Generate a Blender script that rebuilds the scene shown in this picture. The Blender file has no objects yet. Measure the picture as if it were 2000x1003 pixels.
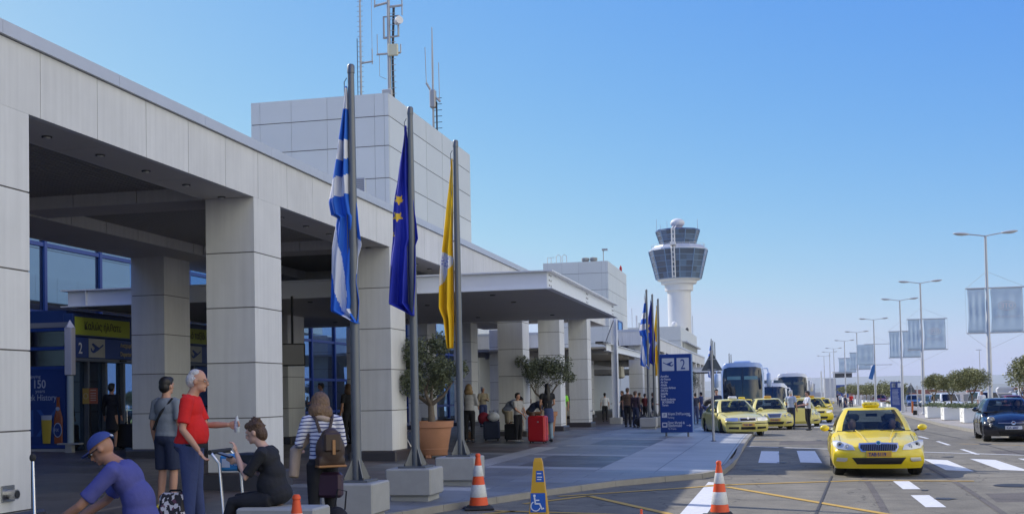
import bpy, bmesh, math, random
from math import sin, cos, pi, radians, sqrt, atan2
from mathutils import Vector, Matrix, noise
C = bpy.context.scene.collection
SC = bpy.context.scene
rnd = random.Random(7)

# ------------------------------------------------------------------ camera
cam = bpy.data.cameras.new("camera")
co = bpy.data.objects.new("camera", cam); C.objects.link(co); SC.camera = co
cam.sensor_width = 36; cam.lens = 2318.5/2000*36; cam.clip_start = .1; cam.clip_end = 60000
cam.shift_y = (693.6-501.5)/2000
def cam_rot(yaw, pitch, roll):
    fwd = Vector((sin(yaw), cos(yaw), 0)); right = Vector((cos(yaw), -sin(yaw), 0)); up = Vector((0, 0, 1))
    f2 = fwd*cos(pitch)+up*sin(pitch); u2 = up*cos(pitch)-fwd*sin(pitch)
    r3 = right*cos(roll)+u2*sin(roll); u3 = u2*cos(roll)-right*sin(roll)
    return Matrix((r3, u3, -f2)).transposed()
EYE = 1.72
co.matrix_world = Matrix.Translation((0, 0, EYE)) @ cam_rot(-.2189, .03236, -.0192).to_4x4()

# ------------------------------------------------------------------ light
SUN = Vector((-1.13, .60, 1.0)).normalized()
w = bpy.data.worlds.new("World"); SC.world = w; w.use_nodes = True
nt = w.node_tree; bg = nt.nodes["Background"]
sky = nt.nodes.new("ShaderNodeTexSky"); sky.sky_type = 'NISHITA'; sky.sun_disc = False
sky.sun_elevation = math.asin(SUN.z); sky.sun_rotation = atan2(SUN.x, SUN.y)
sky.altitude = 90; sky.air_density = 1.0; sky.dust_density = .6; sky.ozone_density = 6
# grade of the sky texture, channel by channel, to the deep clear blue of the day
sep = nt.nodes.new("ShaderNodeSeparateColor"); cmb = nt.nodes.new("ShaderNodeCombineColor")
nt.links.new(sky.outputs[0], sep.inputs[0])
for i, (a, g) in enumerate(((.474, 1.44), (.936, .94), (5.06, .067))):
    pw = nt.nodes.new("ShaderNodeMath"); pw.operation = 'POWER'; pw.inputs[1].default_value = g
    ml = nt.nodes.new("ShaderNodeMath"); ml.operation = 'MULTIPLY'; ml.inputs[1].default_value = a
    nt.links.new(sep.outputs[i], pw.inputs[0]); nt.links.new(pw.outputs[0], ml.inputs[0]); mi_ = nt.nodes.new('ShaderNodeMath'); mi_.operation = 'MINIMUM'; mi_.inputs[1].default_value = (3.6, 4.4, 9)[i]; nt.links.new(ml.outputs[0], mi_.inputs[0]); nt.links.new(mi_.outputs[0], cmb.inputs[i])
# unseen cloud bank added right of and behind the viewer to brighten shaded facades
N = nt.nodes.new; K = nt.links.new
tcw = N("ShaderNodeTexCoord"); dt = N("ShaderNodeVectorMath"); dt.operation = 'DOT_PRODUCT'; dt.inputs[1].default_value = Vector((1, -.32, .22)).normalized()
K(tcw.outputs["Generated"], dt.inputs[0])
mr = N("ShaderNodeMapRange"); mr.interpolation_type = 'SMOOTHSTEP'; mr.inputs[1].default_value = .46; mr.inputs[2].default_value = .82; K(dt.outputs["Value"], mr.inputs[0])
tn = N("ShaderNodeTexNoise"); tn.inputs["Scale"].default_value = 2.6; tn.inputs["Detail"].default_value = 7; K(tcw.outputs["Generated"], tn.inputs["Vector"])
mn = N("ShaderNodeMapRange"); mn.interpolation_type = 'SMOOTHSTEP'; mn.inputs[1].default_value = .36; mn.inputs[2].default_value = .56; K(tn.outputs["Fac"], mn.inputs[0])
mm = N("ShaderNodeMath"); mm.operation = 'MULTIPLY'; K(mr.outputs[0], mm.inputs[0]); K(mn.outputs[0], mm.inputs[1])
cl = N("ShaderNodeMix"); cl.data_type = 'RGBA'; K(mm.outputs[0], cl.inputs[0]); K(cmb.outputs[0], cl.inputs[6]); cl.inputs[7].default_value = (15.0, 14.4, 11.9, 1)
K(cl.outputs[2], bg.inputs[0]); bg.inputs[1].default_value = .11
sl = bpy.data.lights.new("sun", 'SUN'); sl.energy = 3.6; sl.angle = radians(.55); sl.color = (1, .95, .88)
so = bpy.data.objects.new("sun", sl); C.objects.link(so)
so.rotation_euler = (-SUN).to_track_quat('-Z', 'Y').to_euler()
SC.view_settings.view_transform = 'Standard'; SC.view_settings.look = 'None'
SC.view_settings.exposure = 0.45; SC.view_settings.gamma = 1
SC.cycles.max_bounces = 7; SC.cycles.diffuse_bounces = 3; SC.cycles.glossy_bounces = 3; SC.cycles.transparent_max_bounces = 12
SC.cycles.caustics_reflective = False; SC.cycles.caustics_refractive = False

# ------------------------------------------------------------------ materials
MATS = {}
def mat(name, col, rough=.6, metal=0, spec=None, bump=0, bscale=20, var=0, vscale=3, coat=0, emit=None, island=0, streak=0):
    if name in MATS: return MATS[name]
    m = bpy.data.materials.new(name); m.use_nodes = True; MATS[name] = m
    n = m.node_tree; p = n.nodes["Principled BSDF"]; L = n.links.new
    p.inputs["Base Color"].default_value = (*col, 1); p.inputs["Roughness"].default_value = rough
    p.inputs["Metallic"].default_value = metal
    if spec is not None: p.inputs["Specular IOR Level"].default_value = spec
    if coat: p.inputs["Coat Weight"].default_value = coat; p.inputs["Coat Roughness"].default_value = .04
    if emit: p.inputs["Emission Color"].default_value = (*emit[:3], 1); p.inputs["Emission Strength"].default_value = emit[3]
    tc = None; last = None
    def geo():
        nonlocal tc
        if tc is None: tc = n.nodes.new("ShaderNodeNewGeometry")
        return tc
    fac = []
    if var:
        t = n.nodes.new("ShaderNodeTexNoise"); t.inputs["Scale"].default_value = vscale; t.inputs["Detail"].default_value = 6
        t.inputs["Roughness"].default_value = .65
        L(geo().outputs["Position"], t.inputs["Vector"]); fac.append((t.outputs["Fac"], var*2, -.5))
    if streak:
        mp = n.nodes.new("ShaderNodeMapping"); mp.inputs["Scale"].default_value = (7, 7, .35)
        L(geo().outputs["Position"], mp.inputs["Vector"])
        t = n.nodes.new("ShaderNodeTexNoise"); t.inputs["Scale"].default_value = 1.6; t.inputs["Detail"].default_value = 5
        L(mp.outputs[0], t.inputs["Vector"]); fac.append((t.outputs["Fac"], streak*2, -.5))
    if island: fac.append((geo().outputs["Random Per Island"], island, -.5))
    if fac:
        tot = None
        for o, a, b in fac:
            q = n.nodes.new("ShaderNodeMath"); q.operation = 'MULTIPLY_ADD'
            q2 = n.nodes.new("ShaderNodeMath"); q2.operation = 'ADD'; q2.inputs[1].default_value = b
            L(o, q2.inputs[0]); L(q2.outputs[0], q.inputs[0]); q.inputs[1].default_value = a
            if tot is None: q.inputs[2].default_value = 1.0
            else: L(tot, q.inputs[2])
            tot = q.outputs[0]
        vm = n.nodes.new("ShaderNodeVectorMath"); vm.operation = 'SCALE'; vm.inputs[0].default_value = col
        L(tot, vm.inputs["Scale"]); L(vm.outputs[0], p.inputs["Base Color"])
    if bump:
        t = n.nodes.new("ShaderNodeTexNoise"); t.inputs["Scale"].default_value = bscale; t.inputs["Detail"].default_value = 5
        L(geo().outputs["Position"], t.inputs["Vector"])
        b = n.nodes.new("ShaderNodeBump"); b.inputs["Strength"].default_value = bump; b.inputs["Distance"].default_value = .02
        L(t.outputs["Fac"], b.inputs["Height"]); L(b.outputs[0], p.inputs["Normal"])
    return m

# ------------------------------------------------------------------ mesh builder
class MB:
    def __init__(s): s.v = []; s.f = []; s.m = []; s.ms = []
    def mi(s, m):
        if m is None: return 0
        if m not in s.ms: s.ms.append(m)
        return s.ms.index(m)
    def add(s, vs, fs, m=None, M=None):
        o = len(s.v); i = s.mi(m)
        for p in vs: s.v.append(tuple(M @ Vector(p)) if M is not None else tuple(p))
        for f in fs: s.f.append([a+o for a in f]); s.m.append(i)
        return s
    def box(s, a, b, m=None, M=None, bev=0):
        x0, y0, z0 = a; x1, y1, z1 = b
        if x0 > x1: x0, x1 = x1, x0
        if y0 > y1: y0, y1 = y1, y0
        if z0 > z1: z0, z1 = z1, z0
        if bev:
            vs = []
            for z, e in ((z0, bev), (z0+bev, 0), (z1-bev, 0), (z1, bev)):
                X0, X1, Y0, Y1 = x0+e, x1-e, y0+e, y1-e; c = bev if e == 0 else bev*.3
                vs += [(X0+c, Y0, z), (X1-c, Y0, z), (X1, Y0+c, z), (X1, Y1-c, z), (X1-c, Y1, z), (X0+c, Y1, z), (X0, Y1-c, z), (X0, Y0+c, z)]
            fs = [list(range(7, -1, -1)), list(range(24, 32))]
            for r in range(3):
                for k in range(8): fs.append([r*8+k, r*8+(k+1) % 8, r*8+8+(k+1) % 8, r*8+8+k])
            return s.add(vs, fs, m, M)
        vs = [(x0, y0, z0), (x1, y0, z0), (x1, y1, z0), (x0, y1, z0), (x0, y0, z1), (x1, y0, z1), (x1, y1, z1), (x0, y1, z1)]
        return s.add(vs, [[3, 2, 1, 0], [4, 5, 6, 7], [0, 1, 5, 4], [1, 2, 6, 5], [2, 3, 7, 6], [3, 0, 4, 7]], m, M)
    def cyl(s, a, b, r0, r1=None, n=12, m=None, M=None, caps=True):
        a = Vector(a); b = Vector(b); r1 = r0 if r1 is None else r1
        d = (b-a).normalized(); u = d.orthogonal().normalized(); v = d.cross(u)
        vs = []
        for p, r in ((a, r0), (b, r1)):
            for k in range(n): t = 2*pi*k/n; vs.append(p+u*cos(t)*r+v*sin(t)*r)
        fs = [[k, (k+1) % n, n+(k+1) % n, n+k] for k in range(n)]
        if caps: fs += [list(range(n-1, -1, -1)), list(range(n, 2*n))]
        return s.add(vs, fs, m, M)
    def tube(s, pts, r, n=8, m=None, M=None):
        pts = [Vector(p) for p in pts]; rs = r if isinstance(r, (list, tuple)) else [r]*len(pts)
        vs = []; u = None
        for i, p in enumerate(pts):
            d = (pts[min(i+1, len(pts)-1)]-pts[max(i-1, 0)]).normalized()
            if u is None: u = d.orthogonal().normalized()
            else: u = (u-d*u.dot(d)).normalized()
            v = d.cross(u)
            for k in range(n): t = 2*pi*k/n; vs.append(p+u*cos(t)*rs[i]+v*sin(t)*rs[i])
        fs = [[i*n+k, i*n+(k+1) % n, (i+1)*n+(k+1) % n, (i+1)*n+k] for i in range(len(pts)-1) for k in range(n)]
        fs += [list(range(n-1, -1, -1)), list(range((len(pts)-1)*n, len(pts)*n))]
        return s.add(vs, fs, m, M)
    def lathe(s, prof, n=24, m=None, M=None, c=(0, 0), caps=True):
        vs = [(c[0]+r*cos(2*pi*k/n), c[1]+r*sin(2*pi*k/n), z) for r, z in prof for k in range(n)]
        fs = [[i*n+k, i*n+(k+1) % n, (i+1)*n+(k+1) % n, (i+1)*n+k] for i in range(len(prof)-1) for k in range(n)]
        if caps: fs += [list(range(n-1, -1, -1)), list(range((len(prof)-1)*n, len(prof)*n))]
        return s.add(vs, fs, m, M)
    def prism(s, poly, d, m=None, M=None):   # poly in local xz plane, extruded along local y from 0 to d
        n = len(poly); vs = [(x, 0, z) for x, z in poly]+[(x, d, z) for x, z in poly]
        fs = [list(range(n)), list(range(2*n-1, n-1, -1))]+[[(k+1) % n, k, n+k, n+(k+1) % n] for k in range(n)]
        return s.add(vs, fs, m, M)
    def grid(s, rows, m=None, M=None, closed=False):
        nr, nc = len(rows), len(rows[0]); vs = [p for r in rows for p in r]
        fs = []
        for i in range(nr-1):
            for k in range(nc if closed else nc-1): fs.append([i*nc+k, i*nc+(k+1) % nc, (i+1)*nc+(k+1) % nc, (i+1)*nc+k])
        return s.add(vs, fs, m, M)
    def ell(s, c, r, n=14, k=10, m=None, M=None, R=None):
        c = Vector(c); vs = []
        for i in range(k+1):
            t = pi*i/k
            for j in range(n):
                p = Vector((r[0]*sin(t)*cos(2*pi*j/n), r[1]*sin(t)*sin(2*pi*j/n), -r[2]*cos(t)))
                if R is not None: p = R @ p
                vs.append(c+p)
        fs = [[i*n+j, i*n+(j+1) % n, (i+1)*n+(j+1) % n, (i+1)*n+j] for i in range(k) for j in range(n)]
        return s.add(vs, fs, m, M)
    def mesh(s, name, m=None, smooth=None, weld=False):
        me = bpy.data.meshes.new(name); me.from_pydata(s.v, [], s.f)
        ms = s.ms or ([m] if m else [])
        for q in ms: me.materials.append(q)
        if s.ms: me.polygons.foreach_set("material_index", s.m)
        bm = bmesh.new(); bm.from_mesh(me)
        if weld: bmesh.ops.remove_doubles(bm, verts=bm.verts, dist=1e-4)
        bmesh.ops.recalc_face_normals(bm, faces=bm.faces); bm.to_mesh(me); bm.free()
        if smooth is not None:
            me.shade_smooth(); me.set_sharp_from_angle(angle=radians(smooth))
        return me
    def build(s, name, m=None, parent=None, smooth=None, loc=None, rz=0, weld=False):
        me = s.mesh(name, m, smooth, weld)
        o = bpy.data.objects.new(name, me); C.objects.link(o)
        if parent: o.parent = parent
        if loc is not None: o.location = loc
        if rz: o.rotation_euler.z = rz
        return o

def tag(o, label, cat, group=None):
    o['label'] = label; o['category'] = cat
    if group: o['group'] = group
    return o
def struct(o): o['kind'] = 'structure'; return o
def empty(name, loc=(0, 0, 0), rz=0, label=None, cat=None, group=None):
    o = bpy.data.objects.new(name, None); C.objects.link(o); o.empty_display_size = .2
    o.location = loc; o.rotation_euler.z = rz
    if label: tag(o, label, cat, group)
    return o
KIDS = {}
def kids(o): return [c for c in bpy.data.objects if c.parent == o]
def copy_tree(o, parent=None, loc=None, rz=None, label=None, cat=None):
    c = o.copy(); C.objects.link(c); c.parent = parent
    if loc is not None: c.location = loc
    if rz is not None: c.rotation_euler.z = rz
    if label: c['label'] = label
    if cat: c['category'] = cat
    for ch in kids(o): copy_tree(ch, c)
    return c
def text_mesh(txt, size, m, parent, loc, rot=(radians(90), 0, 0), align='LEFT', name='lettering', sx=1.0, depth=.002, bold=0):
    cu = bpy.data.curves.new(name, 'FONT'); cu.body = txt; cu.size = size; cu.align_x = align; cu.extrude = depth; cu.offset = bold
    cu.resolution_u = 3
    t = bpy.data.objects.new(name, cu); C.objects.link(t)
    dg = bpy.context.evaluated_depsgraph_get(); dg.update()
    me = bpy.data.meshes.new_from_object(t.evaluated_get(dg)); bpy.data.objects.remove(t)
    me.materials.clear(); me.materials.append(m)
    o = bpy.data.objects.new(name, me); C.objects.link(o); o.parent = parent
    o.location = loc; o.rotation_euler = rot; o.scale = (sx, 1, 1)
    return o

# ------------------------------------------------------------------ ground heights
def zr(Y): return -.01*min(max(Y-40, 0), 80)
KERB = [(-60, -60), (-12, -6), (-8.6, 3), (-6.75, 11), (-5.8, 14), (-4.85, 17), (-3.85, 19.6), (-2.9, 21.6), (-2.1, 22.7), (-1.45, 23.5), (-1.08, 24.6), (-.98, 27), (-.96, 40), (-.9, 60), (-.9, 170)]
def kx(Y):
    for (a, y0), (b, y1) in zip(KERB, KERB[1:]):
        if y0 <= Y <= y1: return a+(b-a)*(Y-y0)/(y1-y0)
    return KERB[-1][0] if Y > 0 else KERB[0][0]
def zp(X, Y):
    base = .10+.022*min(max(kx(Y)-X, 0), 20)
    return base+zr(Y)
MED = [(7.35, -20), (7.3, 50), (7.6, 60), (8.4, 75), (9.4, 95), (10.0, 106), (10.3, 120), (10.4, 400)]
def mx(Y):
    for (a, y0), (b, y1) in zip(MED, MED[1:]):
        if y0 <= Y <= y1: return a+(b-a)*(Y-y0)/(y1-y0)
    return MED[-1][0]
def zm(Y): return .12+zr(Y)
# ================================================================== SETTING
def tile_mat(name, col, bw, bh, mortar, rough=.5, var=.25, ms=.006, gloss_var=0, offs=.5):
    m = mat(name, col, rough); n = m.node_tree; L = n.links.new; p = n.nodes["Principled BSDF"]
    g = n.nodes.new("ShaderNodeNewGeometry"); b = n.nodes.new("ShaderNodeTexBrick")
    b.inputs["Scale"].default_value = 1; b.inputs["Brick Width"].default_value = bw; b.inputs["Row Height"].default_value = bh
    b.inputs["Mortar Size"].default_value = ms; b.inputs["Mortar Smooth"].default_value = .3; b.offset = offs
    b.inputs["Color1"].default_value = (*[c*(1-var) for c in col], 1); b.inputs["Color2"].default_value = (*[c*(1+var) for c in col], 1)
    b.inputs["Mortar"].default_value = (*mortar, 1)
    L(g.outputs["Position"], b.inputs["Vector"])
    t = n.nodes.new("ShaderNodeTexNoise"); t.inputs["Scale"].default_value = .7; t.inputs["Detail"].default_value = 8; t.inputs["Roughness"].default_value = .7
    L(g.outputs["Position"], t.inputs["Vector"])
    r = n.nodes.new("ShaderNodeMapRange"); r.inputs[1].default_value = .3; r.inputs[2].default_value = .7; r.inputs[3].default_value = .72; r.inputs[4].default_value = 1.2
    L(t.outputs["Fac"], r.inputs[0])
    v = n.nodes.new("ShaderNodeVectorMath"); v.operation = 'SCALE'; L(b.outputs["Color"], v.inputs[0]); L(r.outputs[0], v.inputs["Scale"])
    L(v.outputs[0], p.inputs["Base Color"])
    r2 = n.nodes.new("ShaderNodeMapRange"); r2.inputs[1].default_value = .3; r2.inputs[2].default_value = .7; r2.inputs[3].default_value = rough-.08; r2.inputs[4].default_value = rough+.12
    L(t.outputs["Fac"], r2.inputs[0]); L(r2.outputs[0], p.inputs["Roughness"])
    return m
def asphalt_mat(name, col, patch=.3):
    m = mat(name, col, .85); n = m.node_tree; L = n.links.new; p = n.nodes["Principled BSDF"]
    g = n.nodes.new("ShaderNodeNewGeometry")
    def noise_(sc, det, lo, hi, stretch=None):
        t = n.nodes.new("ShaderNodeTexNoise"); t.inputs["Scale"].default_value = sc; t.inputs["Detail"].default_value = det; t.inputs["Roughness"].default_value = .6
        if stretch:
            mp = n.nodes.new("ShaderNodeMapping"); mp.inputs["Scale"].default_value = stretch; L(g.outputs["Position"], mp.inputs["Vector"]); L(mp.outputs[0], t.inputs["Vector"])
        else: L(g.outputs["Position"], t.inputs["Vector"])
        r = n.nodes.new("ShaderNodeMapRange"); r.inputs[1].default_value = .3; r.inputs[2].default_value = .7; r.inputs[3].default_value = lo; r.inputs[4].default_value = hi
        L(t.outputs["Fac"], r.inputs[0]); return r.outputs[0], t
    a, _ = noise_(.3, 5, 1-patch, 1+patch*.5, (1.6, .22, 1)); b, tf = noise_(45, 4, .55, 1.4); c, _ = noise_(1.6, 8, .74, 1.2)
    m1 = n.nodes.new("ShaderNodeMath"); m1.operation = 'MULTIPLY'; L(a, m1.inputs[0]); L(b, m1.inputs[1])
    m2 = n.nodes.new("ShaderNodeMath"); m2.operation = 'MULTIPLY'; L(m1.outputs[0], m2.inputs[0]); L(c, m2.inputs[1])
    v = n.nodes.new("ShaderNodeVectorMath"); v.operation = 'SCALE'; v.inputs[0].default_value = col; L(m2.outputs[0], v.inputs["Scale"])
    # thin cracks
    vo = n.nodes.new("ShaderNodeTexVoronoi"); vo.feature = 'DISTANCE_TO_EDGE'; vo.inputs["Scale"].default_value = .45
    nd = n.nodes.new("ShaderNodeTexNoise"); nd.inputs["Scale"].default_value = 1.5; L(g.outputs["Position"], nd.inputs["Vector"])
    ad = n.nodes.new("ShaderNodeVectorMath"); ad.operation = 'MULTIPLY_ADD'; ad.inputs[1].default_value = (.8, .8, .8); L(nd.outputs["Color"], ad.inputs[0]); L(g.outputs["Position"], ad.inputs[2]); L(ad.outputs[0], vo.inputs["Vector"])
    cr = n.nodes.new("ShaderNodeMapRange"); cr.inputs[1].default_value = 0; cr.inputs[2].default_value = .012; cr.inputs[3].default_value = .45; cr.inputs[4].default_value = 1
    L(vo.outputs["Distance"], cr.inputs[0])
    v2 = n.nodes.new("ShaderNodeVectorMath"); v2.operation = 'SCALE'; L(v.outputs[0], v2.inputs[0]); L(cr.outputs[0], v2.inputs["Scale"])
    L(v2.outputs[0], p.inputs["Base Color"])
    bp = n.nodes.new("ShaderNodeBump"); bp.inputs["Strength"].default_value = .4; bp.inputs["Distance"].default_value = .008
    L(tf.outputs["Fac"], bp.inputs["Height"]); L(bp.outputs[0], p.inputs["Normal"])
    return m
M_ASPH = asphalt_mat('asphalt', (.188, .17, .128))
M_LOT = asphalt_mat('pale_ground', (.24, .21, .17), .2)
M_PAVE = tile_mat('pave_mid', (.20, .21, .22), 1.2, .6, (.05, .05, .06), .46, .16)
M_PAVEL = tile_mat('pave_light', (.35, .355, .35), 1.2, 1.2, (.10, .10, .11), .5, .08, .012, offs=0)
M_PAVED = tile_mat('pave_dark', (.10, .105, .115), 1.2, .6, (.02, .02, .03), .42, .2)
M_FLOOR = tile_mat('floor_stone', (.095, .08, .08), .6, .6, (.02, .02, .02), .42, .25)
M_MEDP = tile_mat('median_slabs', (.34, .31, .27), .5, .5, (.16, .15, .13), .7, .1)
M_KERB = mat('kerb_stone', (.27, .255, .22), .8, var=.3, vscale=4)
M_WPAINT = mat('white_road_paint', (.62, .62, .60), .7, var=.28, vscale=9)
M_YPAINT = mat('yellow_road_paint', (.50, .31, .05), .7, var=.3, vscale=9)

# terrain: one sheet to the horizon, dropping gently under the road
ter = MB(); rows = []
ys = [-400, -60, -20, 0, 20, 40, 60, 80, 100, 120, 160, 240, 400, 700, 1200, 2500, 5000, 9000]
for y in ys:
    r = []
    for x in (-9000, -3000, -600, -120, -40, -1, 12, 40, 120, 600, 3000, 9000):
        zz = (zr(y) if y < 200 else -.8-(y-200)*.004 if y < 1200 else -4.8-(y-1200)*.006)-.25
        r.append((x, y, zz))
    rows.append(r)
ter.grid(rows, M_LOT); struct(ter.build('ground'))
# road sheet
rd = MB(); rows = []
for y in [-60, -20, 0, 10, 20, 30, 40, 60, 80, 100, 120, 200, 330]:
    rows.append([(x, y, zr(y)) for x in (-40 if y < 40 else -1.1, -6 if y < 40 else -1.05, -1, 3, mx(y)+.05)])
rd.grid(rows, M_ASPH); struct(rd.build('road'))
# car park sheet beyond the median
lot = MB(); rows = []
for y in [-20, 20, 40, 60, 80, 100, 120, 200, 400]:
    rows.append([(x, y, zr(y)+.01) for x in (mx(y)+5.4, 40, 160)])
lot.grid(rows, asphalt_mat('car_park_asphalt', (.24, .22, .2))); struct(lot.build('car_park'))
# pavement, cell by cell so each paving zone is its own stone
pv = MB()
YB = [-60, -30, 0]+[3+i*.6 for i in range(90)]+[57.6+i*2.4 for i in range(50)]
XS = [-.0]+[-.6*i for i in range(1, 46)]
def zone(X, Y, k):
    d = k-X
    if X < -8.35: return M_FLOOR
    if -6.35 < X < -5.75 and 8 < Y < 33: return M_PAVEL
    if Y > 24 and d < 2.3: return M_PAVEL
    if Y <= 24 and d < .6: return M_PAVE
    if Y % 4.8 < .6: return M_PAVEL if X > -5.8 and Y > 19 else M_PAVE
    if Y > 24 and -5.6 < X < -3.2 and (Y % 9.6) > 4.8: return M_PAVED
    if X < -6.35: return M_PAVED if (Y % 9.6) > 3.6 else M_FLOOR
    return M_PAVE
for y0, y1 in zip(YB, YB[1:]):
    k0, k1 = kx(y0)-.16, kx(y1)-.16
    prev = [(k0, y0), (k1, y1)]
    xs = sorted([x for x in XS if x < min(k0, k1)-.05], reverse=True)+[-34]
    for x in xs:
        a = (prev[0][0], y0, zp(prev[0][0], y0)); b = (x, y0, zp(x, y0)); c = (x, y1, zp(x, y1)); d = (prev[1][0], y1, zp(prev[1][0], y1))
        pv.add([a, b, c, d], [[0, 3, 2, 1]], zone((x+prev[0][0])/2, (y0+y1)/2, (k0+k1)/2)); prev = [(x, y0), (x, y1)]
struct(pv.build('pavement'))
def kerb_strip(name, fx, zt, ylist, side, wd=.15):
    k = MB(); 
    for y0, y1 in zip(ylist, ylist[1:]):
        n = max(1, int((y1-y0)/1.0)); n = min(n, 40)
        for i in range(n):
            a = y0+(y1-y0)*i/n; b = y0+(y1-y0)*(i+1)/n-.012
            xa, xb = fx(a), fx(b); za, zb = zt(a), zt(b); h = zr(a)-.1
            vs = [(xa, a, h), (xa-side*wd, a, h), (xb-side*wd, b, h), (xb, b, h), (xa-side*.012, a, za+.003), (xa-side*wd, a, za+.003), (xb-side*wd, b, zb+.003), (xb-side*.012, b, zb+.003)]
            k.add(vs, [[3, 2, 1, 0], [4, 5, 6, 7], [0, 1, 5, 4], [1, 2, 6, 5], [2, 3, 7, 6], [3, 0, 4, 7]], M_KERB)
    return struct(k.build(name))
def kerb_top(y):
    z = .10+zr(y)
    if 28.5 < y < 33.5: z -= .075*min(1, min(y-28.5, 33.5-y)/1.0)   # dropped kerb at the crossing
    return z
kerb_strip('kerb', kx, kerb_top, [0, 11, 14, 17, 19.6, 21.6, 22.7, 23.5, 24.6, 27, 34, 60, 120, 170], 1)
# median pavement
md = MB(); rows = []
for y in [-20, 0, 20, 35, 50, 60, 75, 95, 106, 120, 200, 330]:
    rows.append([(mx(y)+.16, y, zm(y)), (mx(y)+2.4, y, zm(y)+.03), (mx(y)+5.6, y, zm(y)+.02), (mx(y)+5.6, y, zr(y)-.2)])
md.grid(rows, M_MEDP); struct(md.build('median_pavement'))
kerb_strip('kerb', mx, zm, [-20, 20, 50, 60, 75, 95, 106, 120, 300], -1)
M_TAR = mat('tar_seam', (.05, .045, .04), .7)
# painted markings
mk = MB(); my = MB()
def quad(b, pts, m, lift=.004): b.add([(x, y, zr(y)+lift) for x, y in pts], [[0, 1, 2, 3]], m)
def line(b, x0, y0, x1, y1, wd, m, lift=.004):
    d = Vector((x1-x0, y1-y0)); L_ = d.length; n = max(1, int(L_/8)); u = d.normalized(); q = Vector((-u.y, u.x))*wd/2
    for i in range(n):
        a = Vector((x0, y0))+d*i/n; c = Vector((x0, y0))+d*(i+1)/n
        quad(b, [a-q, c-q, c+q, a+q], m, lift)
for cx in (-.23, .73, 1.7, 2.65, 3.56, 4.6, 5.65, 6.6): quad(mk, [(cx-.24, 28.5), (cx+.24, 28.2), (cx+.24, 33.6), (cx-.24, 33.8)] if cx < 3 else [(cx-.24, 25.6), (cx+.24, 25.2), (cx+.24, 29.0), (cx-.24, 29.5)], M_WPAINT)
line(mk, -.93, 36.6, 7.2, 29.6, .16, M_WPAINT, .006)
for i in range(-3, 60):
    y = 31.3+i*5.0
    if 24 < y < 31: continue
    line(mk, 4.82, y, 4.82, y+2.6, .11, M_WPAINT)
for y in (17.8, 20.9, 14.6): quad(mk, [(2.02, y), (2.3, y), (2.3, y+1.95), (2.02, y+1.95)], M_WPAINT)
for i in range(12): quad(mk, [(1.75, 60+i*6), (2.0, 60+i*6), (2.0, 62.5+i*6), (1.75, 62.5+i*6)], M_WPAINT)
for i in range(16): quad(mk, [(2.2, 66+i*1.1), (3.3, 66+i*1.1), (3.3, 66.5+i*1.1), (2.2, 66.5+i*1.1)], M_WPAINT)
quad(mk, [(-1.42, 12), (-1.0, 12), (-.98, 22.3), (-1.3, 22.6)], M_WPAINT)
quad(mk, [(-6.6, 15.6), (-5.7, 15.6), (-4.9, 17.0), (-5.6, 17.0)], M_PAVEL, zp(-5.6, 16.3)+.006) if 0 else None
struct(mk.build('road_marking'))
# wear on the carriageway: patch repairs, oil stains, tyre sweeps, a drain cover
wr = MB(); M_PATCH = asphalt_mat('patch_asphalt', (.115, .10, .085), .15); M_STAIN = mat('oil_stain', (.045, .042, .038), .55, var=.4, vscale=8)
for x0, y0, x1, y1 in ((3.1, 18.6, 4.5, 20.2), (5.3, 31.0, 6.6, 33.2), (.0, 37.5, 1.6, 40.2), (-.4, 14.0, .5, 15.1), (3.6, 44, 4.4, 52)): quad(wr, [(x0, y0), (x1, y0+.1), (x1-.05, y1), (x0+.08, y1-.12)], M_PATCH, .002)
rs_ = random.Random(11)
for k in range(26):
    cx, cy, rr = rs_.uniform(-.5, 6.5), rs_.uniform(14.5, 46), rs_.uniform(.04, .22)
    wr.add([(cx+rr*rs_.uniform(.6, 1.1)*cos(a), cy+rr*1.4*rs_.uniform(.6, 1.1)*sin(a), zr(cy)+.009) for a in [2*pi*q/14 for q in range(14)]], [list(range(14))], M_STAIN)
for x in (1.25, 2.75):
    pts = [(x+.35*sin(i*.16), 13+i*1.4) for i in range(14)]
    for (a, b_), (c_, d) in zip(pts, pts[1:]): quad(wr, [(a-.05, b_), (a+.05, b_), (c_+.05, d), (c_-.05, d)], M_PATCH, .0065)
for a in ((-.9, 38.2, 7.2, 33.6), (-.9, 40.6, 7.2, 37.0), (.2, 13, 1.0, 24), (5.9, 14, 5.7, 60), (-.9, 47, 7.2, 45)): line(wr, *a, .035, M_TAR, .0105)
struct(wr.build('road_wear'))
dc = MB(); dc.lathe([(.01, .012), (.3, .012), (.34, .006)], 24, mat('drain_iron', (.05, .045, .04), .6, metal=.5), c=(3.9, 21.6)); tag(dc.build('drain_cover'), 'round iron drain cover set in the road right of the lane dashes', 'drain cover')
for a in ((-3.6, 19.5, -.83, 21.9), (-1.3, 21.75, 1.45, 22.8), (1.45, 22.8, 3.4, 22.6), (-3.1, 19.6, -1.5, 16.7), (-.9, 21.4, 1.4, 16.8), (1.4, 16.8, 3.2, 13.6), (-4.1, 17.1, -2.4, 16.7), (-2.4, 16.7, -.8, 15.9), (-4.4, 16.3, -3.8, 17.1), (-3.1, 19.6, -3.9, 18.2)):
    line(my, *a, .13, M_YPAINT, .008)
line(my, -.9, 42.5, 7.2, 35.4, .09, M_YPAINT, .006)
struct(my.build('yellow_marking'))

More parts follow.
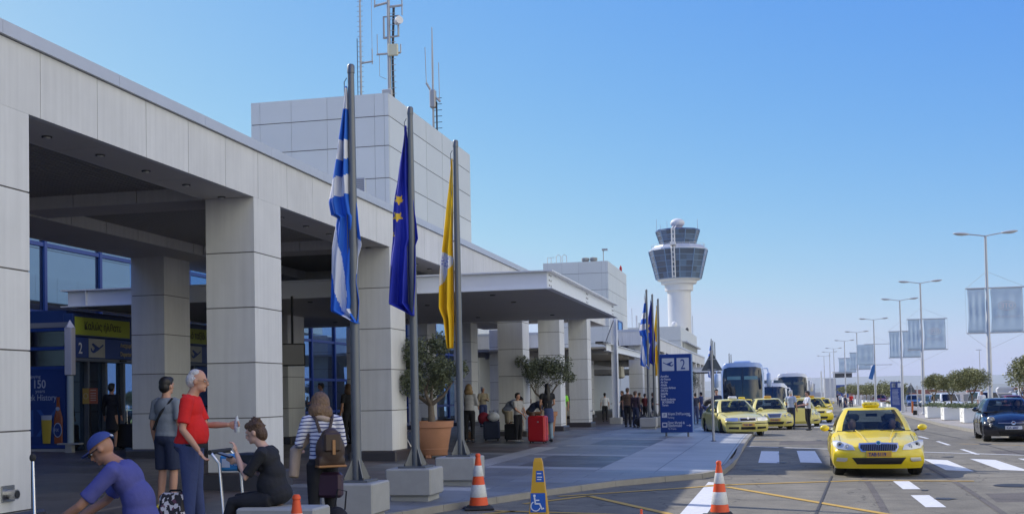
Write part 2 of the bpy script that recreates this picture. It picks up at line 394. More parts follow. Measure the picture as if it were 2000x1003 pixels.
# far hills and the sea haze behind the airfield
def ridge(name, y, x0, x1, hfun, m, depth=2500, n=120):
    b = MB(); r0 = []; r1 = []; r2 = []
    for i in range(n+1):
        x = x0+(x1-x0)*i/n; h = hfun(x)
        r0.append((x, y, -70)); r1.append((x, y+depth*.5, h)); r2.append((x, y+depth, -60))
    mid = [(p[0], (p[1]+q[1])/2, (p[2]+q[2])/2+40*noise.noise(Vector((p[0]*.001, 3, 0)))) for p, q in zip(r0, r1)]
    b.grid([r0, mid, r1, r2], m); return struct(b.build(name, smooth=60))
M_HILL = mat('hill_scrub', (.13, .14, .115), .95, var=.4, vscale=.003)
ridge('hills', 9500, -9000, 9000, lambda x: 88+16*noise.noise(Vector((x*.0006, 0, 0)))+9*noise.noise(Vector((x*.003, 5, 0))), M_HILL)
ridge('hills', 5200, -2200, 9000, lambda x: 2+max(0, (x-600)*.006)+9*noise.noise(Vector((x*.0012, 9, 0))), M_HILL, 1600)
# ================================================================== TERMINAL
M_STONE = mat('cladding_stone', (.655, .66, .65), .7, streak=.13, var=.12, vscale=1.3, island=.09)
M_JOINT = mat('joint_dark', (.13, .125, .12), .9)
M_COPE = mat('coping_metal', (.52, .55, .60), .45, metal=.1, var=.1, vscale=2)
M_PANEL = mat('aluminium_panel', (.66, .675, .635), .5, metal=.15, island=.05, var=.06, vscale=1)
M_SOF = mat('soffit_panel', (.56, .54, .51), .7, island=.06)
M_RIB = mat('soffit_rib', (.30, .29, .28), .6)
M_STEELW = mat('white_steel', (.74, .76, .78), .45, var=.06, vscale=1.5)
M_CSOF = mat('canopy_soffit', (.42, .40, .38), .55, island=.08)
M_BLUEF = mat('blue_frame', (.012, .045, .24), .4)
M_PLINTH = mat('plinth_granite', (.05, .045, .05), .4, var=.2)
M_DARK = mat('dark_metal', (.03, .03, .03), .5)
M_LAMPG = mat('lamp_glass', (.5, .5, .48), .3)
M_BOLT = mat('bolt_head', (.07, .07, .07), .5)
def glass_wall_mat():
    m = bpy.data.materials.new('curtain_glass'); m.use_nodes = True; n = m.node_tree; L = n.links.new
    p = n.nodes["Principled BSDF"]; p.inputs["Base Color"].default_value = (.008, .014, .026, 1); p.inputs["Roughness"].default_value = .3
    g = n.nodes.new("ShaderNodeBsdfGlossy"); g.inputs["Roughness"].default_value = .012; g.inputs["Color"].default_value = (.30, .54, .92, 1)
    fr = n.nodes.new("ShaderNodeFresnel"); fr.inputs["IOR"].default_value = 2.4
    t = n.nodes.new("ShaderNodeTexNoise"); t.inputs["Scale"].default_value = .5; ge = n.nodes.new("ShaderNodeNewGeometry"); L(ge.outputs["Position"], t.inputs["Vector"])
    bp = n.nodes.new("ShaderNodeBump"); bp.inputs["Strength"].default_value = .06; bp.inputs["Distance"].default_value = .05; L(t.outputs["Fac"], bp.inputs["Height"]); L(bp.outputs[0], g.inputs["Normal"])
    ad = n.nodes.new("ShaderNodeMath"); ad.operation = 'ADD'; ad.inputs[1].default_value = .22; L(fr.outputs[0], ad.inputs[0])
    mx_ = n.nodes.new("ShaderNodeMixShader"); L(ad.outputs[0], mx_.inputs[0]); L(p.outputs[0], mx_.inputs[1]); L(g.outputs[0], mx_.inputs[2])
    L(mx_.outputs[0], n.nodes["Material Output"].inputs["Surface"]); return m
M_GLASS = glass_wall_mat()

FX = -8.5                       # road face of the colonnade
ZT, ZB, ZF = 6.07, 5.11, .49    # fascia top, fascia bottom, top of the column plinths
def column(name, x_face, y0, wy, wx, zb, zt, zg, label, group, first=None):
    """stone column: joints every .9265 m measured down from the head"""
    o = empty(name, (x_face-wx/2, y0+wy/2, 0), 0, label, 'column', group)
    b = MB(); b.box((-wx/2+.012, -wy/2+.012, zb), (wx/2-.012, wy/2-.012, zt), M_JOINT)
    z = zt
    while z > zb+.02:
        z2 = max(zb, z-.9265); b.box((-wx/2, -wy/2, z2+.009), (wx/2, wy/2, z-.009 if z != zt else z-.002), M_STONE); z = z2
    b.build('shaft', None, o)
    p = MB(); p.box((-wx/2-.13, -wy/2-.13, zg-.1), (wx/2+.13, wy/2+.13, zb-.001), M_PLINTH, bev=.03); p.build('plinth', None, o)
    return o
GC = 'columns of the front colonnade row'
def yc(k): return (2.17+.8425*(k-2))*8.5
order = {1: 'the nearest front column, at the left edge, with a vent pipe near its foot', 2: 'front column with the red shirted man standing before its foot', 3: 'front column behind the two left flagpoles', 5: 'first of three front columns past the white canopy, behind the huddled family', 6: 'middle of the three front columns past the white canopy, behind the far olive tree', 7: 'last of three front columns past the white canopy, with a small tap at its foot'}
for k, t in order.items():
    y = yc(k); wy = 1.1 if k > 1 else 1.5
    if k == 1: y = 12.3-1.5
    column('stone_column', FX, y, wy, .88, ZF-(0 if k < 5 else .05*(k-4)), ZB, zp(FX, y), 'pale stone clad column, '+t, GC)
back = {1: 'left', 2: 'right'}
bt = ['half hidden column of the back row beside the entrance sign', 'column of the back row between blue glazing and dark crowd', 'column of the back row left of the big potted olive', 'dim column of the back row behind the near potted olive', 'back row column right of the flags, with a beige sign on it', 'far back row column beyond the steel canopy post', 'farthest back row column of the near wing']
for i, k in enumerate((2, 3, 4, 5, 6, 7)):
    y = yc(k)+(25.4-yc(2) if k == 2 else 7.0)
    column('back_column', -14.0, y, 1.25, .85, zp(-14, y)+.2, ZB+.02, zp(-14, y), 'stone clad '+bt[i], 'columns of the back row under the terminal roof')

Y0, Y1 = 2.0, 60.4
ter1 = empty('terminal_wing', (FX, 31, 0), 0, 'long stone faced colonnade roof with high fascia and dark soffit along the near pavement', 'building')
def at(b, name, parent, smooth=None):
    o = b.build(name, None, None, smooth); o.parent = parent; o.matrix_parent_inverse = Matrix.Translation(parent.location).inverted(); return o
def fascia(x, y0, y1, zb, zt, step, parent, ph=0):
    b = MB(); b.box((x-.25, y0+.01, zb+.01), (x-.014, y1-.01, zt-.01), M_JOINT)
    y = y0-ph
    while y < y1:
        a, c = max(y, y0), min(y+step, y1)
        if c-a > .05: b.box((x-.1, a+.006, zb), (x, c-.006, zt-.17), M_STONE)
        y += step
    at(b, 'fascia', parent)
    c = MB(); y = y0
    while y < y1:
        e = min(y+step*2, y1); c.box((x-.4, y+.003, zt-.16), (x+.05, e-.003, zt), M_COPE); y += step*2
    at(c, 'coping', parent)
fascia(FX, Y0, Y1, ZB, ZT, 1.22, ter1, .45)
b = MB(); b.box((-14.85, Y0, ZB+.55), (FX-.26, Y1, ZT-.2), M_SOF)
at(b, 'roof_slab', ter1)
b = MB()                           # outer soffit strip, panel by panel
y = Y0
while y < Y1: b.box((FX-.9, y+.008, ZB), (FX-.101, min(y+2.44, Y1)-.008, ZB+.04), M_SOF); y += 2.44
at(b, 'soffit', ter1); b = MB(); y = Y0
while y < Y1: b.box((-14.85, y+.008, ZB), (-13.15, min(y+2.44, Y1)-.008, ZB+.04), M_SOF); y += 2.44
at(b, 'soffit', ter1)
b = MB()                           # ribbed recess between the beams
x = FX-.92
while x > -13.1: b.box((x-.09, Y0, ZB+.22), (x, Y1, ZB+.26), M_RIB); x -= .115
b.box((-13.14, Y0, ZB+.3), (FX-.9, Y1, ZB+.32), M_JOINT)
at(b, 'ribbed_ceiling', ter1)
b = MB()
for x0, x1 in ((FX-.93, FX-.9), (-13.15, -13.12)):
    y = Y0
    while y < Y1: b.box((x0, y+.01, ZB-.001), (x1, min(y+1.22, Y1)-.01, ZB+.3), M_STONE); y += 1.22
    at(b, 'edge_beam', ter1); b = MB()
y = Y0
while y < Y1: b.box((-14.9, y+.006, ZB-.002), (-14.85, min(y+1.22, Y1)-.006, ZT-.1), M_PANEL); y += 1.22
at(b, 'edge_beam', ter1)
for k in (1, 2, 3, 4, 5, 6, 7):
    y = yc(k); b = MB()
    b.box((-13.1, y+.05, ZB+.02), (FX-.95, y+1.05, ZB+.29), M_SOF)
    x = FX-.96
    while x > -13.0: b.box((max(x-1.22, -13.1)+.01, y+.02, ZB+.004), (x-.01, y+.046, ZB+.28), M_STONE); x -= 1.22
    at(b, 'cross_beam', ter1)
for i in range(32):
    y = 13.4+i*1.22
    if y > 45: break
    b = MB(); b.lathe([(.045, ZB-.015), (.042, ZB-.03), (.01, ZB-.035)], 12, M_LAMPG, c=(FX-.5, y)); b.lathe([(.065, ZB+.001), (.065, ZB-.015)], 12, M_DARK, c=(FX-.5, y))
    at(b, 'downlight', ter1)
for y in (29, 31.4, 33.9, 36.3):
    b = MB(); b.lathe([(.11, ZB+.001), (.11, ZB-.03), (.02, ZB-.05)], 12, M_DARK, c=(-14.2, y)); at(b, 'downlight', ter1)
b = MB(); b.tube([(FX+.02, 11.86, .70), (FX+.13, 11.86, .70)], .055, 16, mat('steel_pipe', (.45, .45, .45), .3, metal=1)); b.tube([(FX+.125, 11.86, .70), (FX+.135, 11.86, .70)], .042, 16, M_DARK)
b.box((FX+.001, 11.75, .62), (FX+.02, 11.97, .80), mat('steel_pipe', (.45, .45, .45)))
tag(b.build('vent_pipe'), 'short steel vent pipe sticking out low on the nearest column', 'vent pipe')
b = MB(); b.tube([(FX+.01, yc(7)+.6, .86), (FX+.12, yc(7)+.6, .86), (FX+.13, yc(7)+.6, .78)], .03, 8, mat('steel_pipe', (.4, .4, .4))); b.box((FX+.08, yc(7)+.5, .9), (FX+.1, yc(7)+.7, .92), mat('steel_pipe', (.4, .4, .4)))
tag(b.build('wall_tap'), 'small metal tap on the foot of the last column past the canopy', 'tap')

# glazed terminal wall, far back
GX = -19.4
gw = empty('glass_facade', (GX, 40, 0), 0, 'tall mirror glass facade with blue mullions behind the colonnade', 'glass facade')
b = MB(); b.box((GX-.3, 2, .3), (GX-.01, 76, 8.2), M_GLASS); at(b, 'glazing', gw)
mull = [17.9+2.71*i-.0 for i in range(21)]
for y in [28.7-2.71*k for k in range(6)]+[28.7+2.71*k for k in range(1, 17)]:
    b = MB(); b.box((GX, y-.06, .35), (GX+.07, y+.06, 8.2), M_BLUEF); at(b, 'mullion', gw)
for z in (6.02, 4.17, 2.5, 1.1, 8.1):
    b = MB(); b.box((GX+.001, 2, z-.055), (GX+.05, 76, z+.055), M_BLUEF); at(b, 'transom', gw)
b = MB(); b.box((-60, 2, 8.2), (GX+.2, 76, 8.9), M_PANEL); at(b, 'roof_edge', gw)
b = MB(); b.box((-60, 2, -.2), (GX-.31, 76, 8.2), mat('interior_dark', (.03, .03, .035), .9)); at(b, 'hall_body', gw)

def plant_block(yn, y1, xr, xl, zt, joints, label, zb=6.0, louvre=None, window=None):
    o = empty('plant_tower', ((xr+xl)/2, (yn+y1)/2, 0), 0, label, 'building')
    b = MB(); b.box((xl+.012, yn+.012, zb-.9), (xr-.012, y1-.012, zt-.01), M_JOINT)
    zs = [zt]+joints+[zb-.9]
    ncx = 4; wx = (xr-xl-.42-.2)/2.15
    xs = [xl, xl+wx*.31]+[xl+wx*.31+wx*.92*k for k in (1, 2)]+[xr-.35, xr-.085, xr]
    xs = [xl, xl+.28, xl+1.25, xl+2.35, xr-.42, xr-.13, xr]
    for za, zc in zip(zs, zs[1:]):
        for a, c in zip(xs, xs[1:]):
            if c-a > .05: b.box((a+.004, yn, zc+.012), (c-.004, yn+.05, za-.012), M_PANEL)
        n = 5; 
        for k in range(n):
            a = yn+.051+(y1-yn-.05)*k/n; c = yn+.051+(y1-yn-.05)*(k+1)/n
            b.box((xr-.05, a+.012, zc+.012), (xr, c-.012, za-.012), M_PANEL)
        b.box((xl, yn+.051, zc+.012), (xl+.05, y1, za-.012), M_PANEL); b.box((xl+.051, y1-.05, zc+.012), (xr-.051, y1, za-.012), M_PANEL)
    b.box((xl+.05, yn+.05, zt-.12), (xr-.05, y1-.05, zt-.1), M_PANEL)
    at(b, 'cladding', o)
    if louvre:
        x0, x1, z0, z1 = louvre; b = MB(); b.box((x0, yn-.01, z0), (x1, yn+.02, z1), M_DARK)
        z = z0
        while z < z1: b.add([(x0, yn-.03, z), (x1, yn-.03, z), (x1, yn-.012, z+.05), (x0, yn-.012, z+.05)], [[0, 1, 2, 3]], mat('louvre', (.35, .36, .38), .5)); z += .055
        b.box((x0-.03, yn-.035, z0), (x0, yn, z1), M_PANEL); b.box((x1, yn-.035, z0), (x1+.03, yn, z1), M_PANEL); b.box((x0+.3, yn-.036, z0), (x0+.33, yn, z1), M_PANEL)
        at(b, 'louvre', o)
    if window:
        y0, y1_, z0, z1 = window; b = MB(); b.box((xr-.02, y0, z0), (xr+.006, y1_, z1), M_GLASS)
        for y in (y0, (y0+y1_)/2, y1_): b.box((xr, y-.06, z0), (xr+.04, y+.06, z1), M_BLUEF)
        for z in (z0, (z0+z1)/2, z1): b.box((xr+.001, y0, z-.05), (xr+.035, y1_, z+.05), M_BLUEF)
        at(b, 'window', o)
    return o
ZTB = 10.33
plant_block(31.9, 41.1, -10.55, -14.75, ZTB, [9.67, 8.82, 7.9, 6.9], 'pale panelled plant tower on the roof behind the flags, topped by antennas', louvre=(-12.6, -11.3, 6.9, 7.9))
plant_block(76.7, 86.5, -10.55, -14.85, 10.28, [9.5, 8.4, 7.2, 6.0, 4.9], 'pale panelled roof tower farther along, with a red beacon on its edge', zb=5, window=(78.8, 83.4, 5.2, 6.6))

# white steel canopies running out from the doors to the kerb side
def canopy(x0, x1, y0, y1, z0, z1, label, name='entrance_canopy'):
    o = empty(name, ((x0+x1)/2, (y0+y1)/2, 0), 0, label, 'canopy')
    def ibeam(a, b_, nm, axis):
        q = MB(); h = z1-z0
        if axis == 'x':
            y, s = a; q.box((x0, y-.012, z0+.03), (x1, y+.012, z1-.03), M_STEELW); q.box((x0, y-.11*(1 if s < 0 else .2), z1-.03), (x1, y+.11*(1 if s > 0 else .2), z1), M_STEELW); q.box((x0, y-.11*(1 if s < 0 else .2), z0), (x1, y+.11*(1 if s > 0 else .2), z0+.03), M_STEELW)
            for k in range(1, int((x1-x0)/4)+1):
                x = x1-k*4; q.box((x-.006, y-.1, z0+.03), (x+.006, y+.1, z1-.03), M_STEELW)
        return at(q, nm, o)
    ibeam((y0, -1), None, 'end_beam', 'x'); ibeam((y1, 1), None, 'end_beam', 'x')
    for x, s in ((x1, 1), (x0, -1)):
        q = MB(); q.box((x-.012, y0+.013, z0+.03), (x+.012, y1-.013, z1-.03), M_STEELW)
        q.box((min(x, x+s*.13)-.02, y0-.12, z1-.029), (max(x, x+s*.13)+.02, y1+.12, z1+.002), M_STEELW); q.box((min(x, x+s*.13)-.02, y0-.12, z0-.002), (max(x, x+s*.13)+.02, y1+.12, z0+.029), M_STEELW)
        at(q, 'side_beam', o)
        if s > 0:
            for yb in (y0+.18, (y0*.5+y1*.5), y1-.45):
                q = MB(); q.box((x+.0121, yb-.06, z0+.05), (x+.016, yb+.28, z1-.05), M_STEELW)
                for dy in (0, .22):
                    for k in range(3): q.cyl((x+.012, yb+dy, z0+.1+k*(z1-z0-.2)/2), (x+.03, yb+dy, z0+.1+k*(z1-z0-.2)/2), .02, n=8, m=M_BOLT)
                at(q, 'bolted_plate', o)
    q = MB(); nseg = 6
    for k in range(nseg):
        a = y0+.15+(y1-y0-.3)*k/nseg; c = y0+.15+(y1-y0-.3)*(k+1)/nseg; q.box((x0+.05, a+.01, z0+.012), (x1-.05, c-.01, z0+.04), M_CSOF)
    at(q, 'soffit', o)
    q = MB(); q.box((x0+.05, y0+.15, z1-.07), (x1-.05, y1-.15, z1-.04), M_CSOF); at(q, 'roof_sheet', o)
    for i, x in enumerate([x1-1.6-2.4*k for k in range(5)]):
        for y in (y0+1.2, y0+3.6, y1-2.4):
            if x < x0+.5: continue
            q = MB(); q.lathe([(.07, z0+.013), (.07, z0-.008), (.02, z0-.012)], 10, M_DARK, c=(x, y)); at(q, 'downlight', o)
    return o
canopy(-17.75, -5.2, 27.3, 38.9, 4.16, 4.60, 'broad white steel entrance canopy reaching out over the pavement beside the flags')
canopy(-17.75, -5.2, 110.9, 122, 3.4, 3.85, 'distant white steel canopy between the blue sign and the coach')
# linking steel canopy between the two wings, on an I-section post
lk = empty('linking_canopy', (FX, 66, 0), 0, 'low steel walkway canopy beyond the stone columns, hung from a tall post', 'canopy')
b = MB(); b.box((FX-.02, 60.5, 3.85), (FX+.02, 76.6, 4.22), M_STEELW); b.box((FX-.12, 60.5, 4.2), (FX+.12, 76.6, 4.23), M_STEELW); b.box((FX-.12, 60.5, 3.83), (FX+.12, 76.6, 3.86), M_STEELW); at(b, 'side_beam', lk)
b = MB(); b.box((-16, 60.5, 3.95), (FX-.13, 76.6, 4.05), M_CSOF)
for y in (62, 65, 68, 71, 74): b.box((-16, y-.06, 3.7), (FX-.13, y+.06, 3.949), M_SOF)
at(b, 'roof', lk)
b = MB()
for k in range(26):
    y = 60.8+k*.6; b.box((FX-.5-rnd.random()*.3, y, 4.25), (FX-.2, y+.35, 4.33+rnd.random()*.08), M_DARK)
at(b, 'grating', lk)
PX, PY = -8.35, 62.6
b = MB(); b.box((PX-.16, PY-.2, .1), (PX-.13, PY+.2, 5.6), M_STEELW); b.box((PX+.13, PY-.2, .1), (PX+.16, PY+.2, 5.6), M_STEELW); b.box((PX-.13, PY-.02, .1), (PX+.13, PY+.02, 5.6), M_STEELW); at(b, 'post', lk)
b = MB(); b.box((PX-.32, PY-.35, -.2), (PX+.32, PY+.35, .38), mat('concrete', (.36, .36, .34), .8, var=.2, vscale=4), bev=.03); at(b, 'post_base', lk)
b = MB(); b.tube([(PX, PY-.2, 5.5), (FX, PY-2.4, 4.23)], .025, 6, M_DARK); b.tube([(PX, PY+.2, 5.5), (FX, PY+3.0, 4.23)], .025, 6, M_DARK); at(b, 'tie_rod', lk)

# second wing
W2a, W2b = 76.85, 146
ter2 = empty('terminal_wing', (FX, 110, 0), 0, 'farther stone faced wing whose fascia runs on behind the second flag group', 'building')
zt2, zb2 = 5.75, 4.72
fascia(FX, W2a, W2b, zb2, zt2, 1.22, ter2)
b = MB(); x = FX
while x > -20: b.box((max(x-1.22, -20)+.006, W2a-.12, zb2+.0), (x-.006, W2a-.02, zt2-.16), M_STONE); x -= 1.22
b.box((-20, W2a-.14, zt2-.158), (FX+.04, W2a-.001, zt2-.002), M_COPE); at(b, 'end_fascia', ter2)
b = MB(); b.box((-20, W2a, zb2+.04), (FX-.26, W2b, zb2+.3), M_SOF); b.box((-20, W2a, zt2-.3), (FX-.41, W2b, zt2-.15), M_SOF); at(b, 'roof_slab', ter2)
b = MB(); b.box((-60, W2a+.5, -1), (-19.5, W2b, 6.5), M_PANEL); at(b, 'hall_body', ter2)
for i, y in enumerate([77.2, 86, 93.2, 100.4, 107.6, 123, 130.2, 137.4, 144.4]):
    z0 = zp(FX, y); column('stone_column', FX, y, 1.1, .88, z0+.2, zb2, z0, 'distant stone column in the far wing colonnade' if i > 2 else ['first stone column of the far wing, behind the second flags', 'second stone column of the far wing, right of the first', 'third stone column of the far wing, seen past the blue sign'][i], 'columns of the far wing' )
for y in (64, 70.5, 78, 86):
    column('back_column', -13.2, y, 1.2, .85, zp(-13, y)+.2, 3.9 if y < 76 else zb2, zp(-13, y), 'stone column in the shade behind the steel walkway canopy', 'columns behind the walkway canopy')
b = MB(); b.box((-19.3, 84, -.5), (-18.9, 120, 4.6), mat('pale_wall', (.5, .5, .5), .7)); tag(b.build('back_wall'), 'pale rear wall deep under the far wing roof', 'wall')

# control tower on its base building
M_TOW = mat('tower_concrete', (.68, .68, .66), .6, var=.06, vscale=.3)
M_TG = mat('tower_glass', (.05, .10, .17), .12, spec=1.0, island=.9)
TX, TY, TZ = -34.3, 440, -2
def tz(py): return EYE+((762-py)/2318.5)*441*1.012
s_ = 441/2318.5*1.024
tw = empty('control_tower', (TX, TY, TZ), 0, 'white airport control tower with two glazed cabs and a radar dome', 'control tower')
b = MB(); b.lathe([(22*s_, -2), (22*s_, tz(571))], 40, M_TOW, c=(TX, TY)); at(b, 'shaft', tw, 40)
b = MB(); b.lathe([(22*s_, tz(575)), (23*s_, tz(572)), (26.5*s_, tz(571)), (27*s_, tz(559)), (33*s_, tz(558)), (34*s_, tz(553)), (40*s_, tz(551)), (41*s_, tz(547)), (20*s_, tz(547))], 40, M_TOW, c=(TX, TY)); at(b, 'corbel', tw, 25)
def cab(z0, z1, r0, r1, nseg, nrow, name, vm):
    g = MB(); fr = MB()
    for k in range(nseg):
        a0, a1 = 2*pi*k/nseg+.13, 2*pi*(k+1)/nseg+.13
        for j in range(nrow):
            t0, t1 = j/nrow, (j+1)/nrow; R0, R1 = r0+(r1-r0)*t0, r0+(r1-r0)*t1; Z0, Z1 = z0+(z1-z0)*t0, z0+(z1-z0)*t1
            for h in (0, 1):
                b0 = a0+(a1-a0)*h/2; b1 = a0+(a1-a0)*(h+1)/2
                def P(a, R, Z):   # flat facets
                    am = (a0+a1)/2; c = cos((a1-a0)/2); rr = R*c/max(.2, cos(a-am)); return (TX+rr*cos(a), TY+rr*sin(a), Z)
                g.add([P(b0, R0, Z0), P(b1, R0, Z0), P(b1, R1, Z1), P(b0, R1, Z1)], [[0, 1, 2, 3]], M_TG)
        P0 = (TX+r0*cos(a0)*1.004, TY+r0*sin(a0)*1.004, z0); P1 = (TX+r1*cos(a0)*1.004, TY+r1*sin(a0)*1.004, z1)
        fr.tube([P0, P1], .16, 5, vm)
        for j in range(nrow+1):
            t = j/nrow; R = (r0+(r1-r0)*t)*1.004; Z = z0+(z1-z0)*t
            fr.tube([(TX+R*cos(a0), TY+R*sin(a0), Z), (TX+R*cos(a1), TY+R*sin(a1), Z)], .1, 5, vm)
    o = at(g, name, tw); f = at(fr, 'cab_frame', tw); return o
M_BLF = mat('pale_blue_frame', (.16, .27, .42), .5)
cab(tz(549), tz(495), 42.5*s_, 55.5*s_, 12, 5, 'lower_cab', M_BLF)
b = MB(); b.lathe([(55.5*s_, tz(495)), (55*s_, tz(492)), (50*s_, tz(489)), (48*s_, tz(486)), (36*s_, tz(484)), (33*s_, tz(483))], 12, M_COPE, c=(TX, TY)); at(b, 'gallery', tw)
b = MB()
for k in range(24):
    a = 2*pi*k/24; b.tube([(TX+50*s_*cos(a), TY+50*s_*sin(a), tz(489)), (TX+50*s_*cos(a), TY+50*s_*sin(a), tz(483))], .06, 4, M_TOW); a2 = 2*pi*(k+1)/24
    b.tube([(TX+50*s_*cos(a), TY+50*s_*sin(a), tz(483.5)), (TX+50*s_*cos(a2), TY+50*s_*sin(a2), tz(483.5))], .06, 4, M_TOW)
at(b, 'railing', tw)
cab(tz(484), tz(457), 33*s_, 41.5*s_, 10, 3, 'upper_cab', M_BLF)
b = MB(); b.lathe([(41.5*s_, tz(457)), (42*s_, tz(455)), (30*s_, tz(453.5)), (6*s_, tz(453))], 10, M_BLUEF, c=(TX, TY)); b.lathe([(7*s_, tz(454)), (9*s_, tz(449))], 16, M_TOW, c=(TX, TY)); at(b, 'cab_roof', tw)
b = MB(); b.ell((TX, TY, tz(441)), (13.5*s_, 13.5*s_, 9*s_), 24, 16, M_TOW); at(b, 'radar_dome', tw, 60)
b = MB(); a = -pi/2-.02
for dx in (-2.6*s_, 2.6*s_): b.tube([(TX+dx-1, TY-45*s_, tz(549)), (TX+dx-1, TY-57*s_, tz(495)), (TX+dx-1, TY-43*s_, tz(484)), (TX+dx-1, TY-44*s_, tz(456)), (TX+dx-1, TY-10*s_, tz(448))], .25, 5, M_TOW)
for k in range(22):
    t = k/21; z = tz(549)+(tz(456)-tz(549))*t; yy = TY-(45+12*min(1, t*1.75) if t < .6 else 44)*s_
    b.tube([(TX-2.6*s_-1, yy, z), (TX+2.6*s_-1, yy, z+.9*(-1)**k)], .14, 4, M_TOW)
b.box((TX-5*s_-1, TY-60*s_, tz(489)), (TX+5*s_-1, TY-48*s_, tz(483)), M_TOW)
at(b, 'ladder_truss', tw)
b = MB()
for a, h in ((2.6, 10), (3.4, 14), (-.3, 12), (.4, 8), (-2.0, 9), (1.8, 11)): b.tube([(TX+40*s_*cos(a), TY+40*s_*sin(a), tz(455)), (TX+40*s_*cos(a), TY+40*s_*sin(a), tz(455)+h*.3)], .09, 4, M_COPE)
at(b, 'aerials', tw)
tb = empty('tower_base_building', (-40, 420, 0), 0, 'pale panelled building with a ribbon window at the foot of the control tower', 'building')
b = MB(); xr, yn, yf = -30, 388, 468; zt = EYE+.054*388
for z0, z1 in ((zt-4.6, zt), (zt-9, zt-4.66), (-4, zt-9.06)):
    x = xr
    while x > -54: b.box((max(x-10, -54)+.05, yn, z0), (x-.05, yf, z1-.05), M_PANEL); x -= 10
at(b, 'walls', tb)
b = MB(); b.box((xr, yn+8, zt-7.4), (xr+.1, yf-4, zt-5.0), mat('ribbon_window', (.1, .12, .15), .2))
for k in range(12): b.box((xr+.1, yn+8+k*5.6, zt-7.4), (xr+.7, yn+8.5+k*5.6, zt-5.0), M_PANEL)
b.box((xr+.001, yn+6, zt-4.99), (xr+1.6, yf, zt-4.6), M_COPE); at(b, 'ribbon_window', tb)
b = MB()
b.tube([(-46, 390, zt), (-46, 390, zt+6.5)], .12, 5, M_COPE); b.tube([(-44.5, 390, zt), (-44.5, 390, zt+4)], .3, 5, M_COPE); b.box((-44, 390, zt+.1), (-42.5, 391, zt+1.6), M_PANEL); b.prism([(-42.5, zt+1.2), (-38.8, zt+2.4), (-40.6, zt+.2), (-42.2, zt+.3)], 2, M_COPE, Matrix.Translation((0, 390, 0)))
b.tube([(-29.6, 440, zt-.5), (-29.6, 440, zt+6.5)], .12, 5, M_COPE); b.ell((-33, 400, zt+1.2), (1, 1, 1.1), 10, 8, M_TOW); b.ell((-31, 430, zt+.8), (.6, .6, .9), 8, 6, M_DARK)
at(b, 'roof_equipment', tb)
# ================================================================== KERBSIDE THINGS
M_CONC = mat('concrete', (.36, .36, .34), .8, var=.2, vscale=4)
M_POLE = mat('flagpole_metal', (.16, .17, .18), .45, metal=.5, var=.15, vscale=3)
M_FBLUE = mat('flag_blue', (.02, .14, .62), .75, var=.1, vscale=3); M_FWHITE = mat('flag_white', (.72, .74, .80), .75)
M_FEU = mat('flag_navy', (.015, .03, .40), .7); M_FYEL = mat('flag_yellow', (.88, .56, .015), .75); M_STAR = mat('flag_star', (.85, .55, .05), .7)
def inpoly(x, y, P):
    r = False
    for (a, b), (c, d) in zip(P, P[1:]+P[:1]):
        if (b > y) != (d > y) and x < (c-a)*(y-b)/(d-b)+a: r = not r
    return r
def starpoly(cx, cy, r): return [(cx+(r if k % 2 == 0 else r*.42)*sin(pi*k/5), cy+(r if k % 2 == 0 else r*.42)*cos(pi*k/5)) for k in range(10)]
# outlines in metres: x across (0 = pole axis, negative = left), z down from the pole head; traced silhouettes given real folds
def flag(left, right, colour, parent, z0, name='flag', folds=5, seed=0, depth=.13):
    """left/right: lists of (z, x). colour(x,z) -> material. Cloth hangs in folds that wander in depth."""
    def ip(L, z):
        for (a, p), (b, q) in zip(L, L[1:]):
            if a <= z <= b: return p+(q-p)*(z-a)/(b-a)
        return L[-1][1]
    zt, zb = left[0][0], max(left[-1][0], right[-1][0]); nz = int((zb-zt)/.022); b = MB(); nx = 44
    V = []
    for i in range(nz+1):
        z = zt+(zb-zt)*i/nz; l, r = ip(left, min(z, left[-1][0])), ip(right, min(z, right[-1][0])); row = []
        if abs(left[-1][0]-right[-1][0]) > .01 and (z > left[-1][0] or z > right[-1][0]):
            L_, R_ = left[-1], right[-1]
            if z > L_[0]: t = (z-L_[0])/(R_[0]-L_[0]); l = L_[1]+(R_[1]-L_[1])*t*.97
            else: t = (z-R_[0])/(L_[0]-R_[0]); r = R_[1]+(L_[1]-R_[1])*t*.97
        amp = depth*min(1, .15+(z-zt)*.6)
        for k in range(nx+1):
            u = k/nx; x = l+(r-l)*u
            y = amp*(sin(u*folds*pi*1.15+seed+z*.5)+.4*sin(u*folds*2.3*pi+seed*2+z*1.3))*(.6+.4*sin(z*1.7+seed))+.03*noise.noise(Vector((x*6, z*3, seed)))
            row.append((x, y, z0-z))
        V.append(row)
    for i in range(nz):
        for k in range(nx):
            a, c, d, e = V[i][k], V[i][k+1], V[i+1][k+1], V[i+1][k]
            b.add([a, c, d, e], [[0, 1, 2, 3]], colour((a[0]+d[0])/2, z0-(a[2]+d[2])/2))
    me = b.mesh(name, None, 80, weld=True); o = bpy.data.objects.new(name, me); C.objects.link(o); o.parent = parent
    md = o.modifiers.new('thick', 'SOLIDIFY'); md.thickness = .006
    return o
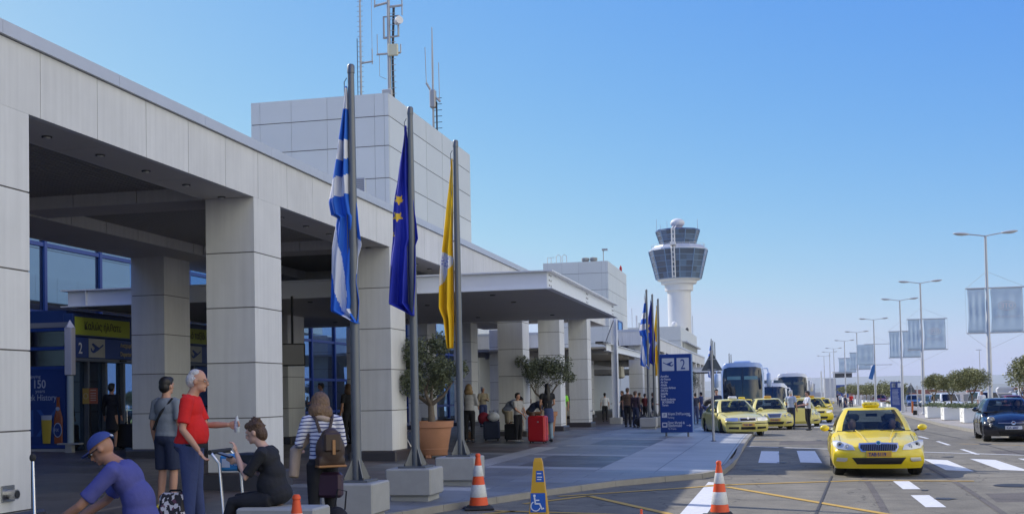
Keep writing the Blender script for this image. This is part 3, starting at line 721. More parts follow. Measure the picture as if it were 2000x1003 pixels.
def greek(x, z):
    # straight stripes high up, slanting panels where the cloth folds over lower down
    if z < 2.02:
        for a, b_, w_ in ((0, .32, 0), (.32, .60, 1), (.60, 1.02, 0), (1.02, 1.28, 1), (1.28, 1.50, 0), (1.50, 1.76, 1), (1.76, 2.06, 0)):
            s = .16*x if z > .3 else 0
            if a <= z+s < b_: return M_FWHITE if w_ else M_FBLUE
        return M_FBLUE
    if x > .02:
        t = z-.9*x
        return M_FBLUE if (1.9 < t < 2.25 or 2.75 < t < 3.0 or t > 3.0) and not 2.3 < t < 2.6 else M_FWHITE
    e1 = -.30+.10*(z-2.0)+.08*(z-2)**2        # right edge of first white panel
    if inpoly(x, z, [(-.27, 2.05), (-.22, 2.03), (-.12, 2.6), (-.02, 3.1), (-.03, 3.4), (-.14, 3.32), (-.24, 2.9), (-.34, 2.45)]): return M_FWHITE
    if z > 3.35 and x < -.22: return M_FWHITE
    if z > 3.3 and x > -.18 and z-3.3 > (-.02-x)*1.2: return M_FWHITE
    if x < -.36+.1*(z-2.6) and z > 2.75: return M_FWHITE
    return M_FBLUE
def greek_left(): return [(.30, -.02), (.6, -.06), (1.0, -.14), (1.5, -.24), (1.85, -.30), (2.02, -.27), (2.06, -.18), (2.5, -.25), (3.0, -.27), (3.32, -.29)]
GR = [(.30, -.01), (1.1, .03), (1.75, .08), (1.95, .12), (2.45, .17), (2.6, .12), (2.95, .10), (3.2, .14), (3.50, .11)]
STARS = [starpoly(-.15, 1.45, .095), starpoly(-.17, 1.72, .095), starpoly(-.28, 2.0, .07)]
def eu(x, z): return M_STAR if any(inpoly(x, -z, [(p[0], p[1]-2*0) for p in [(q[0], -q[1]) for q in S]]) for S in STARS) else M_FEU
EL = [(.30, -.02), (.8, -.11), (1.5, -.23), (2.1, -.27), (2.7, -.33), (3.08, -.35)]; ER = [(.30, -.01), (1.2, .05), (1.9, .14), (2.08, .16), (2.2, .11), (2.8, .13), (3.1, .12), (3.28, .08)]
def yel(x, z):
    if inpoly(x, z, [(-.24, 1.98), (-.02, 2.10), (-.04, 2.2), (-.16, 2.42), (-.26, 2.62)]): return M_FWHITE
    return M_FYEL
YL = [(.33, -.02), (.8, -.08), (1.4, -.16), (1.95, -.23), (2.35, -.27), (3.0, -.285), (3.2, -.2), (3.5, -.17), (3.72, -.15)]
YR = [(.33, -.01), (1.2, -.01), (1.95, -.04), (2.2, -.02), (3.0, -.03), (3.72, -.06)]
def flagpole(x, y, zt, kind, gi, label, flab):
    zg = zp(x, y)
    bl = empty('pole_block', (x-.02, y, zg-.05), 0, 'grey concrete block under the '+label[1], 'concrete block', 'flagpole blocks')
    b = MB(); b.box((-.36, -.36, .13), (.36, .36, .54), M_CONC, bev=.02); b.build('block', None, bl)
    b = MB(); b.box((-.3, -.3, 0), (.3, .3, .13), M_CONC); b.build('foot', None, bl)
    o = empty('flagpole', (x, y, zg+.49), 0, label[0], 'flagpole', 'flagpoles beside the pavement')
    h = zt-zg-.49; lean = -.0
    b = MB(); b.tube([(0, 0, .02), (0, 0, h*.6), (lean, 0, h-.1)], [.066, .058, .043], 16, M_POLE); b.build('pole', None, o, 50)
    b = MB(); b.tube([(lean, 0, h-.12), (lean, 0, h-.02), (lean, 0, h)], [.05, .05, .035], 14, M_POLE); b.build('cap', None, o, 40)
    b = MB(); b.box((-.22, -.22, .001), (.22, .22, .03), M_POLE); b.build('base_plate', None, o)
    for k in range(4):
        a = pi/4+k*pi/2; M = Matrix.Rotation(a, 4, 'Z'); b = MB(); b.add([(.05, -.006, .03), (.2, -.006, .03), (.05, -.006, .34), (.05, .006, .03), (.2, .006, .03), (.05, .006, .34)], [[0, 1, 2], [5, 4, 3], [0, 3, 4, 1], [1, 4, 5, 2], [2, 5, 3, 0]], M_POLE, M); b.build('gusset', None, o)
        b = MB(); p = M @ Vector((.24, 0, 0)); b.cyl((p.x*.8, p.y*.8, .03), (p.x*.8, p.y*.8, .06), .014, n=6, m=M_BOLT); b.build('bolt', None, o)
    b = MB(); b.tube([(-.06, 0, h-.18), (-.09, -.02, h-.24), (-.065, -.03, h*.45)], .006, 5, M_POLE); b.build('halyard', None, o)
    if kind:
        L, R, f, nf, sd, m = {'g': (greek_left(), GR, greek, 4, .4, .11), 'e': (EL, ER, eu, 4, 1.7, .11), 'y': (YL, YR, yel, 3, 2.9, .08)}[kind]
        fl = flag(L, R, f, None, 0, {'g': 'striped_flag', 'e': 'starred_flag', 'y': 'yellow_flag'}[kind], nf, sd, m)
        fl.location = (x-.05, y-.02, zt-.0); tag(fl, flab, 'flag', 'flags hanging from the poles')
        if kind == 'y':
            b = MB()
            for k in range(26):
                xx = -.21+rnd.random()*.14; zz = -2.07-rnd.random()*.22; b.box((xx, -.14, zz), (xx+.022, -.132, zz+.008), M_FEU)
            q = b.build('emblem', None, fl)
    return o
PG = [(15.05, 6.20), (17.7, 6.24), (20.4, 6.27)]
nm = (('g', 'blue and white striped flag'), ('e', 'dark blue starred flag'), ('y', 'yellow flag'))
near = ['tall grey steel flagpole nearest the viewer, flying the large striped flag', 'tall grey flagpole in the middle of the near three, flying the starred flag', 'grey flagpole standing right of the near three, flying the yellow flag']
nb = ['nearest tall flagpole, leftmost block', 'middle one of the three near flagpoles', 'near flagpole with the yellow flag']
nf_ = ['large folded blue and white striped flag on the nearest pole', 'navy blue flag with gold stars hanging from the second near pole', 'long narrow yellow flag with a white patch hanging from the third near pole']
for i, (y, zt) in enumerate(PG): flagpole(-5.5, y, zt, nm[i][0], 0, (near[i], nb[i]), nf_[i])
for i, (y, zt) in enumerate([(52.2, 6.2), (54.7, 6.19), (57.4, 6.18)]):
    flagpole(-5.5, y, zt, nm[i][0], 1, (['left', 'middle', 'right'][i]+'most flagpole of the second group, left of the blue sign' if i != 1 else 'middle flagpole of the second group, left of the blue sign', ['left', 'middle', 'right'][i]+' flagpole of the second group'), nm[i][1]+' of the second group beside the tall blue sign')
for i, (y, zt) in enumerate([(105, 6.2), (107.6, 6.15), (111, 6.15)]):
    flagpole(-5.5, y, zt, 'g' if i == 0 else None, 2, (['left', 'middle', 'right'][i]+' pole of the third flag group, just behind the warning sign back', ['left', 'middle', 'right'][i]+' pole of the third flag group'), 'small distant striped flag behind the warning sign')
for i, (y, zt) in enumerate([(145, 6.1), (151, 6.15)]):
    flagpole(-5.5, y, zt, None, 3, (['left', 'right'][i]+' bare flagpole tip showing above the blue coach roof', ['left', 'right'][i]+' bare pole behind the blue coach'), '')

# concrete bench block
o = empty('concrete_bench', (-4.90, 11.25, zp(-4.86, 11.5)), 0, 'low pale concrete block used as a seat by the woman in black', 'concrete block')
b = MB(); b.box((-.42, -.22, .06), (.42, .22, .53), M_CONC, bev=.02); b.build('block', None, o)
b = MB(); b.box((-.38, -.18, -.02), (.38, .18, .06), M_CONC); b.build('foot', None, o)
o = empty('concrete_bench', (-5.05, 8.75, zp(-5, 8.75)), 0, 'low concrete seat under the man in the blue cap', 'concrete block')
b = MB(); b.box((-.4, -.35, .0), (.35, .4, .44), M_CONC, bev=.02); b.build('block', None, o)

# traffic cones
M_OR = mat('cone_orange', (.80, .09, .015), .5, var=.15, vscale=12); M_CW = mat('cone_reflective', (.66, .66, .62), .5, var=.3, vscale=25); M_RUB = mat('black_rubber', (.025, .025, .025), .8)
def cone(x, y, h, label, wear=0):
    o = empty('traffic_cone', (x, y, zr(y) if x > kx(y) else zp(x, y)), .3, label, 'traffic cone', 'orange and white traffic cones')
    s = h/.84; b = MB(); b.box((-.22*s, -.22*s, .004), (.22*s, .22*s, .035), M_RUB, bev=.012); b.lathe([(.2*s, .034), (.17*s, .07)], 20, M_RUB); b.build('base', None, o)
    def R(z): return (.155-.128*(z/.84))*s
    b = MB(); zs = [.06, .2, .36, .56, .70, .80]
    prof = [(R(z)+(.0), z*s) for z in (.06, .10, .36, .70, .79)]+[(R(.79)+.006, .795*s), (R(.79)+.006, .82*s), (R(.79)-.008, .84*s)]
    b.lathe(prof, 28, M_OR); b.build('body', None, o, 40)
    for z0, z1 in ((.19, .375), (.50, .66)):
        b = MB(); b.lathe([(R(z0)+.002, z0*s), (R(z0)+.003, z0*s+.002), (R(z1)+.003, z1*s-.002), (R(z1)+.002, z1*s)], 28, M_CW, caps=False); b.build('band', None, o, 40)
    return o
cone(-4.41, 17.33, .84, 'scuffed traffic cone standing at the kerb below the third flagpole')
cone(-.8, 16.43, .76, 'bright traffic cone standing on the white band at the right of the bay')
cone(-4.42, 10.45, .82, 'traffic cone tip beside the concrete seat, cut by the bottom edge')
cone(-1.66, 14.6, .28, 'cone top just peeking in at the bottom edge, between yellow and orange cones')

# yellow accessibility pillar
o = empty('parking_pillar', (-3.0, 14.9, 0), .1, 'yellow tapered plastic pillar with blue wheelchair symbols on the bay', 'bollard')
M_YP = mat('pillar_yellow', (.62, .34, .01), .45, var=.06, vscale=4); M_SB = mat('sign_blue', (.015, .10, .42), .45); M_SW = mat('sign_white', (.75, .76, .78), .5); M_NB = mat('navy_print', (.01, .03, .16), .5)
def tp(z): return .135-.085*(z/.92)
b = MB(); vs = []
for z, e in ((0, .0), (.85, 0), (.9, -.012)):
    r = tp(z)+e; vs += [(-r, -r, z), (r, -r, z), (r, r, z), (-r, r, z)]
b.add(vs, [[3, 2, 1, 0], [8, 9, 10, 11]]+[[i*4+k, i*4+(k+1) % 4, i*4+4+(k+1) % 4, i*4+4+k] for i in range(2) for k in range(4)], M_YP); b.build('body', None, o)
def wheelchair(parent, loc, rot, s, name='wheelchair_symbol'):
    b = MB(); b.cyl((0, 0, .88*s), (0, .004, .88*s), .075*s, n=16)
    def bar(p, w_):
        for (x0, z0), (x1, z1) in zip(p, p[1:]):
            d = Vector((x1-x0, z1-z0)).normalized(); q = Vector((-d.y, d.x))*w_*s/2; e = d*w_*s*.25
            b.prism([((x0*s-e.x+q.x), (z0*s-e.y+q.y)), (x1*s+e.x+q.x, z1*s+e.y+q.y), (x1*s+e.x-q.x, z1*s+e.y-q.y), (x0*s-e.x-q.x, z0*s-e.y-q.y)], .004)
    bar([(-.0, .78), (.05, .42), (.30, .42), (.42, .12), (.52, .16)], .085); bar([(.03, .62), (.26, .62)], .07)
    bar([(.06+.27*cos(a), .28+.27*sin(a)) for a in [radians(t) for t in range(120, 345, 18)]], .065)
    return b
for side, M in ((0, Matrix.Identity(4)), (1, Matrix.Rotation(-pi/2, 4, 'Z'))):
    z0, z1 = .22, .46; r0, r1 = tp(z0)+.003, tp(z1)+.003
    b = MB(); b.add([(-r0*.85, -r0, z0), (r0*.85, -r0, z0), (r1*.95, -r1, z1), (-r1*.95, -r1, z1)], [[0, 1, 2, 3]], M_SB, M); b.build('symbol_panel', None, o)
    q = wheelchair(None, None, None, .22); tilt = atan2(.085, .92)
    q.ms = [M_SW]; q.m = [0]*len(q.f)
    g = q.build('wheelchair_symbol', None, o); g.matrix_local = M @ Matrix.Translation((-.045, -(tp(.24)+.008), .235)) @ Matrix.Rotation(-tilt, 4, 'X')
b = MB(); z0, z1 = .60, .74; r0, r1 = tp(z0)+.003, tp(z1)+.003
b.add([(-r0*.3, -r0, z0), (r0*.98, -r0, z0), (r1*.98, -r1, z1), (-r1*.3, -r1, z1)], [[0, 1, 2, 3]], M_SB); b.build('sticker', None, o)
b = MB()
for z in (.625, .655, .70): b.box((-.01, -tp(z)-.008, z), (.055-.02*rnd.random(), -tp(z)-.006, z+.012), M_SW)
b.build('sticker_lines', None, o)

# tall blue information sign
M_SIGNB = mat('info_blue', (.008, .045, .24), .4); M_LTG = mat('sign_letter', (.62, .66, .74), .5); M_PICT = mat('sign_tile', (.55, .59, .66), .5)
def plane_icon(b, x, z, s, m, flip=1, y=-.004):
    pts = [(-1, .35), (-.85, .42), (-.35, .18), (.1, .30), (.72, .48), (.98, .42), (.9, .3), (.35, .02), (.75, -.32), (.98, -.22), (1.0, -.45), (.62, -.56), (.3, -.5), (-.05, -.28), (-.75, .1)]
    pts = [(-1.0, .30), (-.86, .34), (-.30, .05), (.02, .14), (.62, .40), (.86, .36), (.84, .26), (.40, .0), (.62, -.25), (.82, -.22), (.92, -.02), (1.02, -.04), (.98, -.3), (.7, -.46), (.42, -.42), (-.1, -.2), (-.82, .16)]
    b.prism([(x+flip*p*s, z+q*s) for p, q in pts][::flip], .003, m, Matrix.Translation((0, y, 0)))
def info_sign(x, y, z, rz, label, w_=1.12, h_=2.72, back=False, group=None):
    o = empty('information_sign', (x, y, z), rz, label, 'sign', group)
    b = MB(); b.box((-w_/2, -.11, .14), (w_/2, .11, .14+h_), M_SIGNB, bev=.012); b.build('panel', None, o)
    for s in (-.38, .38): b = MB(); b.tube([(s*w_/1.1, 0, -.02), (s*w_/1.1, 0, .15)], .035, 10, M_POLE); b.build('leg', None, o)
    b = MB(); b.box((w_/2+.001, -.09, .16), (w_/2+.012, .09, .12+h_), mat('sign_edge', (.10, .2, .42), .4)); b.build('edge_trim', None, o)
    return o
isg = info_sign(-3.42, 41.6, zp(-3.4, 41.6), radians(-8), 'tall blue departures sign numbered 2, listing airlines, on the pavement')
F = -.113
b = MB(); b.box((-.46, F-.003, 2.28), (-.03, F, 2.72), M_PICT); b.build('plane_tile', None, isg)
b = MB(); b.box((.06, F-.003, 2.28), (.49, F, 2.72), M_PICT); b.build('number_tile', None, isg)
b = MB(); plane_icon(b, -.245, 2.52, .19, M_SIGNB, 1, F-.008); b.build('plane_symbol', None, isg)
text_mesh('2', .50, M_SIGNB, isg, (.275, F-.006, 2.33), align='CENTER', sx=.75)
for i, t in enumerate(['Aeroflot', 'Air France', 'Air Sun', 'Alitalia', 'Croatia Airlines', 'DELTA', 'Jetairfly', 'KLM', 'Royal Jordanian', 'SKYGREECE', 'Tarom']):
    text_mesh(t, .105, M_LTG, isg, (-.52+(.03 if i > 8 else 0), F-.002, 2.06-i*.1), sx=.78, bold=.002)
for z, l1, l2, l3 in ((.66, 'Χώροι Στάθμευσης', '', 'Parking'), (.32, 'Προς Μετρό &', 'Προαστιακό', 'To Trains')):
    b = MB(); b.box((-.50, F-.003, z), (-.32, F, z+.17), M_PICT); b.build('pictogram_tile', None, isg)
    if l2: text_mesh(l1, .115, M_LTG, isg, (-.30, F-.002, z+.12), sx=.76, bold=.002); text_mesh(l2, .115, M_LTG, isg, (-.30, F-.002, z+.02), sx=.76, bold=.002); text_mesh(l3, .095, M_PICT, isg, (-.30, F-.002, z-.08), sx=.78)
    else: text_mesh(l1, .115, M_LTG, isg, (-.30, F-.002, z+.09), sx=.76, bold=.002); text_mesh(l3, .1, M_PICT, isg, (-.30, F-.002, z-.03), sx=.78)
    b = MB(); b.box((.36, F-.004, z+.055), (.50, F-.001, z+.07), M_LTG); b.prism([(.46, z+.1), (.52, z+.0625), (.46, z+.025), (.45, z+.035), (.49, z+.0625), (.45, z+.09)], .003, M_LTG, Matrix.Translation((0, F-.008, 0))); b.build('arrow', None, isg)
text_mesh('P', .15, M_SIGNB, isg, (-.41, F-.006, .69), align='CENTER')
b = MB(); b.box((-.47, F-.008, .37), (-.35, F-.004, .45), M_SIGNB, bev=.002); b.build('train_symbol', None, isg)

# warning triangle seen from behind
def tri_sign(x, y, z, h, s, label, rz=0, lean=0):
    o = empty('warning_sign', (x, y, z), rz, label, 'road sign', 'triangular signs seen from behind')
    b = MB(); b.tube([(0, 0, 0), (0, 0, h)], .038, 12, mat('galvanised', (.34, .35, .36), .45, metal=.4)); b.build('pole', None, o, 50)
    b = MB(); b.prism([(-s/2, h-.1-s*.82), (s/2, h-.1-s*.82), (.04, h-.1), (-.04, h-.1)], .01, mat('sign_back', (.10, .115, .12), .6), Matrix.Translation((0, .05, 0))); b.build('plate', None, o)
    b = MB()
    for zz in (h-.16-s*.7, h-.1-s*.3): b.box((-.14, .03, zz), (.14, .05, zz+.03), mat('galvanised', (.34, .35, .36)))
    b.build('bracket', None, o)
    b = MB(); b.lathe([(.09, 0), (.09, .015), (.05, .02)], 14, M_DARK); b.build('foot_flange', None, o)
tri_sign(-1.98, 37.8, zp(-2, 37.8), 2.85, .66, 'grey back of a triangular road sign on a pole beside the parked taxi')
# potted olive trees
M_TERRA = mat('terracotta', (.42, .20, .11), .8, var=.15, vscale=5); M_BARK = mat('olive_bark', (.16, .13, .10), .9, var=.3, vscale=14, bump=.5); M_SOIL = mat('soil', (.06, .045, .03), .95)
M_LEAF = mat('olive_leaf', (.115, .135, .07), .6, island=.9); M_LEAFP = mat('planter_leaf', (.20, .205, .075), .6, island=1.0)
def crown_mesh(R, n, leaf, m, seed, blobs=9, flat=.8, up=0, dmax=.68, qr=(.34, .56)):
    r = random.Random(seed); b = MB(); cs = []
    for k in range(blobs):
        a = r.random()*2*pi; e = r.uniform(-.5, 1); d = r.uniform(.35, dmax)*R
        cs.append((Vector((cos(a)*sqrt(max(0, 1-e*e*.6))*d, sin(a)*sqrt(max(0, 1-e*e*.6))*d, e*d*flat)), r.uniform(*qr)*R))
    cs.append((Vector((0, 0, 0)), .6*R))
    for i in range(n):
        c, q = cs[r.randrange(len(cs))]
        v = Vector((r.gauss(0, 1), r.gauss(0, 1), r.gauss(0, 1))).normalized()*q*(r.random()**.33)*(1.0 if r.random() < .93 else 1.22)
        p = c+Vector((v.x, v.y, v.z*flat)); s = leaf*r.uniform(.6, 1.35)
        u = Vector((r.gauss(0, 1), r.gauss(0, 1), r.gauss(0, .7))).normalized(); w_ = u.orthogonal().normalized(); w_.rotate(Matrix.Rotation(r.random()*6.28, 3, u)); w_ *= .34
        b.add([p-u*s*.5, p+w_*s*.5, p+u*s*.5, p-w_*s*.5], [[0, 1, 2, 3]], m)
    return b
def trunk_mesh(h, r0, seed, spread, nb=4, m=None, fork=.45):
    r = random.Random(seed); b = MB(); top = Vector((r.uniform(-.05, .05), r.uniform(-.05, .05), h*fork))
    b.tube([(0, 0, 0), (top.x*.6, top.y*.5, h*fork*.5), top], [r0, r0*.8, r0*.72], 10, m)
    for k in range(nb):
        a = 2*pi*k/nb+r.uniform(-.4, .4); e = Vector((cos(a)*spread, sin(a)*spread, h)); mid = top+(e-top)*.5+Vector((cos(a)*.12*spread, sin(a)*.12*spread, -.05))
        b.tube([top-Vector((0, 0, .04)), mid, e], [r0*.62, r0*.4, r0*.16], 7, m)
        for q in range(3):
            e2 = e+Vector((r.uniform(-.5, .5)*spread, r.uniform(-.5, .5)*spread, r.uniform(.1, .5)*spread)); b.tube([mid+(e-mid)*.4*q, e2], [r0*.2, r0*.06], 5, m)
    return b
def pot_tree(x, y, rp, hp, th, cr, n, seed, label, cz=None):
    z = zp(x, y); o = empty('olive_pot', (x, y, z), 0, label+' pot', 'plant pot', 'terracotta olive pots')
    b = MB(); b.lathe([(rp*.66, .06), (rp*.70, .08), (rp*.92, hp*.82), (rp*1.0, hp*.83), (rp*1.03, hp), (rp*.93, hp), (rp*.9, hp*.93), (.01, hp*.93)], 32, M_TERRA)
    b.lathe([(rp*.74+.004, hp*.22), (rp*.745+.01, hp*.24), (rp*.755+.004, hp*.26)], 32, M_TERRA, caps=False); b.build('pot', None, o, 35)
    for k in range(3):
        a = k*2.09+.5; b = MB(); b.box((-.06, -.06, 0), (.06, .06, .07), M_TERRA, Matrix.Translation((cos(a)*rp*.6, sin(a)*rp*.6, 0)), bev=.01); b.build('foot', None, o)
    b = MB(); b.lathe([(.01, hp*.935), (rp*.88, hp*.935)], 24, M_SOIL, caps=False); b.build('soil', None, o)
    t = empty('olive_tree', (x, y, z+hp*.93), 0, label+' tree', 'tree', 'potted olive trees')
    trunk_mesh(th, .085*rp/.45, seed, cr*.5, 4, M_BARK, .5).build('trunk', None, t, 60)
    c = crown_mesh(cr, n, .085, M_LEAF, seed, 16, .85, 0, .92, (.20, .42)).build('crown', None, t); c.location.z = cz or th+cr*.25
pot_tree(-8.0, 27.1, .50, .86, .95, 1.02, 9000, 3, 'large terracotta potted olive between the flagpoles', 1.18)
pot_tree(-7.85, 40.3, .44, .84, 1.0, 1.02, 8000, 8, 'terracotta potted olive behind the woman with the red suitcase', 1.35)
pot_tree(-5.9, 78, .5, .85, 1.1, 1.3, 3000, 12, 'far potted olive between the blue sign and the coach', 1.5)

# antennas on the plant tower
M_GAL = mat('mast_metal', (.42, .42, .41), .5, metal=.3)
def mast(x, y, z0, z1, label, r=.036):
    o = empty('antenna_mast', (x, y, z0), 0, label, 'antenna', 'antenna masts on the roof tower')
    b = MB(); b.tube([(0, 0, 0), (0, 0, (z1-z0)*.72), (0, 0, z1-z0)], [r, r*.85, r*.4], 8, M_GAL); b.build('mast', None, o, 50); return o
def rod(o, pts, r=.02, name='aerial', m=None): b = MB(); b.tube(pts, r, 6, m or M_GAL); b.build(name, None, o, 50)
o = mast(-11.75, 33.0, 10.2, 14.3, 'left thin antenna mast with ladder rungs on the roof tower')
b = MB()
for k in range(26): b.tube([(-.09, 0, .2+k*.15), (.09, 0, .2+k*.15)], .008, 4, M_GAL)
b.build('rungs', None, o); rod(o, [(-.1, 0, 0), (-.1, 0, 2.1)], .012, 'cable', M_DARK); rod(o, [(0, 0, 1.35), (.38, 0, 1.38)], .028, 'bracket'); rod(o, [(.36, 0, 1.3), (.36, 0, 1.75)], .018); rod(o, [(.36, 0, 1.75), (.36, 0, 4.4)], .008)
rod(o, [(0, 0, 3.2), (.08, 0, 3.3), (.09, 0, 3.6)], .014); b = MB(); b.ell((.09, 0, 3.62), (.035, .035, .05), 8, 6, M_CONC); b.build('beacon', None, o)
o = mast(-10.9, 33.1, 10.2, 14.4, 'thick middle antenna mast carrying a white drum and boxes', .06)
rod(o, [(-.44, 0, 3.05), (0, 0, 3.12)], .035, 'bracket'); rod(o, [(0, 0, 2.98), (.44, 0, 3.0)], .035, 'bracket'); rod(o, [(-.42, 0, 3.0), (-.42, 0, 3.45)], .02); rod(o, [(.42, 0, 2.7), (.42, 0, 3.6)], .02)
b = MB(); b.tube([(-.15, 0, 2.05), (-.15, 0, 2.7), (.3, 0, 2.7), (.3, 0, 2.1), (-.15, 0, 2.07)], .035, 6, M_GAL); b.build('frame', None, o)
b = MB(); b.cyl((.27, -.05, 2.5), (.40, -.18, 2.52), .10, .12, 18, mat('radome_white', (.7, .7, .68), .4)); b.build('drum', None, o, 40)
b = MB(); b.box((.0, -.12, 1.5), (.3, -.02, 1.85), mat('cream_box', (.62, .60, .42), .5), bev=.02); b.build('cream_box', None, o)
b = MB(); b.box((-.2, -.14, .15), (.1, .0, .52), mat('grey_box', (.5, .5, .49), .5), bev=.02); b.build('grey_box', None, o)
rod(o, [(-.38, 0, 1.6), (.36, 0, 1.6)], .03, 'bracket'); rod(o, [(.12, .02, 0), (.1, .02, 1.4), (.16, .02, 3)], .04, 'cable', M_DARK); rod(o, [(-.36, 0, 1.6), (-.36, 0, 2.2)], .012); rod(o, [(.36, 0, 1.6), (.36, 0, 1.85)], .02); rod(o, [(-.3, 0, 1.6), (-.3, 0, .95), (-.1, 0, .85)], .008, 'cable')
b = MB()
for k in range(16): b.tube([(.02, -.02, .4+k*.17), (.22, -.02, .4+k*.17)], .01, 4, M_GAL)
b.build('rungs', None, o)
o = mast(-10.85, 37.5, 9.9, 13.9, 'right antenna mast with three whip aerials on the roof tower', .038)
rod(o, [(0, 0, 1.75), (-.22, 0, 2.15)], .04, 'bracket'); rod(o, [(0, 0, 1.75), (.24, 0, 1.5)], .04, 'bracket'); rod(o, [(-.22, 0, 2.1), (-.25, 0, 3.35)], .013); rod(o, [(.22, 0, 1.5), (.21, 0, 2.8)], .013)
b = MB(); b.box((-.1, -.1, 1.3), (.1, .1, 1.9), M_GAL, bev=.03); b.build('clamp', None, o); rod(o, [(.12, 0, 0), (.12, 0, 1.5)], .03, 'cable', M_DARK)
b = MB()
for k in range(9): b.tube([(.0, 0, .02+k*.2), (.3, 0, .02+k*.2)], .012, 4, M_DARK)
b.build('rungs', None, o)
# details on the far roof tower
def smallroof():
    o = empty('warning_beacon', (-10.7, 84.5, 10.28), 0, 'small red aviation beacon on the corner of the farther roof tower', 'beacon'); b = MB(); b.lathe([(.07, 0), (.09, .12), (.1, .3), (.05, .42), (.01, .5)], 12, mat('beacon_red', (.5, .02, .02), .4)); b.build('lamp', None, o, 50)
    o = empty('roof_camera', (-10.9, 77.2, 10.28), 0, 'small camera on a short post at the farther roof tower corner', 'camera'); b = MB(); b.tube([(0, 0, 0), (0, 0, .75)], .03, 6, M_GAL); b.box((-.08, -.1, .72), (.28, .1, .84), M_GAL); b.build('camera_post', None, o)
    o = empty('roof_ladder', (-14.2, 77.5, 10.28), 0, 'hooped white ladder top at the left of the farther roof tower', 'ladder'); b = MB()
    for x in (-.5, -.25): b.tube([(x, 0, -.1), (x, 0, .45), (x+.2, 0, .45)], .025, 5, M_TOW)
    for x in (.25, .65): b.tube([(x-.15, 0, .1), (x-.15, 0, .5), (x, 0, .62), (x+.15, 0, .5), (x+.15, 0, .1)], .025, 5, M_TOW)
    b.build('rails', None, o)
    for i, x in enumerate((-12.3, -11.75)):
        o = empty('roof_vent', (x, 78.5, 10.2), 0, ['left of two low roof vents on the farther roof tower', 'right low roof vent on the farther tower, beside a ridge'][i], 'vent'); b = MB(); b.lathe([(.2, 0), (.2, .3), (.26, .32), (.26, .5), (.02, .55)], 14, M_CONC); b.build('cowl', None, o, 40)
smallroof()
# ================================================================== VEHICLES
def paint(name, col, rough=.32, coat=.7, flake=0): return mat(name, col, rough, coat=coat, spec=.5)
M_TAXI = paint('taxi_yellow', (.88, .66, .015)); M_TAXIP = paint('taxi_pale_yellow', (.66, .58, .16)); M_TAXIQ = paint('taxi_lemon', (.72, .62, .16))
M_BLK = paint('navy_black_paint', (.006, .008, .018), .25); M_CHR = mat('chrome', (.72, .69, .64), .34, metal=1); M_TYRE = mat('tyre', (.018, .018, .018), .8)
M_RIM = mat('wheel_rim', (.45, .46, .48), .35, metal=.7); M_UND = mat('underbody', (.012, .012, .012), .8); M_INT = mat('cabin_dark', (.05, .05, .053), .7); M_SEAT = mat('seat_cloth', (.09, .09, .095), .8)
M_HEAD = mat('headlamp_silver', (.68, .67, .64), .32, metal=.7); M_HEADB = mat('headlamp_bulb', (.9, .9, .9), .1, metal=.6); M_PLY = mat('plate_yellow', (.62, .33, .05), .5); M_PLW = mat('plate_white', (.75, .75, .74), .5)
M_GRB = mat('grille_black', (.01, .01, .012), .4); M_INDI = mat('indicator_amber', (.75, .25, .03), .3); M_RED = mat('tail_red', (.35, .01, .01), .3)
def glass_mat(name, tint, fac):
    m = bpy.data.materials.new(name); m.use_nodes = True; n = m.node_tree; L = n.links.new; n.nodes.remove(n.nodes["Principled BSDF"])
    t = n.nodes.new("ShaderNodeBsdfTransparent"); t.inputs[0].default_value = (*tint, 1); g = n.nodes.new("ShaderNodeBsdfGlossy"); g.inputs["Roughness"].default_value = .03
    f = n.nodes.new("ShaderNodeFresnel"); f.inputs[0].default_value = 1.52; a = n.nodes.new("ShaderNodeMath"); a.operation = 'MULTIPLY_ADD'; a.inputs[1].default_value = .5; a.inputs[2].default_value = fac
    mx_ = n.nodes.new("ShaderNodeMixShader"); L(f.outputs[0], a.inputs[0]); L(a.outputs[0], mx_.inputs[0]); L(t.outputs[0], mx_.inputs[1]); L(g.outputs[0], mx_.inputs[2]); L(mx_.outputs[0], n.nodes["Material Output"].inputs[0]); return m
M_CG = glass_mat('car_glass', (.62, .70, .68), .015); M_CGD = glass_mat('dark_car_glass', (.10, .13, .14), .05)
def lerpt(T, x):
    if x <= T[0][0]: return T[0][1]
    for (a, p), (b, q) in zip(T, T[1:]):
        if a <= x <= b:
            t = (x-a)/(b-a); return p+(q-p)*t
    return T[-1][1]
def smt(T, x):
    if x <= T[0][0]: return T[0][1]
    for i, ((a, p), (b, q)) in enumerate(zip(T, T[1:])):
        if a <= x <= b:
            m0 = (q-T[i-1][1])/(b-T[i-1][0]) if i else (q-p)/(b-a); m1 = (T[i+2][1]-p)/(T[i+2][0]-a) if i+2 < len(T) else (q-p)/(b-a)
            t = (x-a)/(b-a); h = b-a
            return (2*t**3-3*t*t+1)*p+(t**3-2*t*t+t)*h*m0+(-2*t**3+3*t*t)*q+(t**3-t*t)*h*m1
    return T[-1][1]
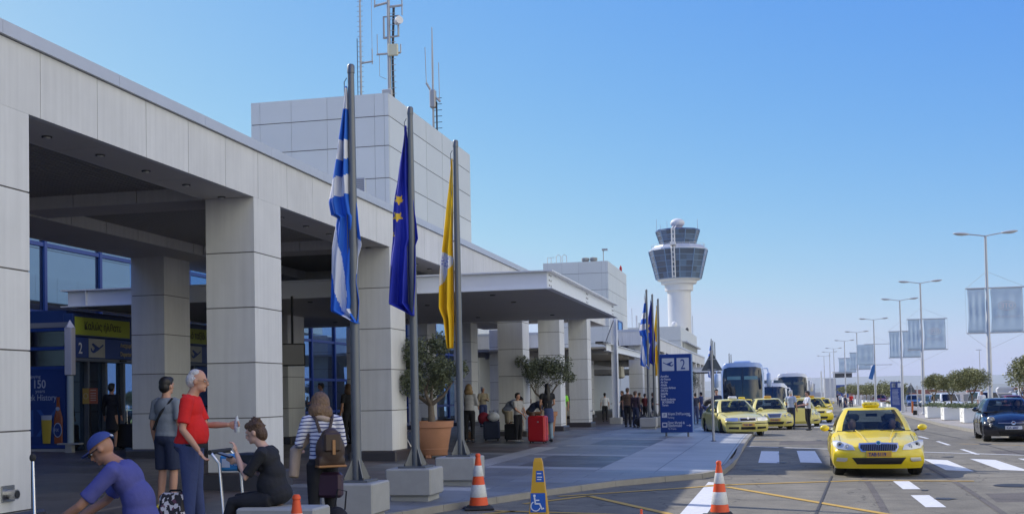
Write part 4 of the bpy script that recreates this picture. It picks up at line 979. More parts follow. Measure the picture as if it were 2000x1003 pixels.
class Car:
    """front faces local -y, y measured from the nose (0) back to L; origin at ground centre of the car"""
    def __init__(c, S): c.S = S; c.L = S['L']; c.W = S['W']/2
    def w(c, y): return c.W*smt(c.S['plan'], y/c.L)
    def top(c, y): return smt(c.S['top'], y/c.L)        # hood / belt / boot line at the centre
    def prof(c, z): return smt(c.S['nose'], z)           # how far the nose sits back at height z
    def front(c, x, z):                                  # y of the front surface
        u = abs(x)/c.W; return c.prof(z)+c.S.get('curve', .24)*u**c.S.get('cpow', 2.6)
    def build(c, name, paintm, label, cat='taxi', loc=(0, 0, 0), rz=0, group=None, glass=None, detail=1, people=(), plate=None):
        S = c.S; L, W = c.L, c.W; o = empty(name, loc, rz, label, cat, group); c.o = o; glass = glass or M_CG; y0 = -L/2
        # ---- body
        zs, zf = S.get('sill', .17), .24; ax = S['axles']; rw = S['wheel']; ra = rw+.045
        N = 64; ys = [L*i/N for i in range(N+1)]
        b = MB(); rows = []
        hts = [0, .12, .28, .5, .72, .88, .97, 1.0]; wid = [.93, .975, 1.0, 1.0, .985, .955, .90, .82]
        tops = [.66, .45, .22, 0]
        def arch(y):
            z = zs
            for a in ax:
                d = abs(y-a)
                if d < ra: z = max(z, rw+sqrt(ra*ra-d*d)*1.0)
            return z
        for y in ys:
            ww = c.w(y); tp = c.top(y); za = arch(y); sh = tp-S.get('crown', .05)*(1 if y < L*.3 or y > L*.85 else .4); row = []
            row += [(0, zf), (ww*.70, zf), (ww*.72, max(za, zf)), (ww*.90, za)]
            for h, k in zip(hts, wid):
                z = max(za+(.004 if h else 0), zs+(sh-zs)*h); flare = .012*math.exp(-((z-.5)/.2)**2) if za > zs else 0
                row.append((ww*k+flare, z))
            for q in tops: row.append((ww*q, sh+(tp-sh)*(1-(q/.82)**2)))
            # nose and tail shaping
            rr = []
            for x, z in row:
                yy = y
                if y < L*.16:
                    t = 1-y/(L*.16); yy = y+(c.front(x, z))*t*t*(1 if True else 0)
                if y > L*.86:
                    t = (y-L*.86)/(L*.14); u = abs(x)/W; yy = y-(.16*u**3+smt(S['tail'], z))*t*t
                rr.append((x, y0+yy, z))
            rows.append(rr)
        n = len(rows[0]); V = []
        for r in rows: V += r+[(-p[0], p[1], p[2]) for p in r]
        F = []; Mi = []
        def inside(i): y = ys[i]; return S['gh'][0][0]*L+.10 < y < S['gh'][0][1]*L-.10
        for i in range(N):
            for k in range(n-1):
                for s in (0, 1):
                    a = i*2*n+s*n+k; q = [a, a+1, a+1+2*n, a+2*n]; F.append(q if s else q[::-1])
                    Mi.append(M_UND if k < 3 else (M_INT if (k >= n-4 and inside(i)) else paintm))
        for f, m_ in zip(F, Mi): pass
        ob = len(b.v); b.v += V
        for f, m_ in zip(F, Mi): b.f.append([a+ob for a in f]); b.m.append(b.mi(m_))
        for i, sgn in ((0, 1), (N, -1)):                   # caps joined row by row
            for k in range(3, n-1):
                a, d = i*2*n+k, i*2*n+n+k; xs = 14
                A, B, Cc, D = V[a], V[a+1], V[d+1], V[d]
                for j in range(xs):
                    def P(u, zz, xa):
                        x = xa-2*xa*u; z = zz; yy = y0+(c.front(x, z) if i == 0 else L-(.16*(abs(x)/W)**3+smt(S['tail'], z))); return (x, yy, z)
                    q = [P(j/xs, A[2], A[0]), P((j+1)/xs, A[2], A[0]), P((j+1)/xs, B[2], B[0]), P(j/xs, B[2], B[0])]
                    b.add(q, [[0, 1, 2, 3]], paintm)
        body = b.build('body', None, o, 38, weld=True)
        # ---- greenhouse
        (fb, rb), (ft, rt) = S['gh']; zb0 = S['belt']; zt = S['H']; wt = S['wt']; g = {'windshield': MB(), 'side_window': MB(), 'rear_window': MB(), 'roof': MB()}
        NR = 7; rings = []
        for i in range(NR+1):
            t = i/NR; te = t; yf = (fb+(ft-fb)*te)*L; yr = (rb+(rt-rb)*te)*L
            ww = (c.w(L*.5)*S.get('ghw', .90))*(1-t)+W*wt*t; ww += .03*sin(pi*t); ring = []
            nf, ns = 16, 14
            for k in range(nf+1): u = -1+2*k/nf; ring.append((u*ww*(1-.04), yf+S.get('wscurve', .17)*abs(u)**2.2, 'f', u))
            for k in range(1, ns): v = k/ns; ring.append((ww*(1+.03*sin(pi*v)), yf+S.get('wscurve', .17)+(yr-.1-yf-S.get('wscurve', .17))*v, 's', v))
            for k in range(nf+1): u = 1-2*k/nf; ring.append((u*ww*.95, yr-.1*abs(u)**2.2, 'r', u))
            for k in range(1, ns): v = 1-k/ns; ring.append((-ww*(1+.03*sin(pi*v)), yf+S.get('wscurve', .17)+(yr-.1-yf-S.get('wscurve', .17))*v, 's', v))
            out = []
            for x, y, tg, u in ring:
                zb = min(zb0, c.top(max(.3, y))+.0) if False else c.top(y)-S.get('sink', .03)-(.02*abs(u) if tg == 'f' else 0)
                if tg == 's': zb = c.top(y)-.04
                out.append((x, y0+y, zb*(1-t)+(zt-.07)*t, tg, u))
            rings.append(out)
        m_ = len(rings[0]); pil = S.get('pillars', [(.0, .06), (.47, .52), (.93, 1.0)])
        for i in range(NR):
            for k in range(m_):
                a, b2 = rings[i][k], rings[i][(k+1) % m_]; c2, d = rings[i+1][(k+1) % m_], rings[i+1][k]
                tg = a[3] if a[3] == b2[3] else 's'; quad_ = [p[:3] for p in (a, b2, c2, d)]
                u0 = (a[4]+b2[4])/2; solid = False
                if tg == 'f': solid = abs(u0) > .93
                elif tg == 'r': solid = abs(u0) > .9
                else:
                    solid = a[3] != b2[3] or any(p0 <= u0 <= p1 for p0, p1 in pil)
                if i == 0 and tg != 'f': solid = solid
                key = 'roof' if solid else {'f': 'windshield', 's': 'side_window', 'r': 'rear_window'}[tg]
                g[key].add(quad_, [[0, 1, 2, 3]], paintm if solid else glass)
        top = rings[-1]; cx = sum(p[1] for p in top)/m_
        R0 = [p[:3] for p in top]; lv = [R0]
        for s_f, dz in ((.93, .038), (.8, .056), (.5, .067), (.2, .07)): lv.append([(p[0]*s_f, cx+(p[1]-cx)*s_f, zt-.07+dz) for p in R0])
        g['roof'].grid(lv, paintm, closed=True); g['roof'].add([(p[0], p[1], p[2]) for p in lv[-1]], [list(range(m_))], paintm)
        g['roof'].build('roof', None, o, 40, weld=True)
        for k in ('windshield', 'side_window', 'rear_window'):
            if g[k].f: g[k].build(k, None, o, 60, weld=True)
        # black weather strip at the base of the windshield
        f0 = [p for p in rings[0] if p[3] == 'f']; bb = MB(); bb.tube([(p[0], p[1]-.012, p[2]+.012) for p in f0], .018, 5, M_UND); bb.build('wiper_tray', None, o)
        if detail:
            for sx in (-.42, .12): bb = MB(); bb.tube([(sx, y0+fb*L+.02, c.top(fb*L)+.0), (sx+.5*.9, y0+fb*L+.12, c.top(fb*L)+.045)], .009, 4, M_UND); bb.build('wiper', None, o)
        for s in (-1, 1):                                  # shut lines of the bonnet and doors
            bb = MB(); n_ = 10; bb.tube([(s*c.w(L*(.06+(fb-.06)*q/n_))*.80, y0+L*(.06+(fb-.06)*q/n_)+(c.front(.7, .72)*max(0, 1-(.06+(fb-.06)*q/n_)/.16)**2), c.top(L*(.06+(fb-.06)*q/n_))-S.get('crown', .05)+.012) for q in range(1, n_+1)], .0045, 4, M_UND); bb.build('bonnet_gap', None, o)
            for yy in (fb+.045, .52, .76):
                bb = MB(); bb.tube([(s*(c.w(yy*L)*k_+.001), y0+yy*L, zs+(c.top(yy*L)-zs)*h_) for h_, k_ in ((.12, .975), (.3, 1.0), (.5, 1.0), (.72, .985), (.9, .945))], .004, 4, M_UND); bb.build('door_gap', None, o)
        # interior: dash, seats, cabin block
        b = MB(); b.box((-W*.82, y0+fb*L+.22, zb0-.25), (W*.82, y0+fb*L+.55, c.top(fb*L)+.015), M_INT, bev=.04); b.build('dashboard', None, o)
        for sx in (-1, 1):
            b = MB(); ysn = y0+L*S.get('seat', .50); b.box((sx*.38-.23, ysn, zb0-.35), (sx*.38+.23, ysn+.14, zb0+.18), M_SEAT, bev=.05); b.box((sx*.38-.13, ysn+.02, zb0+.20), (sx*.38+.13, ysn+.11, zb0+.36), M_SEAT, bev=.04); b.build('front_seat', None, o)
        b = MB(); ysn = y0+L*(S.get('seat', .5)+.17); b.box((-.6, ysn, zb0-.35), (.6, ysn+.14, zb0+.15), M_SEAT, bev=.05)
        for sx in (-.38, .38): b.box((sx-.12, ysn+.02, zb0+.15), (sx+.12, ysn+.1, zb0+.30), M_SEAT, bev=.03)
        b.build('rear_seat', None, o)
        if detail:
            b = MB(); R = .18; pts = [(-.38*S.get('wheelside', -1)+R*cos(a), y0+fb*L+.62+R*.35*sin(a), c.top(fb*L)-.02+R*.9*sin(a)) for a in [2*pi*k/18 for k in range(19)]]; b.tube(pts, .016, 5, M_UND); b.build('steering_wheel', None, o)
            b = MB(); b.box((-.12, y0+ft*L+.03, zt-.22), (.12, y0+ft*L+.05, zt-.15), M_UND, bev=.008); b.build('rear_view_mirror', None, o)
        # ---- wheels
        for a in ax:
            for s in (-1, 1):
                wo = empty('wheel', (s*(W*S.get('track', .90)-.06), y0+a, rw)); wo.parent = o
                if a == ax[0] and S.get('steer'): wo.rotation_euler.z = S['steer']
                b = MB(); M = Matrix.Rotation(pi/2, 4, 'Y'); pr = [(rw*.66, -.10), (rw*.93, -.105), (rw, -.07), (rw, .07), (rw*.93, .105), (rw*.66, .10)]
                b.lathe(pr+[(rw*.66, -.10)], 30, M_TYRE, M, caps=False); b.build('tyre', None, wo, 35)
                b = MB(); b.lathe([(rw*.66, -.09), (rw*.66, .09)], 30, M_RIM, M, caps=False); b.lathe([(rw*.655, s*.02), (.01, s*.02)], 30, M_UND, M, caps=False)
                for k in range(S.get('spokes', 5)):
                    an = 2*pi*k/S.get('spokes', 5); d = Vector((0, cos(an), sin(an))); p = Vector((0, -sin(an), cos(an)))
                    b.add([(s*.085, *(d*.03+p*.028)[1:]), (s*.075, *(d*rw*.65+p*.035)[1:]), (s*.075, *(d*rw*.65-p*.035)[1:]), (s*.085, *(d*.03-p*.028)[1:]), (s*.05, *(d*.03+p*.028)[1:]), (s*.04, *(d*rw*.65+p*.035)[1:]), (s*.04, *(d*rw*.65-p*.035)[1:]), (s*.05, *(d*.03-p*.028)[1:])], [[0, 1, 2, 3], [7, 6, 5, 4], [0, 4, 5, 1], [2, 6, 7, 3]], M_RIM)
                b.lathe([(.05, s*.05), (.045, s*.09), (.01, s*.095)], 12, M_RIM, M); b.build('rim', None, wo, 35)
        # ---- mirrors
        for s in (-1, 1):
            ym = y0+fb*L+S.get('mirror_y', .30); zm_ = zb0+.06; b = MB(); mw = S.get('mirror_w', .18)
            xs = c.w(fb*L+.3)*.95
            b.tube([(s*(xs-.02), ym, zm_-.07), (s*(xs+.07), ym, zm_-.05)], .02, 6, M_UND)
            b.ell((s*(xs+.05+mw*.5), ym, zm_), (mw*.55, .07, .075), 14, 10, S.get('mirror_m', paintm)); b.build('side_mirror', None, o, 60)
        if plate:
            txt, pm, pz, tm = plate; b = MB(); yp = y0+c.front(0, pz)-.018; b.box((-.235, yp-.01, pz-.055), (.235, yp, pz+.055), pm, bev=.004); b.box((-.25, yp-.001, pz-.07), (.25, yp+.02, pz+.07), paintm); b.build('number_plate', None, o)
            text_mesh(txt, .105, tm, o, (-.2, yp-.0125, pz-.037), sx=.78, bold=.003)
        return o
    def patch(c, poly, m, off=.006, name='patch', mirror=False, parent=None, thick=.01, sub=6):
        """polygon in (x,z) laid on the nose; filled by scanlines so it follows the curved surface"""
        res = []
        for s in ((1, -1) if mirror else (1,)):
            b = MB(); P = []
            for (x0, z0), (x1, z1) in zip(poly, poly[1:]+poly[:1]):
                for k in range(sub): P.append((x0+(x1-x0)*k/sub, z0+(z1-z0)*k/sub))
            cx_ = sum(p[0] for p in P)/len(P); cz = sum(p[1] for p in P)/len(P); y0 = -c.L/2; K = 4
            rg = []
            for j in range(K+1):
                t = 1-j/K*.999; rg.append([(s*(cx_+(x-cx_)*t), y0+c.front(cx_+(x-cx_)*t, cz+(z-cz)*t)-off, cz+(z-cz)*t) for x, z in P])
            sk = [(p[0], p[1]+off+thick, p[2]) for p in rg[0]]
            b.grid([sk]+rg, m, closed=True); o = b.build(name, None, parent or c.o, 50, weld=True); res.append(o)
        return res
def rot2(v, a): return (v[0]*cos(a)-v[1]*sin(a), v[0]*sin(a)+v[1]*cos(a))

SEDAN = dict(L=4.57, W=1.80, H=1.47, sill=.19, wheel=.32, axles=(.90, 3.50), belt=.95, wt=.64, crown=.09,
    plan=[(0, .965), (.04, .985), (.12, 1.0), (.5, 1.0), (.85, .985), (.96, .93), (1, .90)],
    top=[(0, .70), (.03, .745), (.10, .82), (.22, .90), (.30, .955), (.34, .97), (.5, .95), (.75, .97), (.85, .99), (.93, 1.0), (1, .94)],
    nose=[(0, .12), (.2, .07), (.35, .0), (.52, .0), (.60, .025), (.68, .06), (.78, .14), (.9, .3), (1.2, .5)], tail=[(0, .12), (.3, .0), (.7, .0), (1.0, .1)],
    gh=((.295, .86), (.455, .70)), seat=.47, spokes=5)
def person_in_car(o, x, y, z, skin, shirt, hair):
    b = MB(); b.ell((x, y, z+.02), (.20, .13, .26), 14, 10, shirt); b.ell((x, y-.02, z+.38), (.078, .095, .12), 14, 12, skin); b.ell((x, y+.02, z+.43), (.085, .095, .095), 12, 8, hair); b.cyl((x, y, z+.2), (x, y, z+.32), .05, n=10, m=skin)
    return b
def taxi_sign(o, z, y, m, w_=.36): b = MB(); b.box((-w_/2, y-.08, z), (w_/2, y+.08, z+.13), m, bev=.035); b.build('roof_sign', None, o, 50); return o

# ---------------- the bright yellow saloon in the foreground
S1 = dict(SEDAN); S1['steer'] = .12; S1['curve'] = .24; S1['wt'] = .64; S1['ghw'] = .86
c1 = Car(S1); o = c1.build('taxi', M_TAXI, 'bright yellow saloon taxi driving toward the viewer with two people inside', 'taxi', (1.90, 25.85, 0), radians(-1), 'taxis at the terminal', plate=('TAB·5119', M_PLY, .50, M_NB))
o.scale = (.955, 1, .89)
c1.patch([(.375, .735), (.385, .64), (.33, .555), (.0, .548), (-.33, .555), (-.385, .64), (-.375, .735), (0, .75)], M_CHR, .012, 'grille_frame')
c1.patch([(.345, .708), (.355, .64), (.305, .578), (.0, .57), (-.305, .578), (-.355, .64), (-.345, .708), (0, .716)], M_GRB, .020, 'grille')
for k in range(19):
    x = -.315+k*.035; b = MB(); z0, z1 = .578, .705; b.tube([(x, -c1.L/2+c1.front(x, z0)-.03, z0), (x, -c1.L/2+c1.front(x, z1)-.03, z1)], .0042, 4, mat('dull_chrome', (.35, .35, .36), .3, metal=.8)); b.build('grille_bar', None, o)
b = MB(); M = Matrix.Translation((0, -c1.L/2+c1.front(0, .745)-.03, .735)) @ Matrix.Rotation(radians(75), 4, 'X'); b.lathe([(.052, 0), (.05, .012), (.01, .014)], 20, M_CHR, M); b.lathe([(.035, .0145), (.01, .017)], 16, mat('emblem_teal', (.05, .22, .28), .3), M); b.build('emblem', None, o, 40)
hl = [(.45, .60), (.50, .70), (.63, .755), (.80, .80), (.875, .79), (.87, .70), (.80, .625), (.62, .60)]
for q in c1.patch([(x, z-.01) for x, z in hl], mat('headlamp_shell', (.62, .63, .62), .4, metal=.4), .012, 'headlight', True):
    s = 1 if q.data.vertices[0].co.x > 0 else -1
    for (x, z, r) in ((.74, .70, .062), (.60, .66, .048)):
        b = MB(); M = Matrix.Translation((s*x, -c1.L/2+c1.front(x, z)-.006, z)) @ Matrix.Rotation(pi/2, 4, 'X'); b.lathe([(r, -.004), (r*1.02, .012), (r*.82, .014), (r*.75, .004), (.008, .002)], 18, M_HEAD, M, caps=False); b.ell((s*x, -c1.L/2+c1.front(x, z)-.012, z), (r*.45, .02, r*.45), 10, 8, M_GRB if x > .7 else M_HEADB); b.build('lamp', None, q, 50)
c1.patch([(-.52, .425), (-.50, .40), (-.42, .285), (.42, .285), (.50, .40), (.52, .425)], M_GRB, .012, 'lower_intake')
for k in range(4): b = MB(); z = .31+k*.03; b.tube([(x, -c1.L/2+c1.front(x, z)-.016, z) for x in (-.44, -.2, 0, .2, .44)], .005, 4, M_UND); b.build('intake_bar', None, o)
c1.patch([(.60, .42), (.80, .425), (.82, .35), (.66, .335), (.61, .36)], M_HEAD, .012, 'fog_lamp', True)
taxi_sign(o, 1.455, -c1.L/2+c1.L*.50, M_TAXI)
b = MB()
for x in (-.1, 0, .1): b.prism([(x-.03, 1.50), (x, 1.53), (x+.03, 1.50), (x, 1.55)], .002, mat('brown_print', (.2, .12, .02)), Matrix.Translation((0, -c1.L/2+c1.L*.5-.083, .01)))
b.build('sign_print', None, o)
b = MB()
for s in (-1, 1): b.tube([(s*.22, -c1.L/2+.20+.02, .775), (s*.30, -c1.L/2+.75, .90), (s*.38, -c1.L/2+1.3, .968)], [.006, .01, .01], 6, M_TAXI)
b.build('hood_crease', None, o, 60)
M_SK = mat('skin', (.50, .27, .18), .55, var=.08, vscale=14); M_HD = mat('hair_dark', (.02, .015, .012), .6); M_SHD = mat('dark_shirt', (.03, .035, .045), .8); M_WSH = mat('white_shirt', (.62, .64, .68), .8)
for nm_, x, y, sh, lab, hr in (('person', -.40, -.28, mat('beige_top', (.45, .42, .33), .8), 'fair haired passenger laughing in the front seat of the yellow taxi', mat('hair_fair', (.25, .17, .08), .7)), ('person', .40, -.20, M_SHD, 'driver in dark clothes at the wheel of the bright yellow taxi', mat('hair_grey', (.2, .19, .18), .7))):
    dx, dy = rot2((x, y), radians(-1)); q = person_in_car(o, 0, 0, 0, M_SK, sh, hr).build(nm_, None, None, 60); q.location = (1.90+dx, 25.85+dy, .60); q.scale = (1, 1, .9); tag(q, lab, 'person')

# ---------------- generic cars
def front_kit(c, o, style, pm):
    L2 = -c.L/2
    if style == 'skoda1':
        c.patch([(.33, .73), (.33, .60), (.26, .585), (-.26, .585), (-.33, .60), (-.33, .73)], M_CHR, .012, 'grille_frame'); c.patch([(.30, .705), (.30, .61), (-.30, .61), (-.30, .705)], M_GRB, .018, 'grille')
        c.patch([(.37, .60), (.37, .73), (.60, .735), (.80, .72), (.84, .62), (.60, .595)], M_HEAD, .01, 'headlight', True)
        c.patch([(-.86, .50), (.86, .50), (.86, .53), (-.86, .53)], M_UND, .022, 'rubbing_strip', sub=20)
        c.patch([(-.28, .28), (.28, .28), (.28, .38), (-.28, .38)], M_GRB, .01, 'lower_intake'); c.patch([(.36, .29), (.72, .31), (.72, .38), (.36, .38)], M_GRB, .01, 'side_intake', True)
        b = MB(); b.cyl((0, L2+c.front(0, .70)-.03, .71), (0, L2+c.front(0, .7)-.045, .715), .05, n=14, m=M_CHR); b.build('emblem', None, o)
    elif style == 'merc':
        c.patch([(.33, .77), (.26, .58), (-.26, .58), (-.33, .77)], M_CHR, .012, 'grille_frame'); c.patch([(.295, .75), (.235, .60), (-.235, .60), (-.295, .75)], mat('grille_slats', (.10, .12, .17), .35), .018, 'grille')
        for x, z, r in ((.66, .67, .115), (.45, .65, .085)):
            for s in (-1, 1):
                b = MB(); yy = L2+c.front(x, z); M = Matrix.Translation((s*x, yy+.03, z)) @ Matrix.Rotation(radians(90), 4, 'X') @ Matrix.Scale(.85, 4, (1, 0, 0)); b.lathe([(r, -.02), (r, .035), (r*.93, .045), (r*.9, .035)], 22, pm, M, caps=False); b.lathe([(r*.9, .036), (r*.3, .03), (.01, .04)], 22, M_HEAD, M, caps=False); b.build('headlight', None, o, 40)
        c.patch([(-.36, .28), (.36, .28), (.42, .40), (-.42, .40)], M_GRB, .01, 'lower_intake'); c.patch([(.50, .30), (.82, .34), (.80, .42), (.52, .40)], M_CHR, .01, 'fog_lamp', True); c.patch([(.53, .325), (.78, .355), (.77, .40), (.55, .385)], M_GRB, .016, 'fog_recess', True)
    elif style == 'mini':
        for s in (-1, 1):
            for x, z, r in ((.60, .73, .105), (.60, .55, .065)):
                b = MB(); yy = L2+c.front(x, z); M = Matrix.Translation((s*x, yy+.02, z)) @ Matrix.Rotation(radians(98), 4, 'X'); b.lathe([(r, -.03), (r, .03), (r*.93, .04), (r*.88, .025)], 24, M_CHR, M, caps=False); b.lathe([(r*.88, .026), (r*.4, .015), (.01, .03)], 24, M_HEAD, M, caps=False); b.build('headlight' if r > .1 else 'fog_lamp', None, o, 40)
        b = MB(); yy = L2+c.front(.2, .62); b.tube([(-.42, L2+c.front(.42, .62)-.015, .62), (-.1, yy-.03, .62), (.1, yy-.03, .62), (.42, L2+c.front(.42, .62)-.015, .62)], .012, 6, M_CHR); b.build('chrome_bar', None, o)
        b = MB(); b.cyl((0, yy-.02, .62), (0, yy-.05, .625), .06, n=18, m=M_CHR); b.cyl((0, yy-.0505, .625), (0, yy-.052, .625), .045, n=16, m=mat('emblem_red', (.12, .02, .03), .3)); b.build('emblem', None, o)
        c.patch([(-.38, .24), (.38, .24), (.44, .36), (-.44, .36)], M_GRB, .01, 'lower_intake')
    else:
        c.patch([(.34, .72), (.30, .60), (-.30, .60), (-.34, .72)], M_GRB, .012, 'grille'); c.patch([(.42, .61), (.44, .72), (.80, .78), (.84, .68), (.6, .60)], M_HEAD, .01, 'headlight', True)
        c.patch([(-.46, .27), (.46, .27), (.5, .40), (-.5, .40)], M_GRB, .01, 'lower_intake')
SA = dict(SEDAN, steer=-.45, H=1.43, W=1.73, L=4.5, top=[(0, .72), (.03, .76), (.10, .83), (.22, .90), (.30, .94), (.34, .95), (.5, .95), (.85, .99), (.93, 1.0), (1, .94)])
SM = dict(SEDAN, H=1.47, W=1.82, L=4.8, wheel=.33, axles=(.85, 3.7), gh=((.30, .84), (.44, .70)), curve=.34)
SH = dict(SEDAN, H=1.42, W=1.66, L=3.55, wheel=.31, axles=(.68, 2.98), belt=.99, wt=.66, curve=.32, crown=.14, spokes=6, seat=.5, mirror_m=M_BLK,
    top=[(0, .72), (.04, .80), (.12, .88), (.22, .95), (.30, .99), (.5, .99), (.8, .99), (.93, .97), (1, .90)],
    nose=[(0, .12), (.2, .06), (.35, .0), (.5, .01), (.62, .04), (.75, .12), (.9, .28), (1.2, .5)], gh=((.27, .97), (.43, .86)), pillars=[(0, .06), (.56, .64), (.9, 1)])
SE = dict(SEDAN, gh=((.28, .97), (.42, .93)), H=1.52)
SX = dict(SEDAN, H=1.78, W=1.84, L=4.6, wheel=.37, axles=(.9, 3.55), sill=.3, belt=1.12, wt=.74, gh=((.27, .97), (.37, .94)), top=[(0, .92), (.03, .98), (.1, 1.04), (.28, 1.10), (.5, 1.12), (1, 1.1)], nose=[(0, .12), (.3, .05), (.5, 0), (.8, .0), (.95, .04), (1.1, .15), (1.3, .4)])
c = Car(SA); o = c.build('taxi', M_TAXIP, 'pale yellow taxi with one wheel turned, parked half shaded beside the pavement end', 'taxi', (-1.75, 48.3, zr(48)), radians(17), 'taxis at the terminal', plate=('ΤΑΒ 2083', M_PLY, .455, M_NB)); front_kit(c, o, 'skoda1', M_TAXIP); taxi_sign(o, 1.41, -c.L/2+c.L*.5, M_PLW, .34)
c = Car(SM); o = c.build('taxi', M_TAXIQ, 'lemon taxi with twin round headlamps and its front door swung wide open', 'taxi', (-.45, 58.2, zr(58)), radians(8), 'taxis at the terminal', plate=('ΤΑΗ 5521', M_PLY, .48, M_NB)); front_kit(c, o, 'merc', M_TAXIQ); taxi_sign(o, 1.45, -c.L/2+c.L*.5, M_PLY, .34)
# its open door
d = empty('door', (.89, -.97, 0)); d.parent = o; d.rotation_euler.z = radians(-72)
b = MB(); b.box((-.04, .0, .32), (.04, 1.12, .93), M_TAXIQ, bev=.03); b.build('door_panel', None, d)
b = MB(); P = [(0, .93), (.45, 1.36), (1.0, 1.38), (1.12, .95)]; b.tube([(-.0, p[0], p[1]) for p in P], .025, 6, M_TAXIQ); b.build('door_frame', None, d)
b = MB(); b.add([(0, .03, .93), (0, .46, 1.34), (0, .99, 1.36), (0, 1.1, .95)], [[0, 1, 2, 3]], M_CG); b.build('door_glass', None, d)
b = MB(); b.box((.041, .9, .78), (.06, 1.05, .82), M_CHR); b.build('door_handle', None, d)
c = Car(SM); o = c.build('taxi', M_TAXIQ, 'lemon taxi closed up, standing directly behind the driver in the white shirt', 'taxi', (1.0, 63.5, zr(63)), radians(6), 'taxis at the terminal', plate=('ΤΑΖ 1204', M_PLY, .48, M_NB)); front_kit(c, o, 'merc', M_TAXIQ); taxi_sign(o, 1.45, -c.L/2+c.L*.5, M_PLY, .34)
c = Car(dict(SE, steer=.1)); o = c.build('taxi', M_TAXI, 'yellow taxi pulling out behind the driver, orange indicator glinting', 'taxi', (2.0, 74.2, zr(74)), radians(10), 'taxis at the terminal'); front_kit(c, o, 'other', M_TAXI); taxi_sign(o, 1.5, -.1, M_PLY, .34)
c.patch([(.74, .70), (.86, .74), (.86, .68)], M_INDI, .016, 'indicator', True)
c = Car(SEDAN); tD = c.build('taxi', M_TAXI, 'distant yellow taxi approaching on the open lane left of the running man', 'taxi', (4.55, 125, zr(125)), radians(0), 'taxis at the terminal'); front_kit(c, tD, 'other', M_TAXI); taxi_sign(tD, 1.45, 0, M_TAXI)
for x, y, rz, lab in ((2.6, 96, 3, 'yellow taxi roof showing behind the rank, right of the white coach'), (-1.9, 66.2, 4, 'taxi almost hidden behind the pale parked one at the kerb')):
    copy_tree(tD, None, (x, y, zr(y)), radians(rz), lab)
c = Car(SH); o = c.build('small_car', M_BLK, 'glossy blue black small hatchback with round headlamps driving at the right edge', 'car', (6.95, 39.6, 0), radians(-3), None, plate=('ΙΟΑ 6007', M_PLW, .47, M_NB)); front_kit(c, o, 'mini', M_BLK); o.scale = (1, 1, .92)
q = person_in_car(o, 0, 0, 0, M_SK, M_SHD, M_HD).build('person', None, None, 60); q.location = (7.3, 39.6, .74); tag(q, 'driver seen dimly through the windscreen of the black hatchback', 'person')
# parked cars behind the planters
PC = dict(white=(.62, .63, .63), silver=(.38, .40, .42), blue=(.04, .08, .18), dark=(.02, .022, .03), red=(.18, .02, .02), grey=(.12, .13, .14), black=(.012, .012, .014), ltblue=(.2, .28, .4))
GP = 'cars parked behind the planters'
base = {}
for k, (S_, col, st) in dict(suv_white=(SX, 'white', 'other'), sed_silver=(SE, 'silver', 'other'), sed_blue=(SEDAN, 'blue', 'other'), sed_dark=(SEDAN, 'dark', 'other'), suv_dark=(SX, 'dark', 'other')).items(): base[k] = (S_, col)
park = [('suv_white', 'white', 15.3, 116, 12, 'white off-roader with open door parked left of the planters'), ('suv', 'silver', 15.6, 96.5, 8, 'silver estate car behind the leftmost near planter'), ('hatch', 'blue', 16.6, 135, 10, 'blue car parked beside the blue parking sign'),
    ('sedan', 'red', 17.2, 95, 10, 'dark red car between two planter trunks'), ('suvd', 'dark', 17.7, 82.5, 8, 'dark car parked just left of the white haired man'), ('sedan', 'ltblue', 19.6, 76, 6, 'blue car roof seen behind the thick lamp post'),
    ('sedan', 'white', 16.2, 172, 5, 'white car parked far along the planter row'), ('sedan', 'ltblue', 15.8, 160, 5, 'pale blue car parked far behind the planters'), ('sedan', 'blue', 15.8, 150, 5, 'dark blue car parked just left of the blue parking sign'), ('sedan', 'red', 13.9, 172, 5, 'pinkish red car showing between distant planters'),
    ('sedan', 'silver', 20.2, 110, 10, 'silver car in the second parked row behind the trunks'), ('sedan', 'grey', 23.5, 100, 10, 'grey car in the second parked row near the gantry post'), ('suvd', 'black', 22.5, 84, 5, 'black car with raised tailgate behind the white haired man')]
first = {}
for k, col, x, y, rz, lab in park:
    S_ = SX if k.startswith('suv') else (SE if k == 'hatch' else SEDAN); m_ = paint('paint_'+col, PC[col]); key = (S_['H'], col)
    if key in first: copy_tree(first[key], None, (x, y, zr(y)), radians(rz), lab); continue
    c = Car(S_); o = c.build('parked_car', m_, lab, 'car', (x, y, zr(y)), radians(rz), GP, glass=M_CGD, detail=0); front_kit(c, o, 'other', m_); first[key] = o
for i in range(46):
    key = rnd.choice(list(first)); row = i % 3; x = 30+row*13+rnd.uniform(-.6, .6); y = 120+(i//3)*3.0*2+rnd.uniform(-.4, .4)+row*8; x += (y-120)*.10
    copy_tree(first[key], None, (x, y, zr(y)), radians(-90+rnd.uniform(-3, 3)), 'far parked car, tiny and low, in the open car park right of the planter row')
for o_ in bpy.data.objects:
    if o_.get('label', '').startswith('far parked car in'): o_['group'] = 'tiny cars in the far car park'

